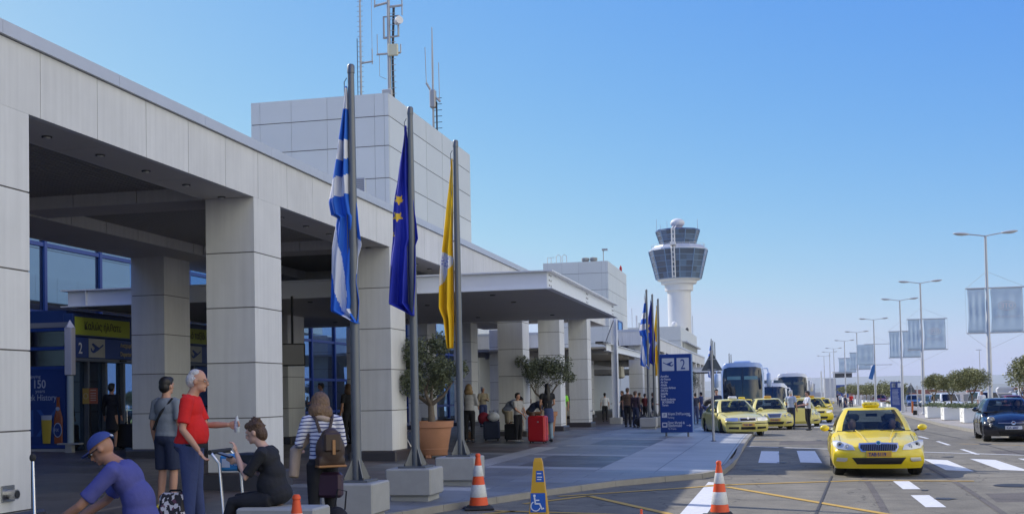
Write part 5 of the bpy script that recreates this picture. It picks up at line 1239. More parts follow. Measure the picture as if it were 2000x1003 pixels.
# ---------------- coaches and van
def coach(name, W, H, L, z0, m, label, loc, rz, glassm, pale, roofb=True):
    o = empty(name, loc, rz, label, 'coach', None); w_ = W/2
    def yf(x, z): return .32*(abs(x)/w_)**3+max(0, (z-.9)/(H-.9))**2*.38+(.05 if z < .45 else 0)
    zs = [.32, .45, .7, 1.0, 1.3, 1.8, 2.4, H-.55, H-.3, H-.13, H-.03, H]; wk = [.96, .98, 1, 1, 1, 1, 1, .985, .96, .90, .80, .55]
    ys = [0, .05, .15, .35, .7, 1.3]+[1.3+(L-1.6)*k/10 for k in range(1, 10)]+[L-.3, L-.1, L]
    b = MB(); rows = []
    for y in ys:
        r = []
        for z, k in zip(zs, wk):
            x = w_*k*(1 if y > .35 else .93+.07*sqrt(max(0, y/.35))); t = max(0, 1-y/1.3); r.append((x, y+yf(x, z)*t*t, z))
        rows.append([(-p[0], p[1], p[2]) for p in r]+r[::-1])
    b.grid(rows, m)
    for i in range(len(zs)-1):
        n_ = 16; x0, x1 = w_*wk[i]*.93, w_*wk[i+1]*.93
        for j in range(n_):
            q = []
            for (u, xx, z) in ((j, x0, zs[i]), (j+1, x0, zs[i]), (j+1, x1, zs[i+1]), (j, x1, zs[i+1])):
                x = -xx+2*xx*u/n_; q.append((x, yf(x, z), z))
            b.add(q, [[0, 1, 2, 3]], m)
    x1 = w_*wk[-1]*.93; b.add([(-w_*.96, L, .32), (w_*.96, L, .32), (w_, L, H-.5), (w_*.55, L, H), (-w_*.55, L, H), (-w_, L, H-.5)], [[0, 1, 2, 3, 4, 5]], m)
    b.build('body', None, o, 40, weld=True)
    def patch(poly, mm, off, nm_, sub=8, par=None):
        P = []
        for (a, c_), (d, e) in zip(poly, poly[1:]+poly[:1]):
            for k in range(sub): P.append((a+(d-a)*k/sub, c_+(e-c_)*k/sub))
        cx = sum(p[0] for p in P)/len(P); cz = sum(p[1] for p in P)/len(P); rg = []
        for j in range(5):
            t = 1-j/4*.999; rg.append([(cx+(x-cx)*t, yf(cx+(x-cx)*t, cz+(z-cz)*t)-off, cz+(z-cz)*t) for x, z in P])
        q = MB(); q.grid([[(p[0], p[1]+off+.02, p[2]) for p in rg[0]]]+rg, mm, closed=True); return q.build(nm_, None, par or o, 50, weld=True)
    zb = 1.28; patch([(-w_*.90, zb), (-w_*.5, zb-.07), (w_*.5, zb-.07), (w_*.90, zb), (w_*.915, H-.9), (w_*.86, H-.35), (w_*.6, H-.26), (-w_*.6, H-.26), (-w_*.86, H-.35), (-w_*.915, H-.9)], glassm, .012, 'windshield')
    b = MB(); b.box((-.008, yf(0, 1.5)-.02, zb-.05), (.008, yf(0, 1.3)+.05, H-.3), M_UND); 
    b = MB(); b.tube([(0, yf(0, z)-.018, z) for z in (zb-.05, 1.8, 2.4, H-.3)], .012, 4, M_UND); b.build('centre_strip', None, o)
    for s in (-1, 1):
        patch([(s*w_*.08, zb+1.32), (s*w_*.70, zb+1.32), (s*w_*.70, zb+1.52), (s*w_*.08, zb+1.52)], pale, .016, 'sun_blind')
        b = MB(); b.tube([(s*.1, yf(.1, zb)-.03, zb-.02), (s*.9, yf(.9, zb)-.035, zb+.12)], .012, 4, M_UND); b.build('wiper', None, o)
        patch([(s*w_*.52, .62), (s*w_*.86, .66), (s*w_*.88, .86), (s*w_*.56, .80)], M_HEAD, .012, 'headlight')
        b = MB(); b.tube([(s*w_*.9, .25, H-.35), (s*(w_+.18), -.12, H-.38), (s*(w_+.24), -.2, H-.65)], .035, 8, m); b.box((s*(w_+.24)-.12, -.30, H-1.45), (s*(w_+.24)+.12, -.12, H-.65), m, bev=.04); b.build('mirror', None, o, 50)
        for yw in (2.6, L-3.4):
            b = MB(); M = Matrix.Translation((s*(w_-.16), yw, .5)) @ Matrix.Rotation(pi/2, 4, 'Y'); b.lathe([(.5, -.15), (.5, .13), (.46, .15), (.3, .15), (.28, .1), (.02, .1)], 24, M_TYRE, M); b.build('wheel', None, o, 40)
        b = MB(); b.box((s*(w_-.02), 1.2, 1.45), (s*(w_+.006), L-.6, H-.6), glassm); b.build('side_glazing', None, o)
    patch([(-w_*.5, .5), (w_*.5, .5), (w_*.5, .62), (-w_*.5, .62)], M_GRB, .01, 'grille')
    b = MB(); b.box((-.26, yf(0, .42)-.02, .36), (.26, yf(0, .42), .47), M_PLW); b.build('number_plate', None, o)
    b = MB(); b.box((-.5, 1.6, H-.02), (.5, 3.4, H+.12), m, bev=.05); b.build('roof_unit', None, o)
    return o
def coach_glass(name, c_):
    return mat(name, c_, .06, spec=.8)
M_CGL = coach_glass('coach_glass', (.012, .02, .035))
coach('coach', 2.5, 3.6, 12, .3, paint('coach_blue', (.30, .42, .66)), 'pale blue tour coach with a huge dark windscreen behind the parked taxis', (-1.95, 70.5, zr(70)), radians(1.5), M_CGL, mat('pale_blind', (.10, .22, .28), .6))
coach('coach', 2.5, 3.5, 12, .3, paint('coach_white', (.72, .73, .74)), 'white tour coach behind the two standing men', (1.2, 97, zr(97)), radians(-1), M_CGL, mat('dim_blind', (.06, .09, .11), .6))
coach('van', 2.0, 2.6, 6, .3, paint('coach_white', (.72, .73, .74)), 'white minibus between the blue and white coaches', (-.3, 86, zr(86)), 0, M_CGL, mat('dim_blind', (.06, .09, .11)))['category'] = 'van'
# ================================================================== PEOPLE
def remeshed(b, name, m, vox, parent, smooth=2, fn=None):
    me = b.mesh('tmp'); t = bpy.data.objects.new('tmp', me); C.objects.link(t)
    md = t.modifiers.new('r', 'REMESH'); md.mode = 'VOXEL'; md.voxel_size = vox
    if smooth: ms = t.modifiers.new('s', 'SMOOTH'); ms.factor = .5; ms.iterations = smooth
    dg = bpy.context.evaluated_depsgraph_get(); dg.update(); out = bpy.data.meshes.new_from_object(t.evaluated_get(dg)); bpy.data.objects.remove(t)
    out.name = name; out.materials.clear()
    if fn:
        ms_ = []
        for p in out.polygons:
            q = fn(p.center)
            if q not in ms_: ms_.append(q)
            p.material_index = ms_.index(q)
        for q in ms_: out.materials.append(q)
    else: out.materials.append(m)
    out.shade_smooth(); o = bpy.data.objects.new(name, out); C.objects.link(o); o.parent = parent; return o
def Vc(*a): return Vector(a)
def axes(z, xr):
    z = z.normalized(); y = z.cross(xr).normalized(); x = y.cross(z); return Matrix((x, y, z)).transposed()
SKIN = {'a': mat('skin', (.50, .27, .18)), 'b': mat('skin_tan', (.36, .18, .11), .55), 'c': mat('skin_pale', (.58, .36, .27), .55)}
def cloth(name, col, **k): return mat(name, col, .85, var=.16, vscale=9, bump=.9, bscale=7, **k)
def stripes_mat():
    m = mat('striped_knit', (.7, .7, .75), .85, bump=.6, bscale=8); n = m.node_tree; L = n.links.new; p = n.nodes["Principled BSDF"]
    tc = n.nodes.new("ShaderNodeTexCoord"); s = n.nodes.new("ShaderNodeSeparateXYZ"); L(tc.outputs["Object"], s.inputs[0])
    nz = n.nodes.new("ShaderNodeTexNoise"); nz.inputs["Scale"].default_value = 4; L(tc.outputs["Object"], nz.inputs["Vector"])
    a = n.nodes.new("ShaderNodeMath"); a.operation = 'MULTIPLY_ADD'; a.inputs[1].default_value = .06; L(nz.outputs["Fac"], a.inputs[0]); L(s.outputs["Z"], a.inputs[2])
    f = n.nodes.new("ShaderNodeMath"); f.operation = 'MODULO'; f.inputs[1].default_value = .042; L(a.outputs[0], f.inputs[0])
    g = n.nodes.new("ShaderNodeMath"); g.operation = 'LESS_THAN'; g.inputs[1].default_value = .013; L(f.outputs[0], g.inputs[0])
    mx_ = n.nodes.new("ShaderNodeMix"); mx_.data_type = 'RGBA'; L(g.outputs[0], mx_.inputs[0]); mx_.inputs[6].default_value = (.66, .67, .74, 1); mx_.inputs[7].default_value = (.02, .03, .16, 1); L(mx_.outputs[2], p.inputs["Base Color"]); return m
def figure(loc, rz, label, h=1.75, pose=None, skin='a', shirt=None, legs=None, shoe=None, hair=None, sleeve=.55, leglen=1, hairstyle='short', fat=0, female=0, vox=.022, near=0, skirt=0, tuck=None, group=None, parent=None, name='person'):
    """facing local -y. joints in metres for a 1.75 m body, scaled by h/1.75"""
    J = dict(pel=(0, 0, .95), che=(0, 0, 1.28), nek=(0, .015, 1.47), hed=(0, -.015, 1.635), sl=(-.18, 0, 1.415), sr=(.18, 0, 1.415), el=(-.235, .02, 1.13), er=(.235, .02, 1.13), wl=(-.25, -.05, .88), wr=(.25, -.05, .88),
             hl=(-.09, 0, .92), hr=(.09, 0, .92), kl=(-.10, -.02, .50), kr=(.10, -.02, .50), al=(-.105, .02, .085), ar=(.105, .02, .085), face=(0, -1, 0), toel=(0, -1, 0), toer=(0, -1, 0))
    if pose: J.update(pose)
    k = h/1.75; P = {a: Vc(*b)*(k if a not in ('face', 'toel', 'toer', 'handl', 'handr') else 1) for a, b in J.items() if isinstance(b, tuple)}
    o = empty(name, loc, rz, label, 'person', group); S = SKIN[skin]; f = k*(.93 if female else 1)
    xr = (P['sr']-P['sl']).normalized(); up = (P['nek']-P['pel']).normalized(); T = axes(up, xr)
    # ---- body, one continuous surface
    b = MB(); hd = P['hed']; fd = P['face'].normalized(); side = fd.cross(Vc(0, 0, 1)).normalized(); hu = side.cross(fd).normalized(); R = Matrix((side, -fd, hu)).transposed()
    def hp(x, y, z): return hd+R @ Vc(x*k, y*k, z*k)
    b.ell(hp(0, .01, .02), (.074*k, .095*k, .105*k), 18, 14, R=R); b.ell(hp(0, -.02, -.055), (.056*k, .066*k, .062*k), 14, 10, R=R)
    b.ell(hp(0, -.075, -.085), (.025*k, .02*k, .02*k), 10, 8, R=R)                               # chin
    if near:
        b.ell(hp(0, -.098, -.012), (.012*k, .018*k, .03*k), 8, 8, R=R); b.ell(hp(0, -.108, -.026), (.016*k, .014*k, .012*k), 8, 8, R=R)   # nose
        for s in (-1, 1): b.ell(hp(s*.078, .012, -.008), (.012*k, .02*k, .032*k), 8, 8, R=R); b.ell(hp(s*.03, -.082, .028), (.025*k, .012*k, .01*k), 8, 6, R=R)
        b.ell(hp(0, -.088, -.052), (.024*k, .012*k, .010*k), 8, 6, R=R)
    else: b.ell(hp(0, -.095, -.015), (.014*k, .02*k, .025*k), 8, 6, R=R)
    b.tube([P['nek']-up*.03*k, hd-Vc(0, 0, .05*k)+fd*-.01], [.062*f, .054*f], 12)
    b.ell((P['che']+P['nek'])*.5-up*.02, (.155*f, .10*f, .15*f), 16, 12, R=T); b.ell(P['pel']+(P['che']-P['pel'])*.4, (.135*f, .095*f, .2*f), 14, 10, R=T); b.ell(P['pel'], (.15*f, .11*f, .12*f), 14, 10, R=T)
    for s in 'lr':
        b.tube([P['s'+s]+(P['nek']-P['s'+s])*.2, P['s'+s], P['e'+s]*.5+P['s'+s]*.5, P['e'+s], P['e'+s]*.55+P['w'+s]*.45, P['w'+s]], [.05*f, .053*f, .046*f, .038*f, .038*f, .026*f], 10)
        b.tube([P['h'+s], P['h'+s]*.6+P['k'+s]*.4, P['k'+s], P['k'+s]*.65+P['a'+s]*.35, P['a'+s]], [.085*f, .078*f, .055*f, .056*f, .036*f], 10)
        hdv = P.get('hand'+s); wd = (P['w'+s]-P['e'+s]).normalized(); pal = hdv.normalized() if hdv else (wd+Vc(0, 0, -.15)).normalized()
        pw = pal.cross(Vc(0, 1, .3) if abs(pal.y) < .8 else Vc(1, 0, 0)).normalized(); pn = pal.cross(pw)
        A = axes(pal, pw); c0 = P['w'+s]+pal*.045*k; b.ell(c0, (.038*f, .017*f, .052*f), 12, 10, R=A)
        curl = J.get('curl'+s, .5)
        if near:
            for q, (ox, ln) in enumerate(((-.027, .066), (-.009, .078), (.009, .073), (.026, .056))):
                p0 = c0+pal*.035*k+pw*ox*f; p1 = p0+pal*ln*.5*k+pn*curl*.018*k; p2 = p1+(pal*(1-curl)+pn*curl).normalized()*ln*.33*k; p3 = p2+(pal*(.6-curl)+pn*(curl+.3)).normalized()*ln*.3*k
                b.tube([p0-pal*.02*k, p0, p1, p2, p3], [.0095*k, .0092*k, .0086*k, .008*k, .0065*k], 8)
            sg = 1 if s == 'l' else -1; p0 = P['w'+s]+pal*.02*k-pw*.025*f; b.tube([p0, p0-pw*.022*k+pal*.02*k, p0-pw*.03*k+pal*.045*k+pn*.012*k], [.013*k, .011*k, .008*k], 8)
        else: b.tube([c0+pal*.03*k, c0+pal*.085*k+pn*curl*.03*k], [.032*f, .016*f], 8)
        td = P['toe'+s].normalized(); b.ell(P['a'+s]+td*.06*k+Vc(0, 0, -.045*k), (.035*f, .035*f, .03*f), 10, 8)
    remeshed(b, 'body', S, vox*.55 if near else vox*.8, o)
    # ---- shirt
    if shirt:
        b = MB(); m1 = P['pel']+(P['che']-P['pel'])*.35; fw = T @ Vc(0, -1, 0)
        b.ell((P['che']+P['nek'])*.5-up*.03*k, (.178*f, .122*f, .155*f), 18, 12, R=T); b.ell(P['che']-up*.08*k, (.165*f, .125*f, .17*f), 18, 12, R=T)
        b.ell(m1+fw*fat*.045*k, ((.155+fat*.05)*f, (.12+fat*.065)*f, (.21)*f), 18, 12, R=T); b.ell(P['pel']+up*.03*k, ((.168+fat*.04)*f, (.128+fat*.045)*f, .12*f), 16, 10, R=T)
        if female: 
            for s in (-1, 1): b.ell(P['che']+T @ Vc(s*.075*f, -.10*f, .02*f), (.065*f, .06*f, .065*f), 12, 8)
        b.tube([P['nek']-up*.07*k, P['nek']-up*.0*k], [.09*f, .064*f], 14)
        for s in 'lr':
            a, e, w_ = P['s'+s], P['e'+s], P['w'+s]
            pts = [a+(P['nek']-a)*.35, a, a+(e-a)*.5]; rs = [.062*f, .070*f, .064*f]
            if sleeve >= .9: pts += [e, e+(w_-e)*.5, e+(w_-e)*min(1, sleeve-.06)]; rs += [.054*f, .048*f, .04*f]
            else: pts += [a+(e-a)*min(1.0, .5+sleeve*.5)]; rs += [.066*f]
            b.tube(pts, rs, 14)
        if tuck is not None:
            zc = P['pel'].z+tuck*k; b.v = [(v[0], v[1], max(v[2], zc)) for v in b.v]
        remeshed(b, 'shirt', None if callable(shirt) else shirt, vox*.8 if near else vox, o, fn=shirt if callable(shirt) else None)
    if legs:
        b = MB(); b.ell(P['pel']+up*.0, ((.172+fat*.03)*f, (.135+fat*.04)*f, .115*f), 16, 10, R=T)
        if skirt: b.tube([P['pel'], (P['kl']+P['kr'])*.5, (P['al']+P['ar'])*.5+Vc(0, 0, skirt*k)], [.15*f, .19*f, .20*f], 18)
        else:
            for s in 'lr':
                hh, kk, aa = P['h'+s], P['k'+s], P['a'+s]; pts = [hh, hh+(kk-hh)*.45]; rs = [.104*f+fat*.01, .096*f]
                if leglen >= .6: pts += [kk, kk+(aa-kk)*.5, kk+(aa-kk)*(.98)]; rs += [.074*f, .068*f, .064*f]
                else: pts += [hh+(kk-hh)*(.75+leglen*.4)]; rs += [.095*f]
                b.tube(pts, rs, 14)
        remeshed(b, 'trousers' if not skirt else 'skirt', legs, vox*.8 if near else vox, o)
    for s in 'lr':
        td = P['toe'+s].normalized(); b = MB(); A = axes(td, td.cross(Vc(0, 0, 1))); c0 = P['a'+s]+Vc(0, 0, -.045*k)
        b.ell(c0+td*.06*k, (.048*f, .045*f, .135*k), 12, 10, R=A); b.ell(c0, (.045*f, .05*f, .05*f), 10, 8)
        for i_, v in enumerate(b.v):
            if v[2] < P['a'+s].z-.083*k: b.v[i_] = (v[0], v[1], P['a'+s].z-.083*k)
        b.build('shoe', shoe or M_SHD, o, 60)
    if hair:
        b = MB(); g = 1.0
        if hairstyle == 'bald': b.ell(hp(0, .052, .005), (.084*k, .078*k, .088*k), 14, 10, R=R); b.ell(hp(0, .02, .012), (.083*k, .055*k, .06*k), 12, 8, R=R); b.ell(hp(0, .03, .075), (.07*k, .075*k, .052*k), 12, 8, R=R)
        else: b.ell(hp(0, .028, .045), (.086*k, .095*k, .088*k), 16, 12, R=R); b.ell(hp(0, .055, -.01), (.078*k, .07*k, .085*k), 14, 10, R=R); b.ell(hp(0, -.03, .085), (.07*k, .06*k, .045*k), 12, 8, R=R)
        if hairstyle == 'bob': b.ell(hp(0, .035, .0), (.112*k, .108*k, .14*k), 16, 12, R=R); b.ell(hp(-.03, .045, -.10), (.115*k, .095*k, .11*k), 16, 12, R=R); b.ell(hp(.05, .03, -.12), (.085*k, .085*k, .10*k), 16, 12, R=R)
        if hairstyle == 'long': b.ell(hp(0, .06, -.10), (.09*k, .06*k, .20*k), 16, 12, R=R); b.ell(hp(0, .10, -.28), (.075*k, .04*k, .16*k), 14, 10, R=R)
        if hairstyle == 'bun': b.ell(hp(0, .11, .06), (.045*k, .045*k, .045*k), 12, 8, R=R)
        if hairstyle == 'tousled':
            r = random.Random(5)
            for q in range(46):
                a = r.random()*6.28; e = r.uniform(.0, 1.45); v = Vc(cos(a)*cos(e)*.088, sin(a)*cos(e)*.1+.03, sin(e)*.1+.03)
                if v.y < -.05 and v.z < .06: continue
                b.tube([hp(*(v*.8)), hp(*(v*1.12+Vc(0, .0, r.uniform(-.01, .03))))], [.02*k, .006*k], 6)
            b.ell(hp(0, .07, -.03), (.08*k, .06*k, .09*k), 14, 10, R=R)
        remeshed(b, 'hair', hair, .009 if near else .016, o, 1)
    if near and near > 1:
        for s in (-1, 1): b = MB(); b.ell(hp(s*.031, -.079, .006), (.013*k, .008*k, .009*k), 10, 8, R=R, m=mat('eye_white', (.6, .6, .58), .2)); b.ell(hp(s*.031, -.086, .006), (.006*k, .003*k, .006*k), 8, 6, R=R, m=M_UND); b.build('eye', None, o, 60)
        b = MB(); b.ell(hp(0, -.096, -.05), (.024*k, .006*k, .005*k), 10, 6, R=R, m=mat('lips', (.36, .13, .11), .5)); b.build('lips', None, o, 60)
    o['_'] = 0; del o['_']
    return o, P, hp
T_RED = cloth('red_polo', (.62, .012, .012)); T_DEN = cloth('denim', (.045, .065, .17)); T_LDEN = cloth('light_denim', (.22, .32, .42)); T_BLK = cloth('black_cloth', (.012, .013, .018)); T_GREY = cloth('grey_tee', (.20, .23, .27)); T_LGR = cloth('light_grey_knit', (.40, .40, .41))
T_BLU = cloth('indigo_tee', (.07, .075, .26)); T_NAVY = cloth('navy_cloth', (.02, .03, .07)); T_KHK = cloth('khaki', (.34, .29, .20)); T_WHT = cloth('white_cotton', (.62, .64, .68)); T_GRN = mat('hi_vis_green', (.25, .75, .03), .6); T_BRN = cloth('brown_cloth', (.10, .06, .04))
T_CHK = cloth('check_shirt', (.40, .46, .58)); T_CAP = cloth('cap_blue', (.035, .06, .22)); H_BRN = mat('hair_brown', (.085, .045, .022), .6, var=.4, vscale=60, bump=1, bscale=45); H_BLD = mat('hair_blond', (.26, .17, .075), .55, var=.3, vscale=40); H_DBL = mat('hair_dark_blond', (.15, .085, .04), .5, var=.6, vscale=38, bump=1, bscale=35); H_GRY = mat('hair_white', (.52, .51, .50), .6, var=.2, vscale=50, bump=.8, bscale=50); H_BLK = mat('hair_black', (.012, .01, .009), .5); H_RED = mat('hair_red', (.45, .13, .03), .6)
S_WHT = mat('white_shoe', (.6, .6, .6), .6); S_YEL = mat('yellow_shoe', (.6, .5, .04), .6)
def G(x, y): return zp(x, y)

# 1 man in the red polo shirt (faces right, seen from his right side)
X, Y = -6.80, 12.95
o, P, hp = figure((X, Y, G(X, Y)), radians(104), 'large grey haired man in a red polo shirt and jeans holding a bottle', 1.98,
    dict(pel=(0, .02, .95), che=(0, .0, 1.27), nek=(0, .0, 1.46), hed=(0, -.075, 1.615), face=(0, -1, -.12), el=(-.25, .03, 1.12), wl=(-.23, -.13, .90), er=(.22, -.10, 1.15), wr=(.15, -.36, 1.15), handr=(0, -1, .1), curll=.5, curlr=1.0, kl=(-.1, -.0, .5), ar=(.11, -.06, .085)),
    'a', T_RED, T_DEN, M_SHD, H_GRY, .62, 1, 'bald', .7, 0, .018, 2, tuck=.01)
M_SPEC = mat('spectacle_wire', (.08, .07, .06), .3, metal=.6)
b = MB()
for s in (-1, 1):
    b.tube([hp(s*.031+.022*cos(a), -.100, .006+.018*sin(a)) for a in [2*pi*q/14 for q in range(15)]], .0016, 4); b.tube([hp(s*.053, -.1, .008), hp(s*.082, .0, .01)], .002, 4)
b.build('spectacles', M_SPEC, o)
b = MB(); rings = [[P['pel']+Vc(cos(a)*r_, -.012+sin(a)*(r_-.02), z) for a in [2*pi*q/28 for q in range(28)]] for r_, z in ((.212, -.03), (.214, .015))]; b.grid(rings, None, closed=True); b.build('belt', T_BLK, o, 60)
b = MB(); b.tube([P['nek']+Vc(.09*cos(a), .005+.085*sin(a), -.015+.03*sin(a)) for a in [2*pi*q/20 for q in range(21)]], .016, 7); b.build('collar', T_RED, o, 60)
bt = empty('water_bottle', (0, 0, 0), 0, 'small clear plastic water bottle in the hand of the man in red', 'bottle'); M = Matrix.Translation((X, Y, G(X, Y))) @ Matrix.Rotation(radians(104), 4, 'Z'); bt.location = M @ (P['wr']+Vc(-.01, -.10, -.09))
b = MB(); b.lathe([(.028, 0), (.031, .01), (.031, .12), (.02, .165), (.012, .18), (.012, .2)], 16, mat('clear_plastic', (.45, .5, .52), .1, spec=.8)); b.build('bottle_body', None, bt, 40); b = MB(); b.lathe([(.0315, .05), (.0315, .1)], 16, T_WHT, caps=False); b.build('bottle_label', None, bt)

# 2 man in grey tee behind him
X, Y = -8.52, 15.5
o, P, hp = figure((X, Y, G(X, Y)), radians(165), 'dark haired man in a grey T-shirt and dark shorts with a shoulder strap, back turned', 1.88, dict(), 'a', T_GREY, T_NAVY, S_YEL, H_BLK, .6, .45, 'short', .15, 0, .02, 1)
b = MB(); b.tube([P['sl']+Vc(.03, .05, .06), P['che']+Vc(-.02, .145, 0), P['pel']+Vc(.16, .1, .12)], .018, 6); b.build('strap', T_BLK, o)

# 3 man in blue tee and cap, seated, leaning forward, facing left
X, Y = -5.05, 8.75
o, P, hp = figure((X, Y, G(X, Y)-.02), radians(-78), 'man in an indigo T-shirt and blue cap sitting bent forward, looking down', 1.80,
    dict(pel=(0, .05, .58), che=(0, -.05, .91), nek=(0, -.18, 1.12), hed=(0, -.305, 1.225), face=(0, -.85, -.60), sl=(-.2, -.13, 1.06), sr=(.2, -.15, 1.06), er=(.27, -.38, .80), wr=(.20, -.60, .66), el=(-.27, -.36, .80), wl=(-.16, -.60, .64), hl=(-.1, 0, .54), hr=(.1, 0, .54), kl=(-.16, -.46, .56), kr=(.16, -.46, .56), al=(-.17, -.50, .09), ar=(.17, -.50, .09), curll=.8, curlr=.8),
    'b', T_BLU, T_LDEN, S_WHT, None, .62, 1, 'short', .15, 0, .018, 2)
b = MB(); b.ell(hp(0, .012, .052), (.088, .108, .085), 18, 12, R=None); 
b = MB()
rows = []
for i in range(8):
    t = i/7*pi/2; rows.append([hp(.09*cos(a)*cos(t), .018+.112*sin(a)*cos(t), .035+.092*sin(t)) for a in [2*pi*q/22 for q in range(22)]])
b.grid(rows, closed=True); cp = b.build('cap', T_CAP, o, 60)
b = MB(); b.grid([[hp(.075*sin(a)*r_, -.085-.085*r_*cos(a)*1.0+.03*(1-r_), .04-.012*r_*abs(sin(a))) for a in [-pi/2+pi*q/10 for q in range(11)]] for r_ in (.2, .6, 1.0)]); q = b.build('cap_peak', T_CAP, cp); md = q.modifiers.new('t', 'SOLIDIFY'); md.thickness = .008
b = MB()
for q in range(3): b.tube([hp(.0+.02*q-.02, .13, .03), hp(.0+.02*q-.02, .128, .05)], .004, 4)
b.build('cap_print', T_WHT, cp)
b = MB()
for s in (-1, 1): b.ell(hp(s*.034, -.098, .004), (.028, .012, .018), 10, 8); b.tube([hp(s*.06, -.09, .008), hp(s*.085, .0, .005)], .004, 5)
b.build('sunglasses', M_UND, o, 60)

# 4 seated woman in black, facing left, hand at her chin
X, Y = -5.06, 11.35
o, P, hp = figure((X, Y, G(X, Y)), radians(-86), 'woman with short brown hair in black, seated on the concrete bench reading', 1.68,
    dict(pel=(0, .06, .66), che=(0, .0, .98), nek=(0, -.09, 1.18), hed=(0, -.19, 1.33), face=(0, -.95, -.32), sl=(-.19, -.05, 1.12), sr=(.19, -.05, 1.12), er=(.22, -.22, .86), wr=(.10, -.36, 1.12), handr=(-.1, -.25, 1), el=(-.23, -.22, .86), wl=(-.1, -.44, 1.02), handl=(.1, -1, .35), hl=(-.1, .02, .62), hr=(.1, .02, .62), kl=(-.13, -.42, .62), kr=(.12, -.40, .60), al=(-.14, -.52, .1), ar=(.12, -.56, .1), curll=.9, curlr=.7),
    'c', T_BLK, T_BLK, M_SHD, H_BRN, .75, 1, 'tousled', .9, 1, .018, 2)
b = MB(); M = Matrix.Translation(P['wl']+Vc(.05, -.10, .06)) @ Matrix.Rotation(radians(-18), 4, 'X'); b.box((-.05, -.07, 0), (.06, .07, .014), T_NAVY, M); b.box((-.045, -.065, .0141), (.055, .065, .018), T_GREY, M)
q = b.build('booklet'); q.location = (X, Y, G(X, Y)); q.rotation_euler.z = radians(-86); tag(q, 'small dark booklet held open by the seated woman in black', 'book')
# her black bag behind on the bench
q = MB(); q.ell((0, 0, .2), (.17, .14, .24), 16, 12); o2 = remeshed(q, 'black_bag', T_BLK, .03, None); o2.location = (-4.72, 12.25, G(-4.7, 12.2)+.0); tag(o2, 'soft black bag standing on the ground behind the seated woman', 'bag')
b = MB(); b.tube([(.1, 0, .4), (.12, 0, .6), (.02, 0, .62), (-.02, 0, .4)], .01, 6, T_BLK); b.build('bag_handle', None, o2)

# 5 woman in striped top with backpack, from behind
X, Y = -4.93, 12.4
o, P, hp = figure((X, Y, G(X, Y)), radians(-142), 'woman in a blue and white striped top with brown backpack, back turned, head bowed', 1.70,
    dict(nek=(0, -.02, 1.45), hed=(0, -.075, 1.59), face=(-.15, -.9, -.45), er=(.27, -.02, 1.15), wr=(.20, -.22, 1.10), el=(-.25, -.02, 1.13), wl=(-.14, -.25, 1.05), kl=(-.1, -.06, .5), al=(-.14, .0, .085)),
    'c', stripes_mat(), T_BLK, M_SHD, H_DBL, .95, 1, 'bob', .1, 1, .018, 1)
b = MB(); b.tube([P['nek']+Vc(.10*cos(a), .01+.09*sin(a), -.02+.015*sin(a*2)) for a in [2*pi*q/20 for q in range(21)]], [.036]*21, 8); b.tube([P['nek']+Vc(.08, -.1, -.05), P['che']+Vc(.14, -.16, -.1), P['pel']+Vc(.26, -.16, .12), P['pel']+Vc(.30, -.1, -.18)], [.03, .05, .07, .06], 8); remeshed(b, 'scarf', cloth('beige_scarf', (.40, .31, .24)), .016, o)
bp = empty('backpack', (X, Y, G(X, Y)), radians(-142), 'dark brown leather backpack on the woman in stripes', 'backpack'); M_LEA = mat('dark_leather', (.05, .028, .018), .5, var=.25, vscale=20); M_TANL = mat('tan_leather', (.35, .17, .06), .5)
b = MB(); b.ell((-.03, .20, 1.05), (.17, .10, .20), 16, 12); b.box((-.18, .12, .88), (.12, .27, .96)); b.ell((-.03, .21, 1.2), (.11, .08, .09), 12, 8); remeshed(b, 'pouch', M_LEA, .02, bp)
b = MB(); b.box((-.12, .27, 1.03), (.07, .32, 1.24), M_LEA, bev=.02); b.build('flap', None, bp)
b = MB(); b.box((-.05, .321, 1.0), (-.015, .335, 1.16), M_TANL, bev=.004); b.build('buckle_strap', None, bp); b = MB(); b.box((-.19, .14, .86), (.13, .29, .885), M_TANL, bev=.008); b.build('base_trim', None, bp)
for s in (-1, 1): b = MB(); b.tube([(s*.05+.02, .16, 1.24), (s*.09+.01, .11, 1.38), (s*.11, .03, 1.43), (s*.12, -.08, 1.36)], .017, 6, M_LEA); b.build('shoulder_strap', None, bp)
hb = empty('handbag', (X+.10, Y-.02, G(X, Y)), 0, 'dark plum handbag hanging at the hip of the woman in stripes', 'bag'); b = MB(); b.box((-.14, -.07, .52), (.14, .05, .80), mat('plum_leather', (.045, .02, .04), .4), bev=.03); b.build('bag_body', None, hb)

# 6 others under the roof and on the pavement
GR_T = 'travellers in and around the colonnade'
arm_down = {}
def P_(x, y, rz, label, **k):
    k.setdefault('group', GR_T); o, P, hp = figure((x, y, G(x, y)), radians(rz), label, **k); return o, P, hp
SIT = dict(pel=(0, .05, .50), che=(0, .06, .82), nek=(0, .03, 1.02), hed=(0, .0, 1.18), sl=(-.18, .04, .96), sr=(.18, .04, .96), er=(.23, -.02, .68), wr=(.12, -.24, .60), el=(-.23, -.02, .68), wl=(-.12, -.24, .60), hl=(-.09, 0, .48), hr=(.09, 0, .48), kl=(-.11, -.42, .50), kr=(.11, -.42, .50), al=(-.11, -.44, .09), ar=(.11, -.44, .09))
BEND = dict(pel=(0, .1, .93), che=(0, -.12, 1.17), nek=(0, -.3, 1.22), hed=(0, -.43, 1.27), face=(0, -.8, -.6), sl=(-.18, -.24, 1.2), sr=(.18, -.24, 1.2), el=(-.22, -.36, .95), er=(.22, -.36, .95), wl=(-.16, -.5, .75), wr=(.16, -.5, .75))
WALK = dict(kl=(-.1, -.2, .52), al=(-.1, -.22, .10), kr=(.1, .08, .50), ar=(.1, .32, .14))
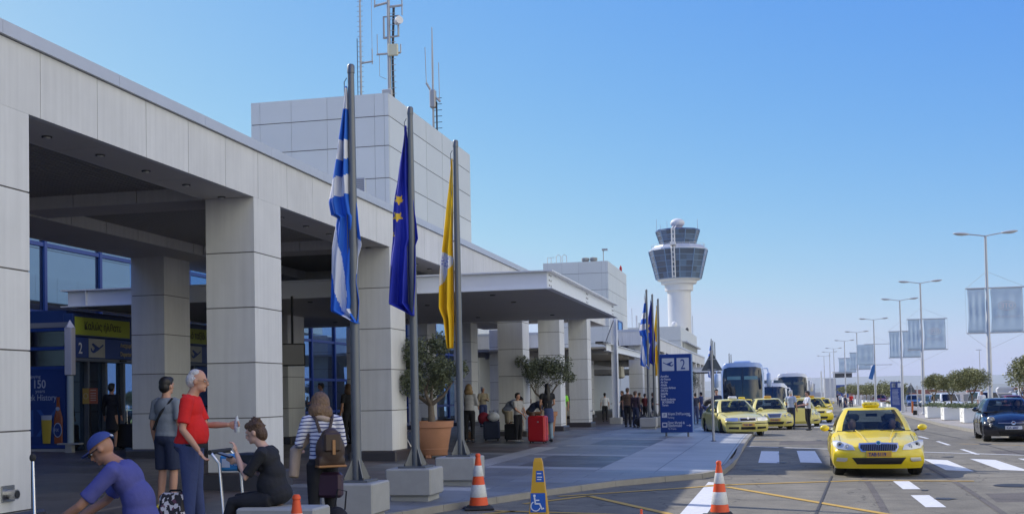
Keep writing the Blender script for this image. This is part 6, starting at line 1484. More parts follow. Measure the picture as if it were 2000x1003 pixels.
P_(-9.1, 34.8, 178, 'blonde woman in a grey knit top and black wide trousers, back turned', h=1.75, pose=dict(er=(.24, -.06, 1.14), wr=(.12, -.2, 1.16), el=(-.24, -.06, 1.14), wl=(-.12, -.2, 1.16)), skin='c', shirt=T_LGR, legs=T_BLK, hair=H_BLD, sleeve=.95, hairstyle='bob', female=1, fat=.3)
P_(-13.1, 52.6, 40, 'man in a khaki jacket and jeans standing beyond the blonde woman', h=1.82, shirt=T_KHK, legs=T_DEN, hair=H_GRY, sleeve=.95, pose=dict(er=(.24, -.06, 1.14), wr=(.1, -.2, 1.2)))
P_(-9.75, 42.5, -75, 'curly blonde woman in black sitting on the metal bench', h=1.68, pose=SIT, skin='c', shirt=T_BLK, legs=T_BLK, hair=H_BLD, sleeve=.95, hairstyle='bob', female=1)
P_(-9.7, 46.5, -80, 'man in grey sitting on the bench behind the blonde woman', h=1.75, pose=SIT, shirt=T_GREY, legs=T_DEN, hair=H_BRN)
P_(-9.6, 50.5, -80, 'person in a green top sitting farther along the bench', h=1.7, pose=SIT, shirt=cloth('green_top', (.03, .25, .10)), legs=T_BLK, hair=H_BLK)
P_(-8.45, 37.3, 75, 'person in beige shorts bending over dark luggage, face hidden', h=1.72, pose=dict(BEND), skin='a', shirt=cloth('dusty_blue', (.26, .30, .38)), legs=T_KHK, shoe=S_WHT, hair=H_BLK, leglen=.4)
P_(-7.75, 35.5, 60, 'boy in a grey T-shirt and long black trousers with a cross strap', h=1.50, shirt=T_LGR, legs=T_BLK, shoe=S_WHT, hair=H_BLK, pose=dict(er=(.22, -.1, 1.16), wr=(.1, -.28, 1.0), el=(-.22, -.1, 1.16), wl=(-.08, -.28, 1.0)))
P_(-7.7, 37.4, 95, 'dark haired person stooping just behind the boy', h=1.66, pose=dict(BEND), shirt=T_NAVY, legs=T_BRN, hair=H_BLK, hairstyle='bun', female=1)
P_(-7.85, 36.2, 70, 'small dark haired child half hidden between boy and suitcase', h=1.1, shirt=T_LDEN, legs=T_BRN, hair=H_BLK)
P_(-6.9, 35.9, -150, 'woman with very long dark hair, black top and pale jeans by the red suitcase', h=1.78, skin='a', shirt=T_BLK, legs=T_LDEN, hair=H_BLK, hairstyle='long', female=1, sleeve=.0, shoe=M_SHD, pose=dict(er=(.23, .0, 1.14), wr=(.16, -.18, 1.0), el=(-.22, 0, 1.14), wl=(-.1, -.2, 1.05)))
b = MB(); b.tube([(0, 0, 1.03), (0, 0, .93), (0, .02, .6)], [.16, .185, .19], 16); q = remeshed(b, 'tied_jacket', T_DEN, .03, None); q.location = (-6.9, 35.9, G(-6.9, 35.9)); tag(q, 'blue denim jacket tied around the waist of the long haired woman', 'jacket')
P_(-9.3, 52, -160, 'worker in a lime green vest behind the potted olive', h=1.72, shirt=T_GRN, legs=T_KHK, hair=H_BLK)
P_(-6.85, 55.6, 170, 'dark dressed man of the couple standing beyond the olive tree', h=1.82, shirt=T_BRN, legs=T_BLK, hair=H_BRN, fat=.3)
P_(-6.35, 54.4, 150, 'dark dressed woman of the couple, closer to the flagpole blocks', h=1.66, shirt=cloth('dark_plum', (.04, .02, .035)), legs=T_NAVY, hair=H_BRN, female=1, sleeve=.95)
P_(-9.7, 68, 190, 'woman in a white blouse and black trousers beyond the steel post', h=1.66, shirt=T_WHT, legs=T_BLK, hair=H_BLK, female=1)
far = [(-9.2, 72, 'man in dark jacket behind the woman in white'), (-8.6, 76, 'tall man in olive beyond the couple'), (-10.4, 78, 'man in grey at the far walkway'), (-7.6, 70, 'person in maroon right of the couple'), (-7.0, 74, 'person in black right of the couple, near the far column'), (-6.3, 62, 'man in black jacket and shorts by the second flagpoles'), (-5.0, 60, 'woman in a grey coat just left of the blue sign'), (-11.2, 66, 'person in black left of the steel post'), (-10.8, 63, 'person in dark brown left of the steel post'),
       (-4.4, 66, 'person leaning in dark blue right of the blue sign'), (-3.6, 62, 'man in a black shirt and jeans bending by the pale taxi'), (-2.8, 57, 'person in navy standing at the roof of the pale taxi'), (-12.5, 74, 'person deep under the walkway roof'), (-8.0, 88, 'person standing by the first far column'), (-6.5, 92, 'person standing by the second far column'), (-5.2, 84, 'traveller in blue beside the far potted olive')]
cols = [T_BLK, T_KHK, T_GREY, cloth('maroon', (.12, .015, .02)), T_NAVY, T_BLK, T_GREY, T_BLK, T_BRN, T_NAVY, T_BLK, T_NAVY, T_BRN, T_GREY, T_BLK, T_DEN]
for i, (x, y, lab) in enumerate(far):
    P_(x, y, rnd.uniform(0, 360), lab, h=rnd.uniform(1.62, 1.84), shirt=cols[i], legs=rnd.choice([T_BLK, T_DEN, T_NAVY]), hair=rnd.choice([H_BLK, H_BRN]), vox=.03, pose=dict(BEND) if 'bending' in lab else dict(er=(.24, -.1, 1.14), wr=(.14, -.25, 1.1)))
# people in the depth by the glass
P_(-16.0, 40.2, -60, 'bearded man in dark grey pushing a luggage trolley behind the columns', h=1.82, shirt=T_GREY, legs=T_NAVY, hair=H_BLK, fat=.3, pose=dict(er=(.22, -.12, 1.15), wr=(.16, -.38, 1.08), el=(-.22, -.12, 1.15), wl=(-.16, -.38, 1.08)), near=0)
P_(-12.3, 33.0, -120, 'woman in black with brown hair in the group behind the striped woman', h=1.75, shirt=T_BLK, legs=T_BLK, hair=H_BRN, hairstyle='bob', female=1)
P_(-12.0, 33.8, 100, 'man in a brown jacket in the dark group behind the columns', h=1.8, shirt=T_BRN, legs=T_BLK, hair=H_BRN)
P_(-11.6, 34.6, 90, 'long haired woman at the right of the dark group behind the columns', h=1.7, shirt=T_NAVY, legs=T_DEN, hair=H_BLK, hairstyle='long', female=1)
P_(-12.9, 34.6, 60, 'person at the left of the dark group behind the striped woman', h=1.7, shirt=T_BLK, legs=T_BLK, hair=H_BLK)
P_(-17.05, 28.15, 180, 'figure in a long black coat standing before the entrance doors', h=1.74, shirt=T_BLK, legs=T_BLK, hair=H_BLK, sleeve=.95, skirt=.45, female=1)
P_(-10.2, 30.0, -90, 'person seated in the gloom left of the potted olive', h=1.7, pose=SIT, shirt=T_BLK, legs=T_BLK, hair=H_BLK)
# people on the road side
def R_(x, y, rz, label, **k):
    o, P, hp = figure((x, y, zr(y)), radians(rz), label, **k); return o, P, hp
R_(1.32, 54.3, -70, 'driver in a white shirt and black trousers standing at the open taxi door', h=1.74, shirt=T_WHT, legs=T_BLK, hair=H_BLK, pose=dict(er=(.22, -.12, 1.14), wr=(.12, -.36, 1.12), el=(-.22, -.12, 1.14), wl=(-.12, -.36, 1.12), al=(-.13, .14, .09)))
R_(.62, 57.0, 160, 'grey haired man in a checked shirt leaning on the open taxi', h=1.82, shirt=T_CHK, legs=T_NAVY, hair=H_GRY, pose=dict(er=(.26, -.1, 1.16), wr=(.3, -.36, 1.1)))
R_(5.7, 106, 90, 'man in a dark top and jeans striding across the road with arm out', h=1.83, shirt=T_NAVY, legs=T_DEN, hair=H_GRY, pose=dict(WALK, er=(.33, -.2, 1.2), wr=(.32, -.48, 1.08)), fat=.5)
def Mn(x, y, rz, label, **k):
    o, P, hp = figure((x, y, zm(y)-.1), radians(rz), label, **k); return o, P, hp
Mn(11.15, 70.5, 25, 'white haired man in a white shirt standing beside the near planter', h=1.72, shirt=T_WHT, legs=T_KHK, hair=H_GRY, pose=dict(face=(-.2, -1, -.3)))
Mn(12.0, 61.5, 25, 'red haired woman in dark clothes at the right edge', h=1.6, shirt=T_NAVY, legs=T_BLK, hair=H_RED, hairstyle='bob', female=1)
for x, y, lab, sh in ((8.8, 150, 'person walking between the distant planters', T_RED), (9.5, 165, 'person in grey near the far end of the planters', T_GREY), (7.9, 158, 'person in pale clothes far down the median', T_WHT), (8.6, 178, 'dark figure farthest down the median', T_BLK)): Mn(x, y, 20, lab, h=1.72, shirt=sh, legs=T_NAVY, hair=H_BLK, vox=.04)
# ================================================================== MEDIAN: lamps, banners, planters, signs
M_LMP = mat('lamp_post_grey', (.50, .50, .49), .5, metal=.2, var=.12, vscale=2); M_BAN = mat('banner_mesh', (.20, .28, .36), .8, var=.06, vscale=2); M_BANP = mat('banner_print', (.66, .62, .62), .8); M_PLW2 = mat('planter_white', (.80, .80, .76), .75, var=.07, vscale=2)
def banner_mat():
    m = bpy.data.materials.new('banner_cloth'); m.use_nodes = True; n = m.node_tree; L = n.links.new; p = n.nodes["Principled BSDF"]
    p.inputs["Base Color"].default_value = (.52, .58, .63, 1); p.inputs["Roughness"].default_value = .8
    t = n.nodes.new("ShaderNodeBsdfTransparent"); t.inputs[0].default_value = (.75, .85, .95, 1); tl = n.nodes.new("ShaderNodeBsdfTranslucent"); tl.inputs[0].default_value = (.66, .74, .80, 1)
    a = n.nodes.new("ShaderNodeMixShader"); a.inputs[0].default_value = .5; L(p.outputs[0], a.inputs[1]); L(tl.outputs[0], a.inputs[2])
    b = n.nodes.new("ShaderNodeMixShader"); b.inputs[0].default_value = .22; L(a.outputs[0], b.inputs[1]); L(t.outputs[0], b.inputs[2]); L(b.outputs[0], n.nodes["Material Output"].inputs[0]); return m
M_BC = banner_mat()
def banner(x0, x1, z0, z1, seed, text, parent, name='banner', wob=.06):
    b = MB(); rows = []; nx, nz = 16, 14
    for i in range(nz+1):
        z = z0+(z1-z0)*i/nz; rows.append([(x0+(x1-x0)*k/nx+.05*sin(pi*i/nz)*(1 if k == 0 else 0), wob*sin(k*1.1+seed)*sin(pi*i/nz)+.03*sin(i*.9+seed), z) for k in range(nx+1)])
    b.grid(rows, M_BC); o = b.build(name, None, parent, 80)
    md = o.modifiers.new('t', 'SOLIDIFY'); md.thickness = .004
    if text:
        c = (x0+x1)/2; zc = z0+(z1-z0)*.60; w_ = abs(x1-x0)
        q = MB(); q.tube([(c+w_*.27*cos(a), -wob-.035, zc+w_*.15*sin(a)) for a in [2*pi*k/24 for k in range(25)]], w_*.013, 4, M_BANP); q.build('oval_mark', None, o)
        text_mesh('ΟΤΕ', w_*.2, M_BANP, o, (c, -wob-.04, zc-w_*.07), rot=(radians(90), 0, pi), align='CENTER', bold=.01)
        text_mesh('Η ζωή είναι εδώ', w_*.1, M_BANP, o, (c, -wob-.04, z0+(z1-z0)*.33), rot=(radians(90), 0, pi), align='CENTER')
    return o
def street_lamp(x, y, h, banners, lab, arm=1.15, rot=0):
    z = zm(y); o = empty('street_lamp', (x, y, z), rot, lab, 'street lamp', 'double armed street lamps on the median')
    b = MB(); b.tube([(0, 0, 0), (0, 0, h*.42), (0, 0, h*.425), (0, 0, h-.05)], [.13, .115, .095, .06], 14, M_LMP); b.build('pole', None, o, 40)
    b = MB(); b.lathe([(.22, 0), (.22, .12), (.15, .18)], 14, M_LMP); b.build('base', None, o, 40)
    for s in (-1, 1):
        b = MB(); b.tube([(0, 0, h-.08), (s*.3, 0, h-.02), (s*arm*.75, 0, h+.06)], .03, 7, M_LMP); b.build('arm', None, o, 50)
        b = MB(); M = Matrix.Translation((s*(arm*.75+.30), 0, h+.09)) @ Matrix.Rotation(-s*radians(5), 4, 'Y'); b.ell((0, 0, 0), (.42, .15, .075), 16, 10, M_LMP, M); b.ell((s*.06, 0, -.035), (.26, .12, .06), 14, 8, M_LAMPG, M); b.build('lamp_head', None, o, 60)
    if banners:
        t0, t1 = h-5.05, h-2.75
        for zz in (t0, t1):
            b = MB(); b.tube([(-1.05, 0, zz), (1.85, 0, zz)] if 'R' in banners and 'L' in banners else ([(-1.05 if 'L' in banners else 0, 0, zz), (1.85 if 'R' in banners or banners == 'Lx' else 0, 0, zz)]), .035, 7, M_LMP); b.build('banner_bar', None, o, 50)
        for s, x1 in ((-1, -1.02), (1, 1.8)):
            b = MB(); b.tube([(0, 0, t1+.85), (x1, 0, t1+.02)], .008, 4, M_LMP); b.build('stay_wire', None, o); b = MB(); b.tube([(0, 0, t0-.85), (x1, 0, t0-.02)], .008, 4, M_LMP); b.build('stay_wire', None, o)
            b = MB(); b.tube([(x1+s*.04, 0, t0), (x1+s*.04, 0, t1)], .006, 4, M_LMP); b.build('edge_wire', None, o)
    return o
zt_of = {64.7: 9.43, 93.2: 9.47, 108.4: 9.28, 137.2: 9.22, 165.9: 9.14, 195.7: 9.15, 232.5: 9.14, 250.6: 9.0, 280: 9.0}
lamps = [(64.7, 'RL', 'nearest and tallest street lamp at the right, rising above the black car'), (93.2, 'RL', 'second tallest street lamp, standing beside the first planter trees'), (108.4, 'RL', 'third street lamp, standing at the blue parking sign'), (137.2, 'Lx', 'street lamp with a torn blue banner dangling from its arm'), (165.9, 'RL', 'fifth street lamp, left of the one with the torn banner'), (195.7, 'RL', 'sixth street lamp, with a wide sagging banner on its left'), (232.5, '', 'seventh street lamp, without banners, thin in the distance'), (250.6, '', 'eighth street lamp, second from the far end of the row'), (280, '', 'farthest street lamp, small beside the white coach')]
for i, (y, bn, lab) in enumerate(lamps):
    h = zt_of[y]-zm(y); o = street_lamp(10.66, y, h, bn, lab, rot=0); z = zm(y)
    t0, t1 = h-5.05+.03, h-2.75-.03
    for s, (x0, x1) in (('L', (-.98, -.12)), ('R', (.14, 1.70))):
        if s in bn:
            if bn == 'Lx': x0, x1 = -1.9, -.12
            q = banner(x0, x1, t0, t1, i+(s == 'R'), s == 'R' and i < 3, None, wob=.02 if s == 'L' else .02); q.location = (10.66, y, z)
            tag(q, ('narrow rippled' if s == 'L' else 'wide flat')+' grey blue banner on the '+('left' if s == 'L' else 'right')+' of the '+['nearest', 'second', 'third', 'fourth', 'fifth', 'sixth'][i]+' street lamp', 'banner', 'banners on the street lamps')
b = MB(); b.add([(0, 0, 0), (-.25, .02, -.3), (-.62, .05, -1.55), (-.2, .08, -1.7), (.05, .03, -.8), (.12, 0, -.1), (0, .1, 0), (-.25, .12, -.3), (-.62, .1, -1.55), (-.2, .16, -1.7), (.05, .12, -.8), (.12, .1, -.1)], [[0, 1, 2, 3, 4, 5], [11, 10, 9, 8, 7, 6], [0, 6, 7, 1], [1, 7, 8, 2], [2, 8, 9, 3], [3, 9, 10, 4], [4, 10, 11, 5], [5, 11, 6, 0]], mat('torn_blue', (.04, .16, .42), .8))
q = b.build('torn_banner', smooth=80); q.location = (10.66-.1, 137.0, 9.22-5.0); tag(q, 'torn bright blue banner hanging limp from a street lamp arm', 'banner')

# planters with clipped trees
M_TRK = mat('planter_bark', (.20, .14, .09), .9, var=.25, vscale=12, bump=.4); M_SHR = mat('shrub_leaf', (.07, .10, .035), .7, island=.9)
crowns = [crown_mesh(1.0, 8000, .10, M_LEAFP, 40+s, 12, .82).mesh('crown') for s in range(4)]; trunks = [trunk_mesh(1.05, .055, 60+s, .3, 4, M_TRK, .62).mesh('trunk') for s in range(3)]
for t in trunks: t.shade_smooth()
farcrown = [crown_mesh(1.15, 1800, .2, M_LEAFP, 80+s, 10, .8).mesh('crown') for s in range(3)]
plist = [(9.72, 50.5, 'out of line near planter at the right edge'), (9.1, 60.0, 'nearest white planter'), (9.25, 68.0, 'second white planter'), (9.4, 76.5, 'third white planter')]+[(11.3 if y > 118 else 11.0, y, '') for y in (117, 124, 131, 138.5, 146, 153, 160, 167, 174, 182, 190, 198, 207, 216)]
words = ['just left of the blue parking sign', 'second left of the parking sign', 'third left of the parking sign', 'fourth left of the parking sign', 'fifth left of the parking sign', 'sixth left of the parking sign', 'seventh left of the parking sign', 'eighth left of the sign', 'ninth left of the sign', 'tenth left of the sign', 'eleventh left of the sign', 'third from the far end of the row', 'second from the far end of the row', 'at the far end of the row']
for i, (x, y, lab) in enumerate(plist):
    near_ = i < 4; z = zm(y)-.02; w_ = 1.05 if near_ else 1.15; ln = 1.35 if near_ else 2.2; hh = .74
    lab = lab or 'white planter '+words[i-4]
    if i > 0:
        o = empty('planter_box', (x, y, z), 0, lab+', pale square tub', 'planter', 'white planter boxes on the median')
        b = MB(); b.box((-w_/2, -ln/2, .05), (w_/2, ln/2, hh), M_PLW2, bev=.02); b.build('tub', None, o); b = MB(); b.box((-w_/2+.05, -ln/2+.05, 0), (w_/2-.05, ln/2-.05, .05), M_UND); b.build('foot', None, o); b = MB(); b.box((-w_/2+.08, -ln/2+.08, hh-.01), (w_/2-.08, ln/2-.08, hh+.012), M_SOIL); b.build('soil', None, o)
        if near_:
            b = MB(); X = -w_/2-.003
            for p in ([(X, -.05, .55), (X, .2, .42), (X, .32, .30)], [(X, .32, .30), (X, 0, .32), (X, -.25, .31)]): b.tube(p, .008, 4, mat('scratch_grey', (.25, .25, .25), .8))
            b.build('incised_mark', None, o)
        if i in (1, 2, 3, 4, 5):
            s_ = MB(); r = random.Random(i)
            for k in range(900):
                p = Vector((r.gauss(0, .32), r.gauss(0, .45), abs(r.gauss(0, .09))+hh)); u = Vector((r.gauss(0, 1), r.gauss(0, 1), r.gauss(0, .6))).normalized()*.05; q_ = u.orthogonal()*.5; s_.add([p-u, p+q_, p+u, p-q_], [[0, 1, 2, 3]], M_SHR)
            q = s_.build('low_shrub'); q.location = (x, y, z); tag(q, 'low green shrub in the '+lab, 'shrub', 'low shrubs in the planters')
    t = empty('planter_tree', (x, y+(.3 if near_ else 0), z+(hh if i else .1)), rnd.random()*6, 'round bushy tree growing in the '+(lab if i else 'planter at the right edge behind the lamp post'), 'tree', 'bushy trees along the median')
    s = {0: 1.15, 1: 1.02, 2: .98, 3: .95}.get(i, .98+rnd.random()*.1)
    tk = bpy.data.objects.new('trunk', trunks[i % 3]); C.objects.link(tk); tk.parent = t; tk.scale = (1, 1, 1.0 if i else 1.5)
    cr = bpy.data.objects.new('crown', crowns[i % 4] if near_ else farcrown[i % 3]); C.objects.link(cr); cr.parent = t; cr.location.z = 1.28 if i else 2.1; cr.scale = (s, s, s)

# blue parking sign and a warning sign on the median
ps = info_sign(10.38, 110.2, zm(110), radians(3), 'distant blue information sign seen behind the third street lamp', 1.9, 3.1)
b = MB()
for k in range(13): b.box((-.75, -.115, 2.4-k*.13), (.1+.3*rnd.random(), -.112, 2.43-k*.13), M_LTG)
b.box((-.75, -.117, 2.6), (-.1, -.112, 3.1), M_SIGNB); b.build('text_lines', None, ps); ps.scale = (.58, 1, .84)
b = MB(); b.box((-.78, -.117, 2.65), (-.15, -.112, 3.1), M_PICT); b.build('sign_tile', None, ps); b = MB(); b.box((.1, -.117, 2.65), (.7, -.112, 3.1), M_PICT); b.build('sign_tile', None, ps)
tri_sign(11.55, 110, zm(110), 2.6, .95, 'grey triangular sign on the median between lamp post and white off-roader')
tri_sign(11.9, 118, zm(118), 2.3, .8, 'smaller grey triangular sign beside another on the median')
def post(x, y, z, h, r, lab, m=None, name='post', cat='post', extra=None):
    o = empty(name, (x, y, z), 0, lab, cat); b = MB(); b.tube([(0, 0, 0), (0, 0, h)], r, 8, m or M_LMP); b.build('shaft', None, o, 50)
    if extra: extra(o)
    return o
M_OB = mat('orange_post', (.55, .14, .02), .6)
post(11.0, 104, zm(104), 1.0, .07, 'short orange marker post beside the third lamp base', M_OB, 'marker_post')
post(9.55, 87, zm(87), 2.1, .045, 'thin grey post in front of the second lamp base')
o = post(9.9, 92, zm(92), .35, .16, 'low dark litter bin at the foot of the second street lamp', M_UND, 'litter_bin', 'bin')
o = post(10.2, 104.5, zm(104), 2.3, .045, 'thin pale post standing before the blue parking sign')
for x, y, h, lab in ((22, 118, 4.6, 'thick white gantry column left of the near trees'), (27.5, 112, 3.0, 'white post between third and second planter trees'), (24.2, 84, 4.2, 'pale post behind the second planter tree'), (27, 80, 3.3, 'white post right of the nearest lamp'), (33, 96, 4.5, 'pale post behind the right edge tree')):
    post(x, y, zr(y), h, .14, lab, M_TOW, 'gantry_post', 'post', (lambda o: MB().box((.2, -.1, 3.2), (1.7, .05, 4.8), mat('gantry_grey', (.16, .18, .2), .6)).build('sign_panel', None, o)) if x in (22,) else None)
o = empty('gantry_sign', (28.5, 112, zr(112)), 0, 'grey backed road sign panel behind the middle planter tree', 'road sign'); b = MB(); b.box((-.9, 0, 4.2), (.9, .1, 5.3), mat('gantry_grey', (.16, .18, .2))); b.build('panel', None, o); b = MB(); b.tube([(0, .1, 0), (0, .1, 4.4)], .09, 8, M_LMP); b.build('pole', None, o)
# low barrier wall and fence across the airfield side
b = MB()
for k in range(30): b.box((14+k*7.5, 205+k*-2.2, zr(205)-.3), (21.3+k*7.5, 205.4+k*-2.2, zr(205)+1.1), mat('barrier_concrete', (.32, .31, .29), .8, var=.2, vscale=.8))
tag(b.build('barrier_wall'), 'long low concrete barrier running behind the parked cars', 'wall')
# distant lamps and airfield clutter
for i, (x, y, h) in enumerate(((52, 330, 12), (78, 380, 13), (60, 260, 9), (92, 300, 12), (70, 230, 8))):
    o = empty('distant_lamp', (x, y, -1.2), 0, ['tall thin lamp in the distance left of the near trees', 'tall thin lamp far right beside the near lamp post', 'small distant lamp between planter trees', 'distant lamp mast right of the near lamp post', 'small lamp by the right edge tree'][i], 'street lamp'); b = MB(); b.tube([(0, 0, 0), (0, 0, h)], [.14, .08], 6, M_LMP); b.build('pole', None, o); b = MB(); b.box((-.9, -.15, h), (.5, .15, h+.2), M_TOW); b.build('lamp_head', None, o)
r = random.Random(4); b = MB()
for i in range(60):
    x = 14+i*5+r.uniform(-3, 3); y = 480+r.uniform(-80, 160); w_ = r.uniform(3, 12); h = r.uniform(1.6, 4.2); M = Matrix.Translation((x, y, -3.6))
    b.box((-w_/2, -2, 0), (w_/2, 2, h*.72), mat('hut_pale', (.55, .55, .55), .7), M); b.prism([(-w_/2-.2, h*.72), (w_/2+.2, h*.72), (w_/2*.8, h), (-w_/2*.8, h)], 4.4, mat(['hut_roof_red', 'hut_pale', 'hut_roof_grey'][i % 3], [(.28, .08, .05), (.55, .55, .55), (.3, .31, .33)][i % 3], .7), M @ Matrix.Translation((0, -2.2, 0)))
o = b.build('airfield_clutter'); o['kind'] = 'stuff'; tag(o, 'strip of tiny pale vehicles and huts far across the airfield', 'airfield clutter')
o = empty('control_cabin', (14.5, 300, -1.2), 0, 'small white and blue cabin on the horizon right of the white coach', 'cabin'); b = MB(); b.box((-3.2, 0, 0), (-.4, 4, 5.2), mat('hut_pale', (.55, .55, .55))); b.box((-.3, 0, 0), (3, 4, 3.6), mat('cabin_blue', (.03, .08, .3), .6)); b.build('walls', None, o); b = MB(); b.box((-.8, -.4, 5.4), (3.4, 4.4, 6.4), mat('cabin_dark', (.03, .03, .033))); b.box((-1.2, -.6, 6.5), (3.8, 4.6, 6.8), M_TOW); b.build('cab', None, o)
o = empty('white_shed', (6.8, 310, -1.2), 0, 'small white shed on the horizon left of the blue cabin', 'shed'); b = MB(); b.box((-2, 0, 0), (2.6, 4, 3.8), mat('hut_pale', (.55, .55, .55))); b.build('walls', None, o); b = MB(); b.prism([(-2.2, 3.8), (2.8, 3.8), (1.4, 4.8), (-1, 4.8)], 4.4, mat('hut_pale', (.55, .55, .55)), Matrix.Translation((0, -.2, 0))); b.build('roof', None, o)
post(9.3, 262, -1.2, 6.5, .16, 'pale mast without arms standing among the farthest lamps', M_TOW, 'bare_mast', 'mast')
# ================================================================== ENTRANCE AND LUGGAGE
M_DBL = mat('door_blue', (.01, .035, .15), .35); M_SGRN = mat('sign_lime', (.40, .46, .035), .5); M_POST = mat('poster_blue', (.006, .03, .16), .4); M_AMB = mat('bottle_amber', (.32, .07, .015), .25); M_BEER = mat('beer_yellow', (.5, .36, .04), .4)
VX = -17.5
z0 = G(VX, 28)
v = empty('door_porch', (VX, 31, 0), 0, 'blue framed entrance porch with sliding doors and lime welcome sign', 'entrance')
ya, yb = 27.15, 36.5
M_DFR = mat('door_frame', (.12, .14, .18), .4)
b = MB(); b.box((VX-.30, ya+.06, z0), (VX-.24, yb, 2.78), M_GLASS); at(b, 'door_glass', v)
for i, y in enumerate((ya+.05, 28.0, 28.85, 29.75, 30.6, 32.2, 33.8, 35.2, yb)):
    b = MB(); b.box((VX-.235, y-.045, z0), (VX-.12, y+.045, 2.77), M_BLUEF if i == 0 else M_DFR); at(b, 'door_post', v)
b = MB(); b.box((VX-.32, ya, 2.781), (VX, yb+.1, 2.86), M_DFR); b.box((VX+.001, 29.3, 2.80), (VX+.04, 29.6, 2.85), M_UND); at(b, 'door_operator', v)
b = MB(); b.box((GX+.1, ya+.13, 2.861), (VX-.301, yb, 4.1), M_DBL); at(b, 'porch_roof', v)
def sign_board(z0_, z1_, m, name):
    b = MB(); b.box((VX-.3, ya, z0_), (VX-.02, yb, z1_), m, bev=.01); return at(b, name, v)
sign_board(2.87, 3.40, M_SIGNB, 'number_board'); sign_board(3.41, 4.0, M_DBL, 'welcome_board')
for y0, y1, m_ in ((27.22, 29.85, M_SGRN), (29.98, 31.6, mat('sign_orange', (.5, .2, .03), .5)), (32.7, 35.6, M_SGRN)):
    b = MB(); b.box((VX-.019, y0, 3.46), (VX-.008, y1, 3.92), m_); at(b, 'lime_panel', v)
def fix(q, par): q.parent = par; q.matrix_parent_inverse = Matrix.Translation(par.location).inverted(); return q
def tx(t, size, m, y, z, sx=.9): return fix(text_mesh(t, size, m, None, (VX+.0, y, z), rot=(radians(90), 0, radians(90)), sx=sx, bold=.004), v)
M_GT = mat('olive_print', (.10, .10, .03), .6); M_DG = mat('dim_gold', (.45, .38, .22), .5)
tx('Καλώς ήλθατε', .28, M_GT, 27.62, 3.61); tx('2', .40, M_SW, 27.35, 2.98); tx('Αναχωρήσεις', .15, M_DG, 29.35, 3.2); tx('Departures', .17, M_DG, 29.35, 2.96); tx('Καλό ταξίδι', .28, M_GT, 32.9, 3.61)
for yc_ in (28.22, 33.7):
    b = MB(); b.box((VX-.019, yc_-.38, 2.89), (VX-.008, yc_+.38, 3.38), mat('sign_cream', (.46, .46, .40), .5)); at(b, 'plane_tile', v)
    b = MB(); plane_icon(b, 0, 0, .30, M_SIGNB, -1); q = b.build('plane_symbol'); q.rotation_euler.z = radians(90); q.location = (VX+.002, yc_, 3.14); fix(q, v)
# side wall of the porch with the poster, facing the viewer
A0 = Vector((-19.4, ya, z0-.02)); ln = 1.78
w1 = empty('poster_wall', tuple(A0), 0, 'blue framed side wall with a deep blue beer poster beside the entrance', 'poster wall')
b = MB(); b.box((0, 0, .0), (ln, .12, 3.2), M_DBL); b.build('frame', None, w1)
b = MB(); b.box((-.05, -.05, 3.201), (ln+.05, .13, 3.33), mat('ledge_grey', (.2, .21, .24), .5)); b.build('ledge', None, w1)
for z0_, z1_ in ((2.72, 3.1), (2.22, 2.62)): b = MB(); b.box((.08, -.02, z0_), (ln-.12, -.001, z1_), mat('dark_pane', (.01, .012, .018), .1, spec=.8)); b.build('pane', None, w1)
for z in (.16, 2.17, 2.67, 3.15): b = MB(); b.box((0, -.035, z-.035), (ln-.03, -.021, z+.035), M_BLUEF); b.build('rail', None, w1)
b = MB(); b.box((.06, -.02, .20), (ln-.12, -.001, 2.12), M_POST); po = b.build('poster', None, w1)
b = MB(); b.box((0, -.06, -.05), (ln, .14, .10), M_CONC); b.build('base', None, w1)
M_PTX = mat('poster_print', (.38, .42, .50), .5); Fy = -.024
text_mesh('150', .30, M_PTX, po, (.72, Fy, 1.66), bold=.004, sx=.85); text_mesh('enjoying', .12, M_PTX, po, (.55, Fy, 1.92)); text_mesh('years', .13, M_PTX, po, (.80, Fy, 1.54)); text_mesh('of Greek History', .23, M_PTX, po, (.12, Fy, 1.34), sx=.8)
SQ = Matrix.Scale(.18, 4, (0, 1, 0))
b = MB(); b.lathe([(.12, 0), (.125, .55), (.12, .66), (.06, .88), (.045, 1.12), (.052, 1.14), (.052, 1.18)], 20, M_AMB, Matrix.Translation((1.47, -.05, .24)) @ SQ); b.build('bottle_print', None, po, 40)
b = MB(); b.ell((1.47, -.078, .58), (.12, .004, .19), 16, 8, M_PTX); b.ell((1.47, -.083, .58), (.10, .004, .165), 16, 8, M_POST); b.ell((1.47, -.074, 1.12), (.06, .004, .05), 12, 8, M_PTX); b.build('label_print', None, po); text_mesh('FIX', .12, M_PTX, po, (1.375, -.09, .54), sx=.8)
b = MB(); b.lathe([(.11, 0), (.15, .52), (.15, .60)], 20, M_BEER, Matrix.Translation((1.13, -.05, .24)) @ SQ); b.lathe([(.15, .601), (.155, .72), (.01, .72)], 20, M_PTX, Matrix.Translation((1.13, -.05, .24)) @ SQ); b.build('glass_print', None, po, 40)
text_mesh('FIX', 1.0, mat('poster_faint', (.03, .09, .30), .4), po, (.12, -.0215, .42), sx=.95)
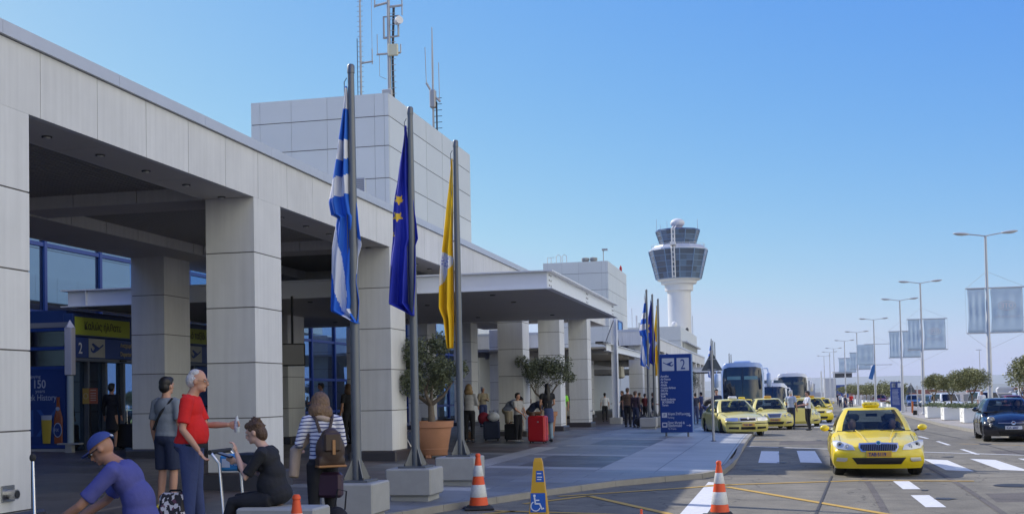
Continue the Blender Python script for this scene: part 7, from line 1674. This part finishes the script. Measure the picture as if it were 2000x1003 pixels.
# white capped pillar at the porch corner
o = empty('porch_post', (-17.42, 26.85, G(-17.4, 26.8)), 0, 'white capped pillar with a glass tube at the corner of the entrance', 'pillar')
b = MB(); b.box((-.10, -.10, 1.95), (.10, .10, 3.15), mat('pillar_white', (.62, .60, .62), .5), bev=.015); b.lathe([(.14, 3.15), (.01, 3.34)], 4, mat('pillar_white', (.62, .60, .62))); b.build('cap', None, o)
b = MB(); b.tube([(0, 0, .1), (0, 0, 1.94)], .085, 14, mat('frosted_tube', (.36, .43, .44), .25)); b.build('tube', None, o, 50); b = MB(); b.box((-.3, -.13, .2), (.3, .1, .24), M_CONC); b.box((-.09, -.1, 0), (.09, .05, .199), M_CONC); b.build('foot', None, o)
# small orange and yellow notice by the doors
o = empty('notice_stand', (-17.25, 27.45, G(-17.2, 27.4)), radians(10), 'yellow and orange notice board on a dark post by the doors', 'notice'); b = MB(); b.box((-.02, 0, 0), (.02, .04, 1.24), M_UND); b.build('post', None, o); b = MB(); b.box((-.18, -.02, 1.22), (-.01, .0, 1.62), mat('notice_yellow', (.40, .26, .05), .5)); b.box((-.009, -.02, 1.22), (.21, .0, 1.62), mat('notice_orange', (.38, .09, .03), .5)); b.build('panel', None, o)
for z in (1.56, 1.48, 1.42, 1.36, 1.30): b = MB(); b.box((.03, -.026, z), (.17, -.021, z+.018), mat('notice_print', (.5, .4, .3), .5)); b.build('text_line', None, o)
b = MB(); b.tube([(-.095+.055*cos(a), -.024, 1.42+.07*sin(a)) for a in [2*pi*k/16 for k in range(17)]], .008, 4, mat('notice_print', (.5, .4, .3))); b.build('ring_mark', None, o)

# tall stainless waste bins and benches between columns
def bench(x, y, n, lab):
    o = empty('metal_bench', (x, y, G(x, y)), 0, lab, 'bench'); b = MB(); b.tube([(0, 0, .40), (0, n*.6, .40)], .035, 8, M_DARK); b.build('beam', None, o)
    for k in range(n):
        b = MB(); b.box((-.22, k*.6+.05, .43), (.24, k*.6+.55, .46), mat('perforated_steel', (.12, .12, .13), .4), bev=.008); b.build('seat', None, o); b = MB(); M = Matrix.Translation((-.24, 0, .45)) @ Matrix.Rotation(radians(-14), 4, 'Y'); b.box((-.01, k*.6+.05, 0), (.01, k*.6+.55, .42), mat('perforated_steel', (.12, .12, .13)), M); b.build('backrest', None, o)
    for k in (0.3, n*.6-.3): b = MB(); b.tube([(-.2, k, 0), (0, k, .4), (.22, k, 0)], .02, 6, M_CHR); b.build('leg', None, o)
bench(-9.9, 42, 5, 'row of perforated metal seats by the column, with people sitting'); bench(-10.2, 29.0, 5, 'dark metal seats in the gloom left of the potted olive')
for x, y, lab in ((-9.0, 30.2, 'cylindrical steel bin left of the potted olive trunk'),):
    o = empty('steel_bin', (x, y, G(x, y)), 0, lab, 'bin'); b = MB(); b.lathe([(.2, 0), (.2, .85), (.19, .87), (.15, .87), (.14, .7)], 20, mat('brushed_steel', (.3, .3, .31), .3, metal=.8)); b.build('drum', None, o, 40); b = MB(); b.lathe([(.21, .78), (.21, .8)], 20, M_UND, caps=False); b.build('ring', None, o)
# flight screens hanging from the canopy
o = empty('flight_screen', (-11.3, 26.6, -.63), radians(24), 'large dark flight screen hanging right of the big column', 'screen'); b = MB(); b.box((-.30, 0, 3.12), (.30, .16, 3.66), M_UND, bev=.02); b.build('case', None, o); b = MB(); b.box((-.27, -.012, 3.15), (.27, -.001, 3.63), mat('screen_off', (.03, .03, .035), .15)); b.build('screen', None, o); b = MB(); b.tube([(0, .1, 3.66), (0, .1, 4.8)], .03, 6, M_UND); b.build('hanger', None, o)
# brown hanging sign seen edge on at the back column
o = empty('hanging_lantern', (-9.6, 74, 3.5), 0, 'pale lantern shaped lamp hanging under the walkway roof', 'lamp'); b = MB(); b.tube([(-.12, 0, .4), (-.12, 0, -.2)], .02, 5, M_DARK); b.tube([(.12, 0, .4), (.12, 0, -.2)], .02, 5, M_DARK); b.build('rods', None, o); b = MB(); b.lathe([(.28, -.2), (.34, -.85), (.2, -.95)], 6, mat('lantern_cream', (.45, .43, .36), .5)); b.build('shade', None, o)
# extra thing: light blue vending display
o = empty('vending_machine', (-16.4, 45.5, G(-16.4, 45.5)), radians(30), 'light blue lit drinks machine behind the potted olive', 'vending machine'); b = MB(); b.box((-.5, 0, 0), (.5, .7, 2.0), mat('machine_blue', (.03, .22, .42), .4), bev=.03); b.build('cabinet', None, o); b = MB(); b.box((-.3, -.02, .5), (.3, -.001, 1.8), mat('machine_panel', (.12, .4, .6), .3)); b.build('front_panel', None, o)

# ---- luggage
def suitcase(x, y, w_, d, h, m, lab, rz=0, handle=.35, group='suitcases of the travellers', base=None):
    o = empty('suitcase', (x, y, (G(x, y) if base is None else base)), radians(rz), lab, 'suitcase', group)
    b = MB(); b.box((-w_/2, -d/2, .05), (w_/2, d/2, h), m, bev=.04); b.build('shell', None, o, 40)
    for s in (-1, 1):
        for t in (-1, 1): b = MB(); b.cyl((s*w_*.38-.012, t*d*.3, .03), (s*w_*.38+.012, t*d*.3, .03), .03, n=10, m=M_RUB); b.build('wheel', None, o)
    b = MB(); b.tube([(-.09, d*.35, h), (-.09, d*.35, h+handle), (.09, d*.35, h+handle), (.09, d*.35, h)], .011, 6, M_CHR); b.build('pull_handle', None, o); b = MB(); b.tube([(-.08, 0, h), (-.06, 0, h+.04), (.06, 0, h+.04), (.08, 0, h)], .013, 6, M_UND); b.build('grip', None, o)
    b = MB(); b.box((-w_/2-.004, -.008, .07), (w_/2+.004, .008, h-.04), M_UND); b.build('zip', None, o); return o
sc_ = suitcase(-7.03, 35.0, .56, .32, .82, mat('suitcase_red', (.50, .012, .02), .35, coat=.4), 'big bright red hard suitcase standing at the woman’s feet', -12, .02); b = MB(); b.box((.05, -.175, .62), (.1, -.162, .66), M_CHR); b.build('badge', None, sc_)
suitcase(-8.75, 36.2, .5, .34, .62, T_NAVY, 'dark navy suitcase under a white cap and red bag', 8, .1)
suitcase(-8.05, 36.0, .45, .3, .55, T_BLK, 'black rounded suitcase left of the red one', 5, .1); suitcase(-5.9, 57.2, .5, .3, .65, mat('plum_case', (.06, .015, .03), .5), 'dark plum suitcase pile behind the couple', 15, .1)
suitcase(-16.85, 28.6, .5, .32, .68, T_BLK, 'black suitcase at the side of the black coated figure', 0, .5); suitcase(-9.4, 35.7, .4, .25, .3, T_BRN, 'small brown bag on the ground beyond the blonde woman', 0, .02)
o = MB(); o.ell((0, 0, .75), (.2, .16, .15), 14, 10); q = remeshed(o, 'folded_jacket', T_WHT, .03, None, 2); q.location = (-8.65, 36.05, G(-8.6, 36)); tag(q, 'white bundled jacket lying on top of the navy suitcase', 'jacket')
o = MB(); o.ell((0, 0, .7), (.2, .16, .2), 14, 10); q = remeshed(o, 'red_backpack', cloth('crimson', (.25, .015, .04)), .03, None, 2); q.location = (-9.0, 36.2, G(-8.9, 36)); tag(q, 'crimson backpack leaning on the navy suitcase', 'backpack')
o = MB(); o.box((-.1, -.06, .62), (.1, .06, 1.0), bev=.03); o.tube([(-.08, 0, 1.0), (0, 0, 1.3), (.08, 0, 1.0)], .012, 6); q = o.build('shoulder_bag', cloth('cream_bag', (.45, .36, .26)), None); q.location = (-7.2, 35.8, G(-7, 36)); q.rotation_euler = (0, .25, 0); tag(q, 'cream shoulder bag hanging beside the long haired woman', 'bag')
o = MB(); o.ell((0, 0, .28), (.42, .25, .24), 14, 10); o.tube([(-.2, 0, .4), (0, 0, .62), (.25, 0, .42)], .03, 6); q = remeshed(o, 'black_holdall', T_BLK, .03, None, 2); q.location = (-5.95, 53.8, G(-6, 53)); tag(q, 'bulging black holdall on the pavement left of the second flag block', 'bag')
# patterned wheeled bag between the men
def pattern_mat():
    m = mat('patterned_fabric', (.02, .02, .025), .6); n = m.node_tree; L = n.links.new; p = n.nodes["Principled BSDF"]; tc = n.nodes.new("ShaderNodeTexCoord")
    mp = n.nodes.new("ShaderNodeMapping"); mp.inputs["Scale"].default_value = (26, 26, 20); mp.inputs["Rotation"].default_value = (.2, .3, .3); L(tc.outputs["Object"], mp.inputs[0])
    v_ = n.nodes.new("ShaderNodeTexVoronoi"); v_.distance = 'CHEBYCHEV'; v_.inputs["Scale"].default_value = 1.1; L(mp.outputs[0], v_.inputs["Vector"])
    r_ = n.nodes.new("ShaderNodeValToRGB"); r_.color_ramp.interpolation = 'CONSTANT'; e = r_.color_ramp.elements; e[0].color = (.015, .012, .016, 1); e[1].position = .5; e[1].color = (.55, .53, .56, 1); x_ = e.new(.78); x_.color = (.10, .03, .06, 1); x_ = e.new(.88); x_.color = (.015, .012, .016, 1)
    s = n.nodes.new("ShaderNodeSeparateColor"); L(v_.outputs["Color"], s.inputs[0]); L(s.outputs[0], r_.inputs[0]); L(r_.outputs[0], p.inputs["Base Color"]); return m
o = suitcase(-6.95, 12.75, .32, .26, .52, pattern_mat(), 'small wheeled bag in a busy black and white print behind the man in red', 10, .05); o.rotation_euler.x = radians(-14)
# bare telescopic handle at the far left front
o = empty('suitcase', (-5.55, 8.1, G(-5.5, 8)), radians(0), 'silver telescopic handle of a low suitcase standing at the bottom left edge', 'suitcase'); b = MB(); b.tube([(0, 0, .25), (-.12, .15, .75), (-.20, .25, 1.16)], [.014, .012, .010], 10, M_CHR); b.build('pull_handle', None, o, 50); b = MB(); b.ell((-.205, .255, 1.19), (.028, .022, .035), 12, 8, M_RUB); b.build('grip', None, o); b = MB(); b.box((-.25, -.15, .02), (.3, .12, .5), T_BLK, bev=.04); b.build('shell', None, o)
# luggage trolley with blue basket
def trolley(x, y, rz, lab, basket=True):
    o = empty('luggage_trolley', (x, y, G(x, y)), radians(rz), lab, 'luggage trolley', 'airport luggage trolleys')
    for s in (-1, 1): b = MB(); b.tube([(s*.24, .5, .12), (s*.26, -.28, .16), (s*.26, -.34, .95), (s*.24, -.44, 1.06)], .017, 8, M_CHR); b.build('side_frame', None, o, 50)
    b = MB(); b.tube([(-.26, -.45, 1.07), (.26, -.45, 1.07)], .026, 10, M_RUB); b.build('handle', None, o, 50)
    b = MB()
    for k in range(5): b.tube([(-.2+k*.1, .5, .12), (-.2+k*.1, -.28, .16)], .008, 6, M_CHR)
    b.tube([(-.24, .5, .12), (.24, .5, .12)], .014, 6, M_CHR); b.build('deck', None, o)
    for p in ((-.22, -.3), (.22, -.3), (0, .48)): b = MB(); b.cyl((p[0]-.015, p[1], .07), (p[0]+.015, p[1], .07), .07, n=14, m=M_RUB); b.build('wheel', None, o)
    if basket:
        b = MB(); b.box((-.22, -.36, .87), (.22, -.10, 1.04), mat('basket_blue', (.04, .30, .62), .4), bev=.02); b.build('basket', None, o); b = MB(); b.box((.221, -.33, .91), (.224, -.24, 1.0), M_SW); text_mesh('AIA', .06, M_SW, o, (.224, -.22, .93), rot=(radians(90), 0, radians(90))); b.build('basket_plate', None, o)
        b = MB(); b.box((-.16, .16, .1), (.16, .19, .70), mat('tray_grey', (.25, .28, .32), .5), bev=.01); b.build('front_board', None, o)
    return o
trolley(-5.38, 11.75, -88, 'luggage trolley with a blue basket between the man in red and the seated woman'); trolley(-15.5, 40.0, 110, 'empty chrome trolley pushed by the bearded man', False)
b = MB(); b.box((-.1, -.12, 0), (.12, .14, .2), mat('black_pouch', (.015, .015, .018), .4), bev=.02); b.box((.121, -.10, .02), (.128, .12, .18), M_SW, bev=.002); q = b.build('travel_pouch'); q.location = (-5.42, 11.6, G(-5.4, 11.5)+.86); tag(q, 'black pouch with a white edge in the front of the trolley basket', 'bag')
# parking bollards / misc small marks on the pavement
# ------------------------------------------------------------------ air
hz = MB(); hz.box((-9800, -450, -75), (9800, 12600, 175)); ho = hz.build('haze'); ho['kind'] = 'stuff'; ho.display_type = 'WIRE'
hm = bpy.data.materials.new('haze'); hm.use_nodes = True; n = hm.node_tree; n.nodes.remove(n.nodes["Principled BSDF"])
pv_ = n.nodes.new("ShaderNodeVolumePrincipled"); pv_.inputs["Color"].default_value = (.80, .88, 1, 1); pv_.inputs["Density"].default_value = .00009; pv_.inputs["Anisotropy"].default_value = .1
n.links.new(pv_.outputs[0], n.nodes["Material Output"].inputs["Volume"]); ho.data.materials.append(hm)
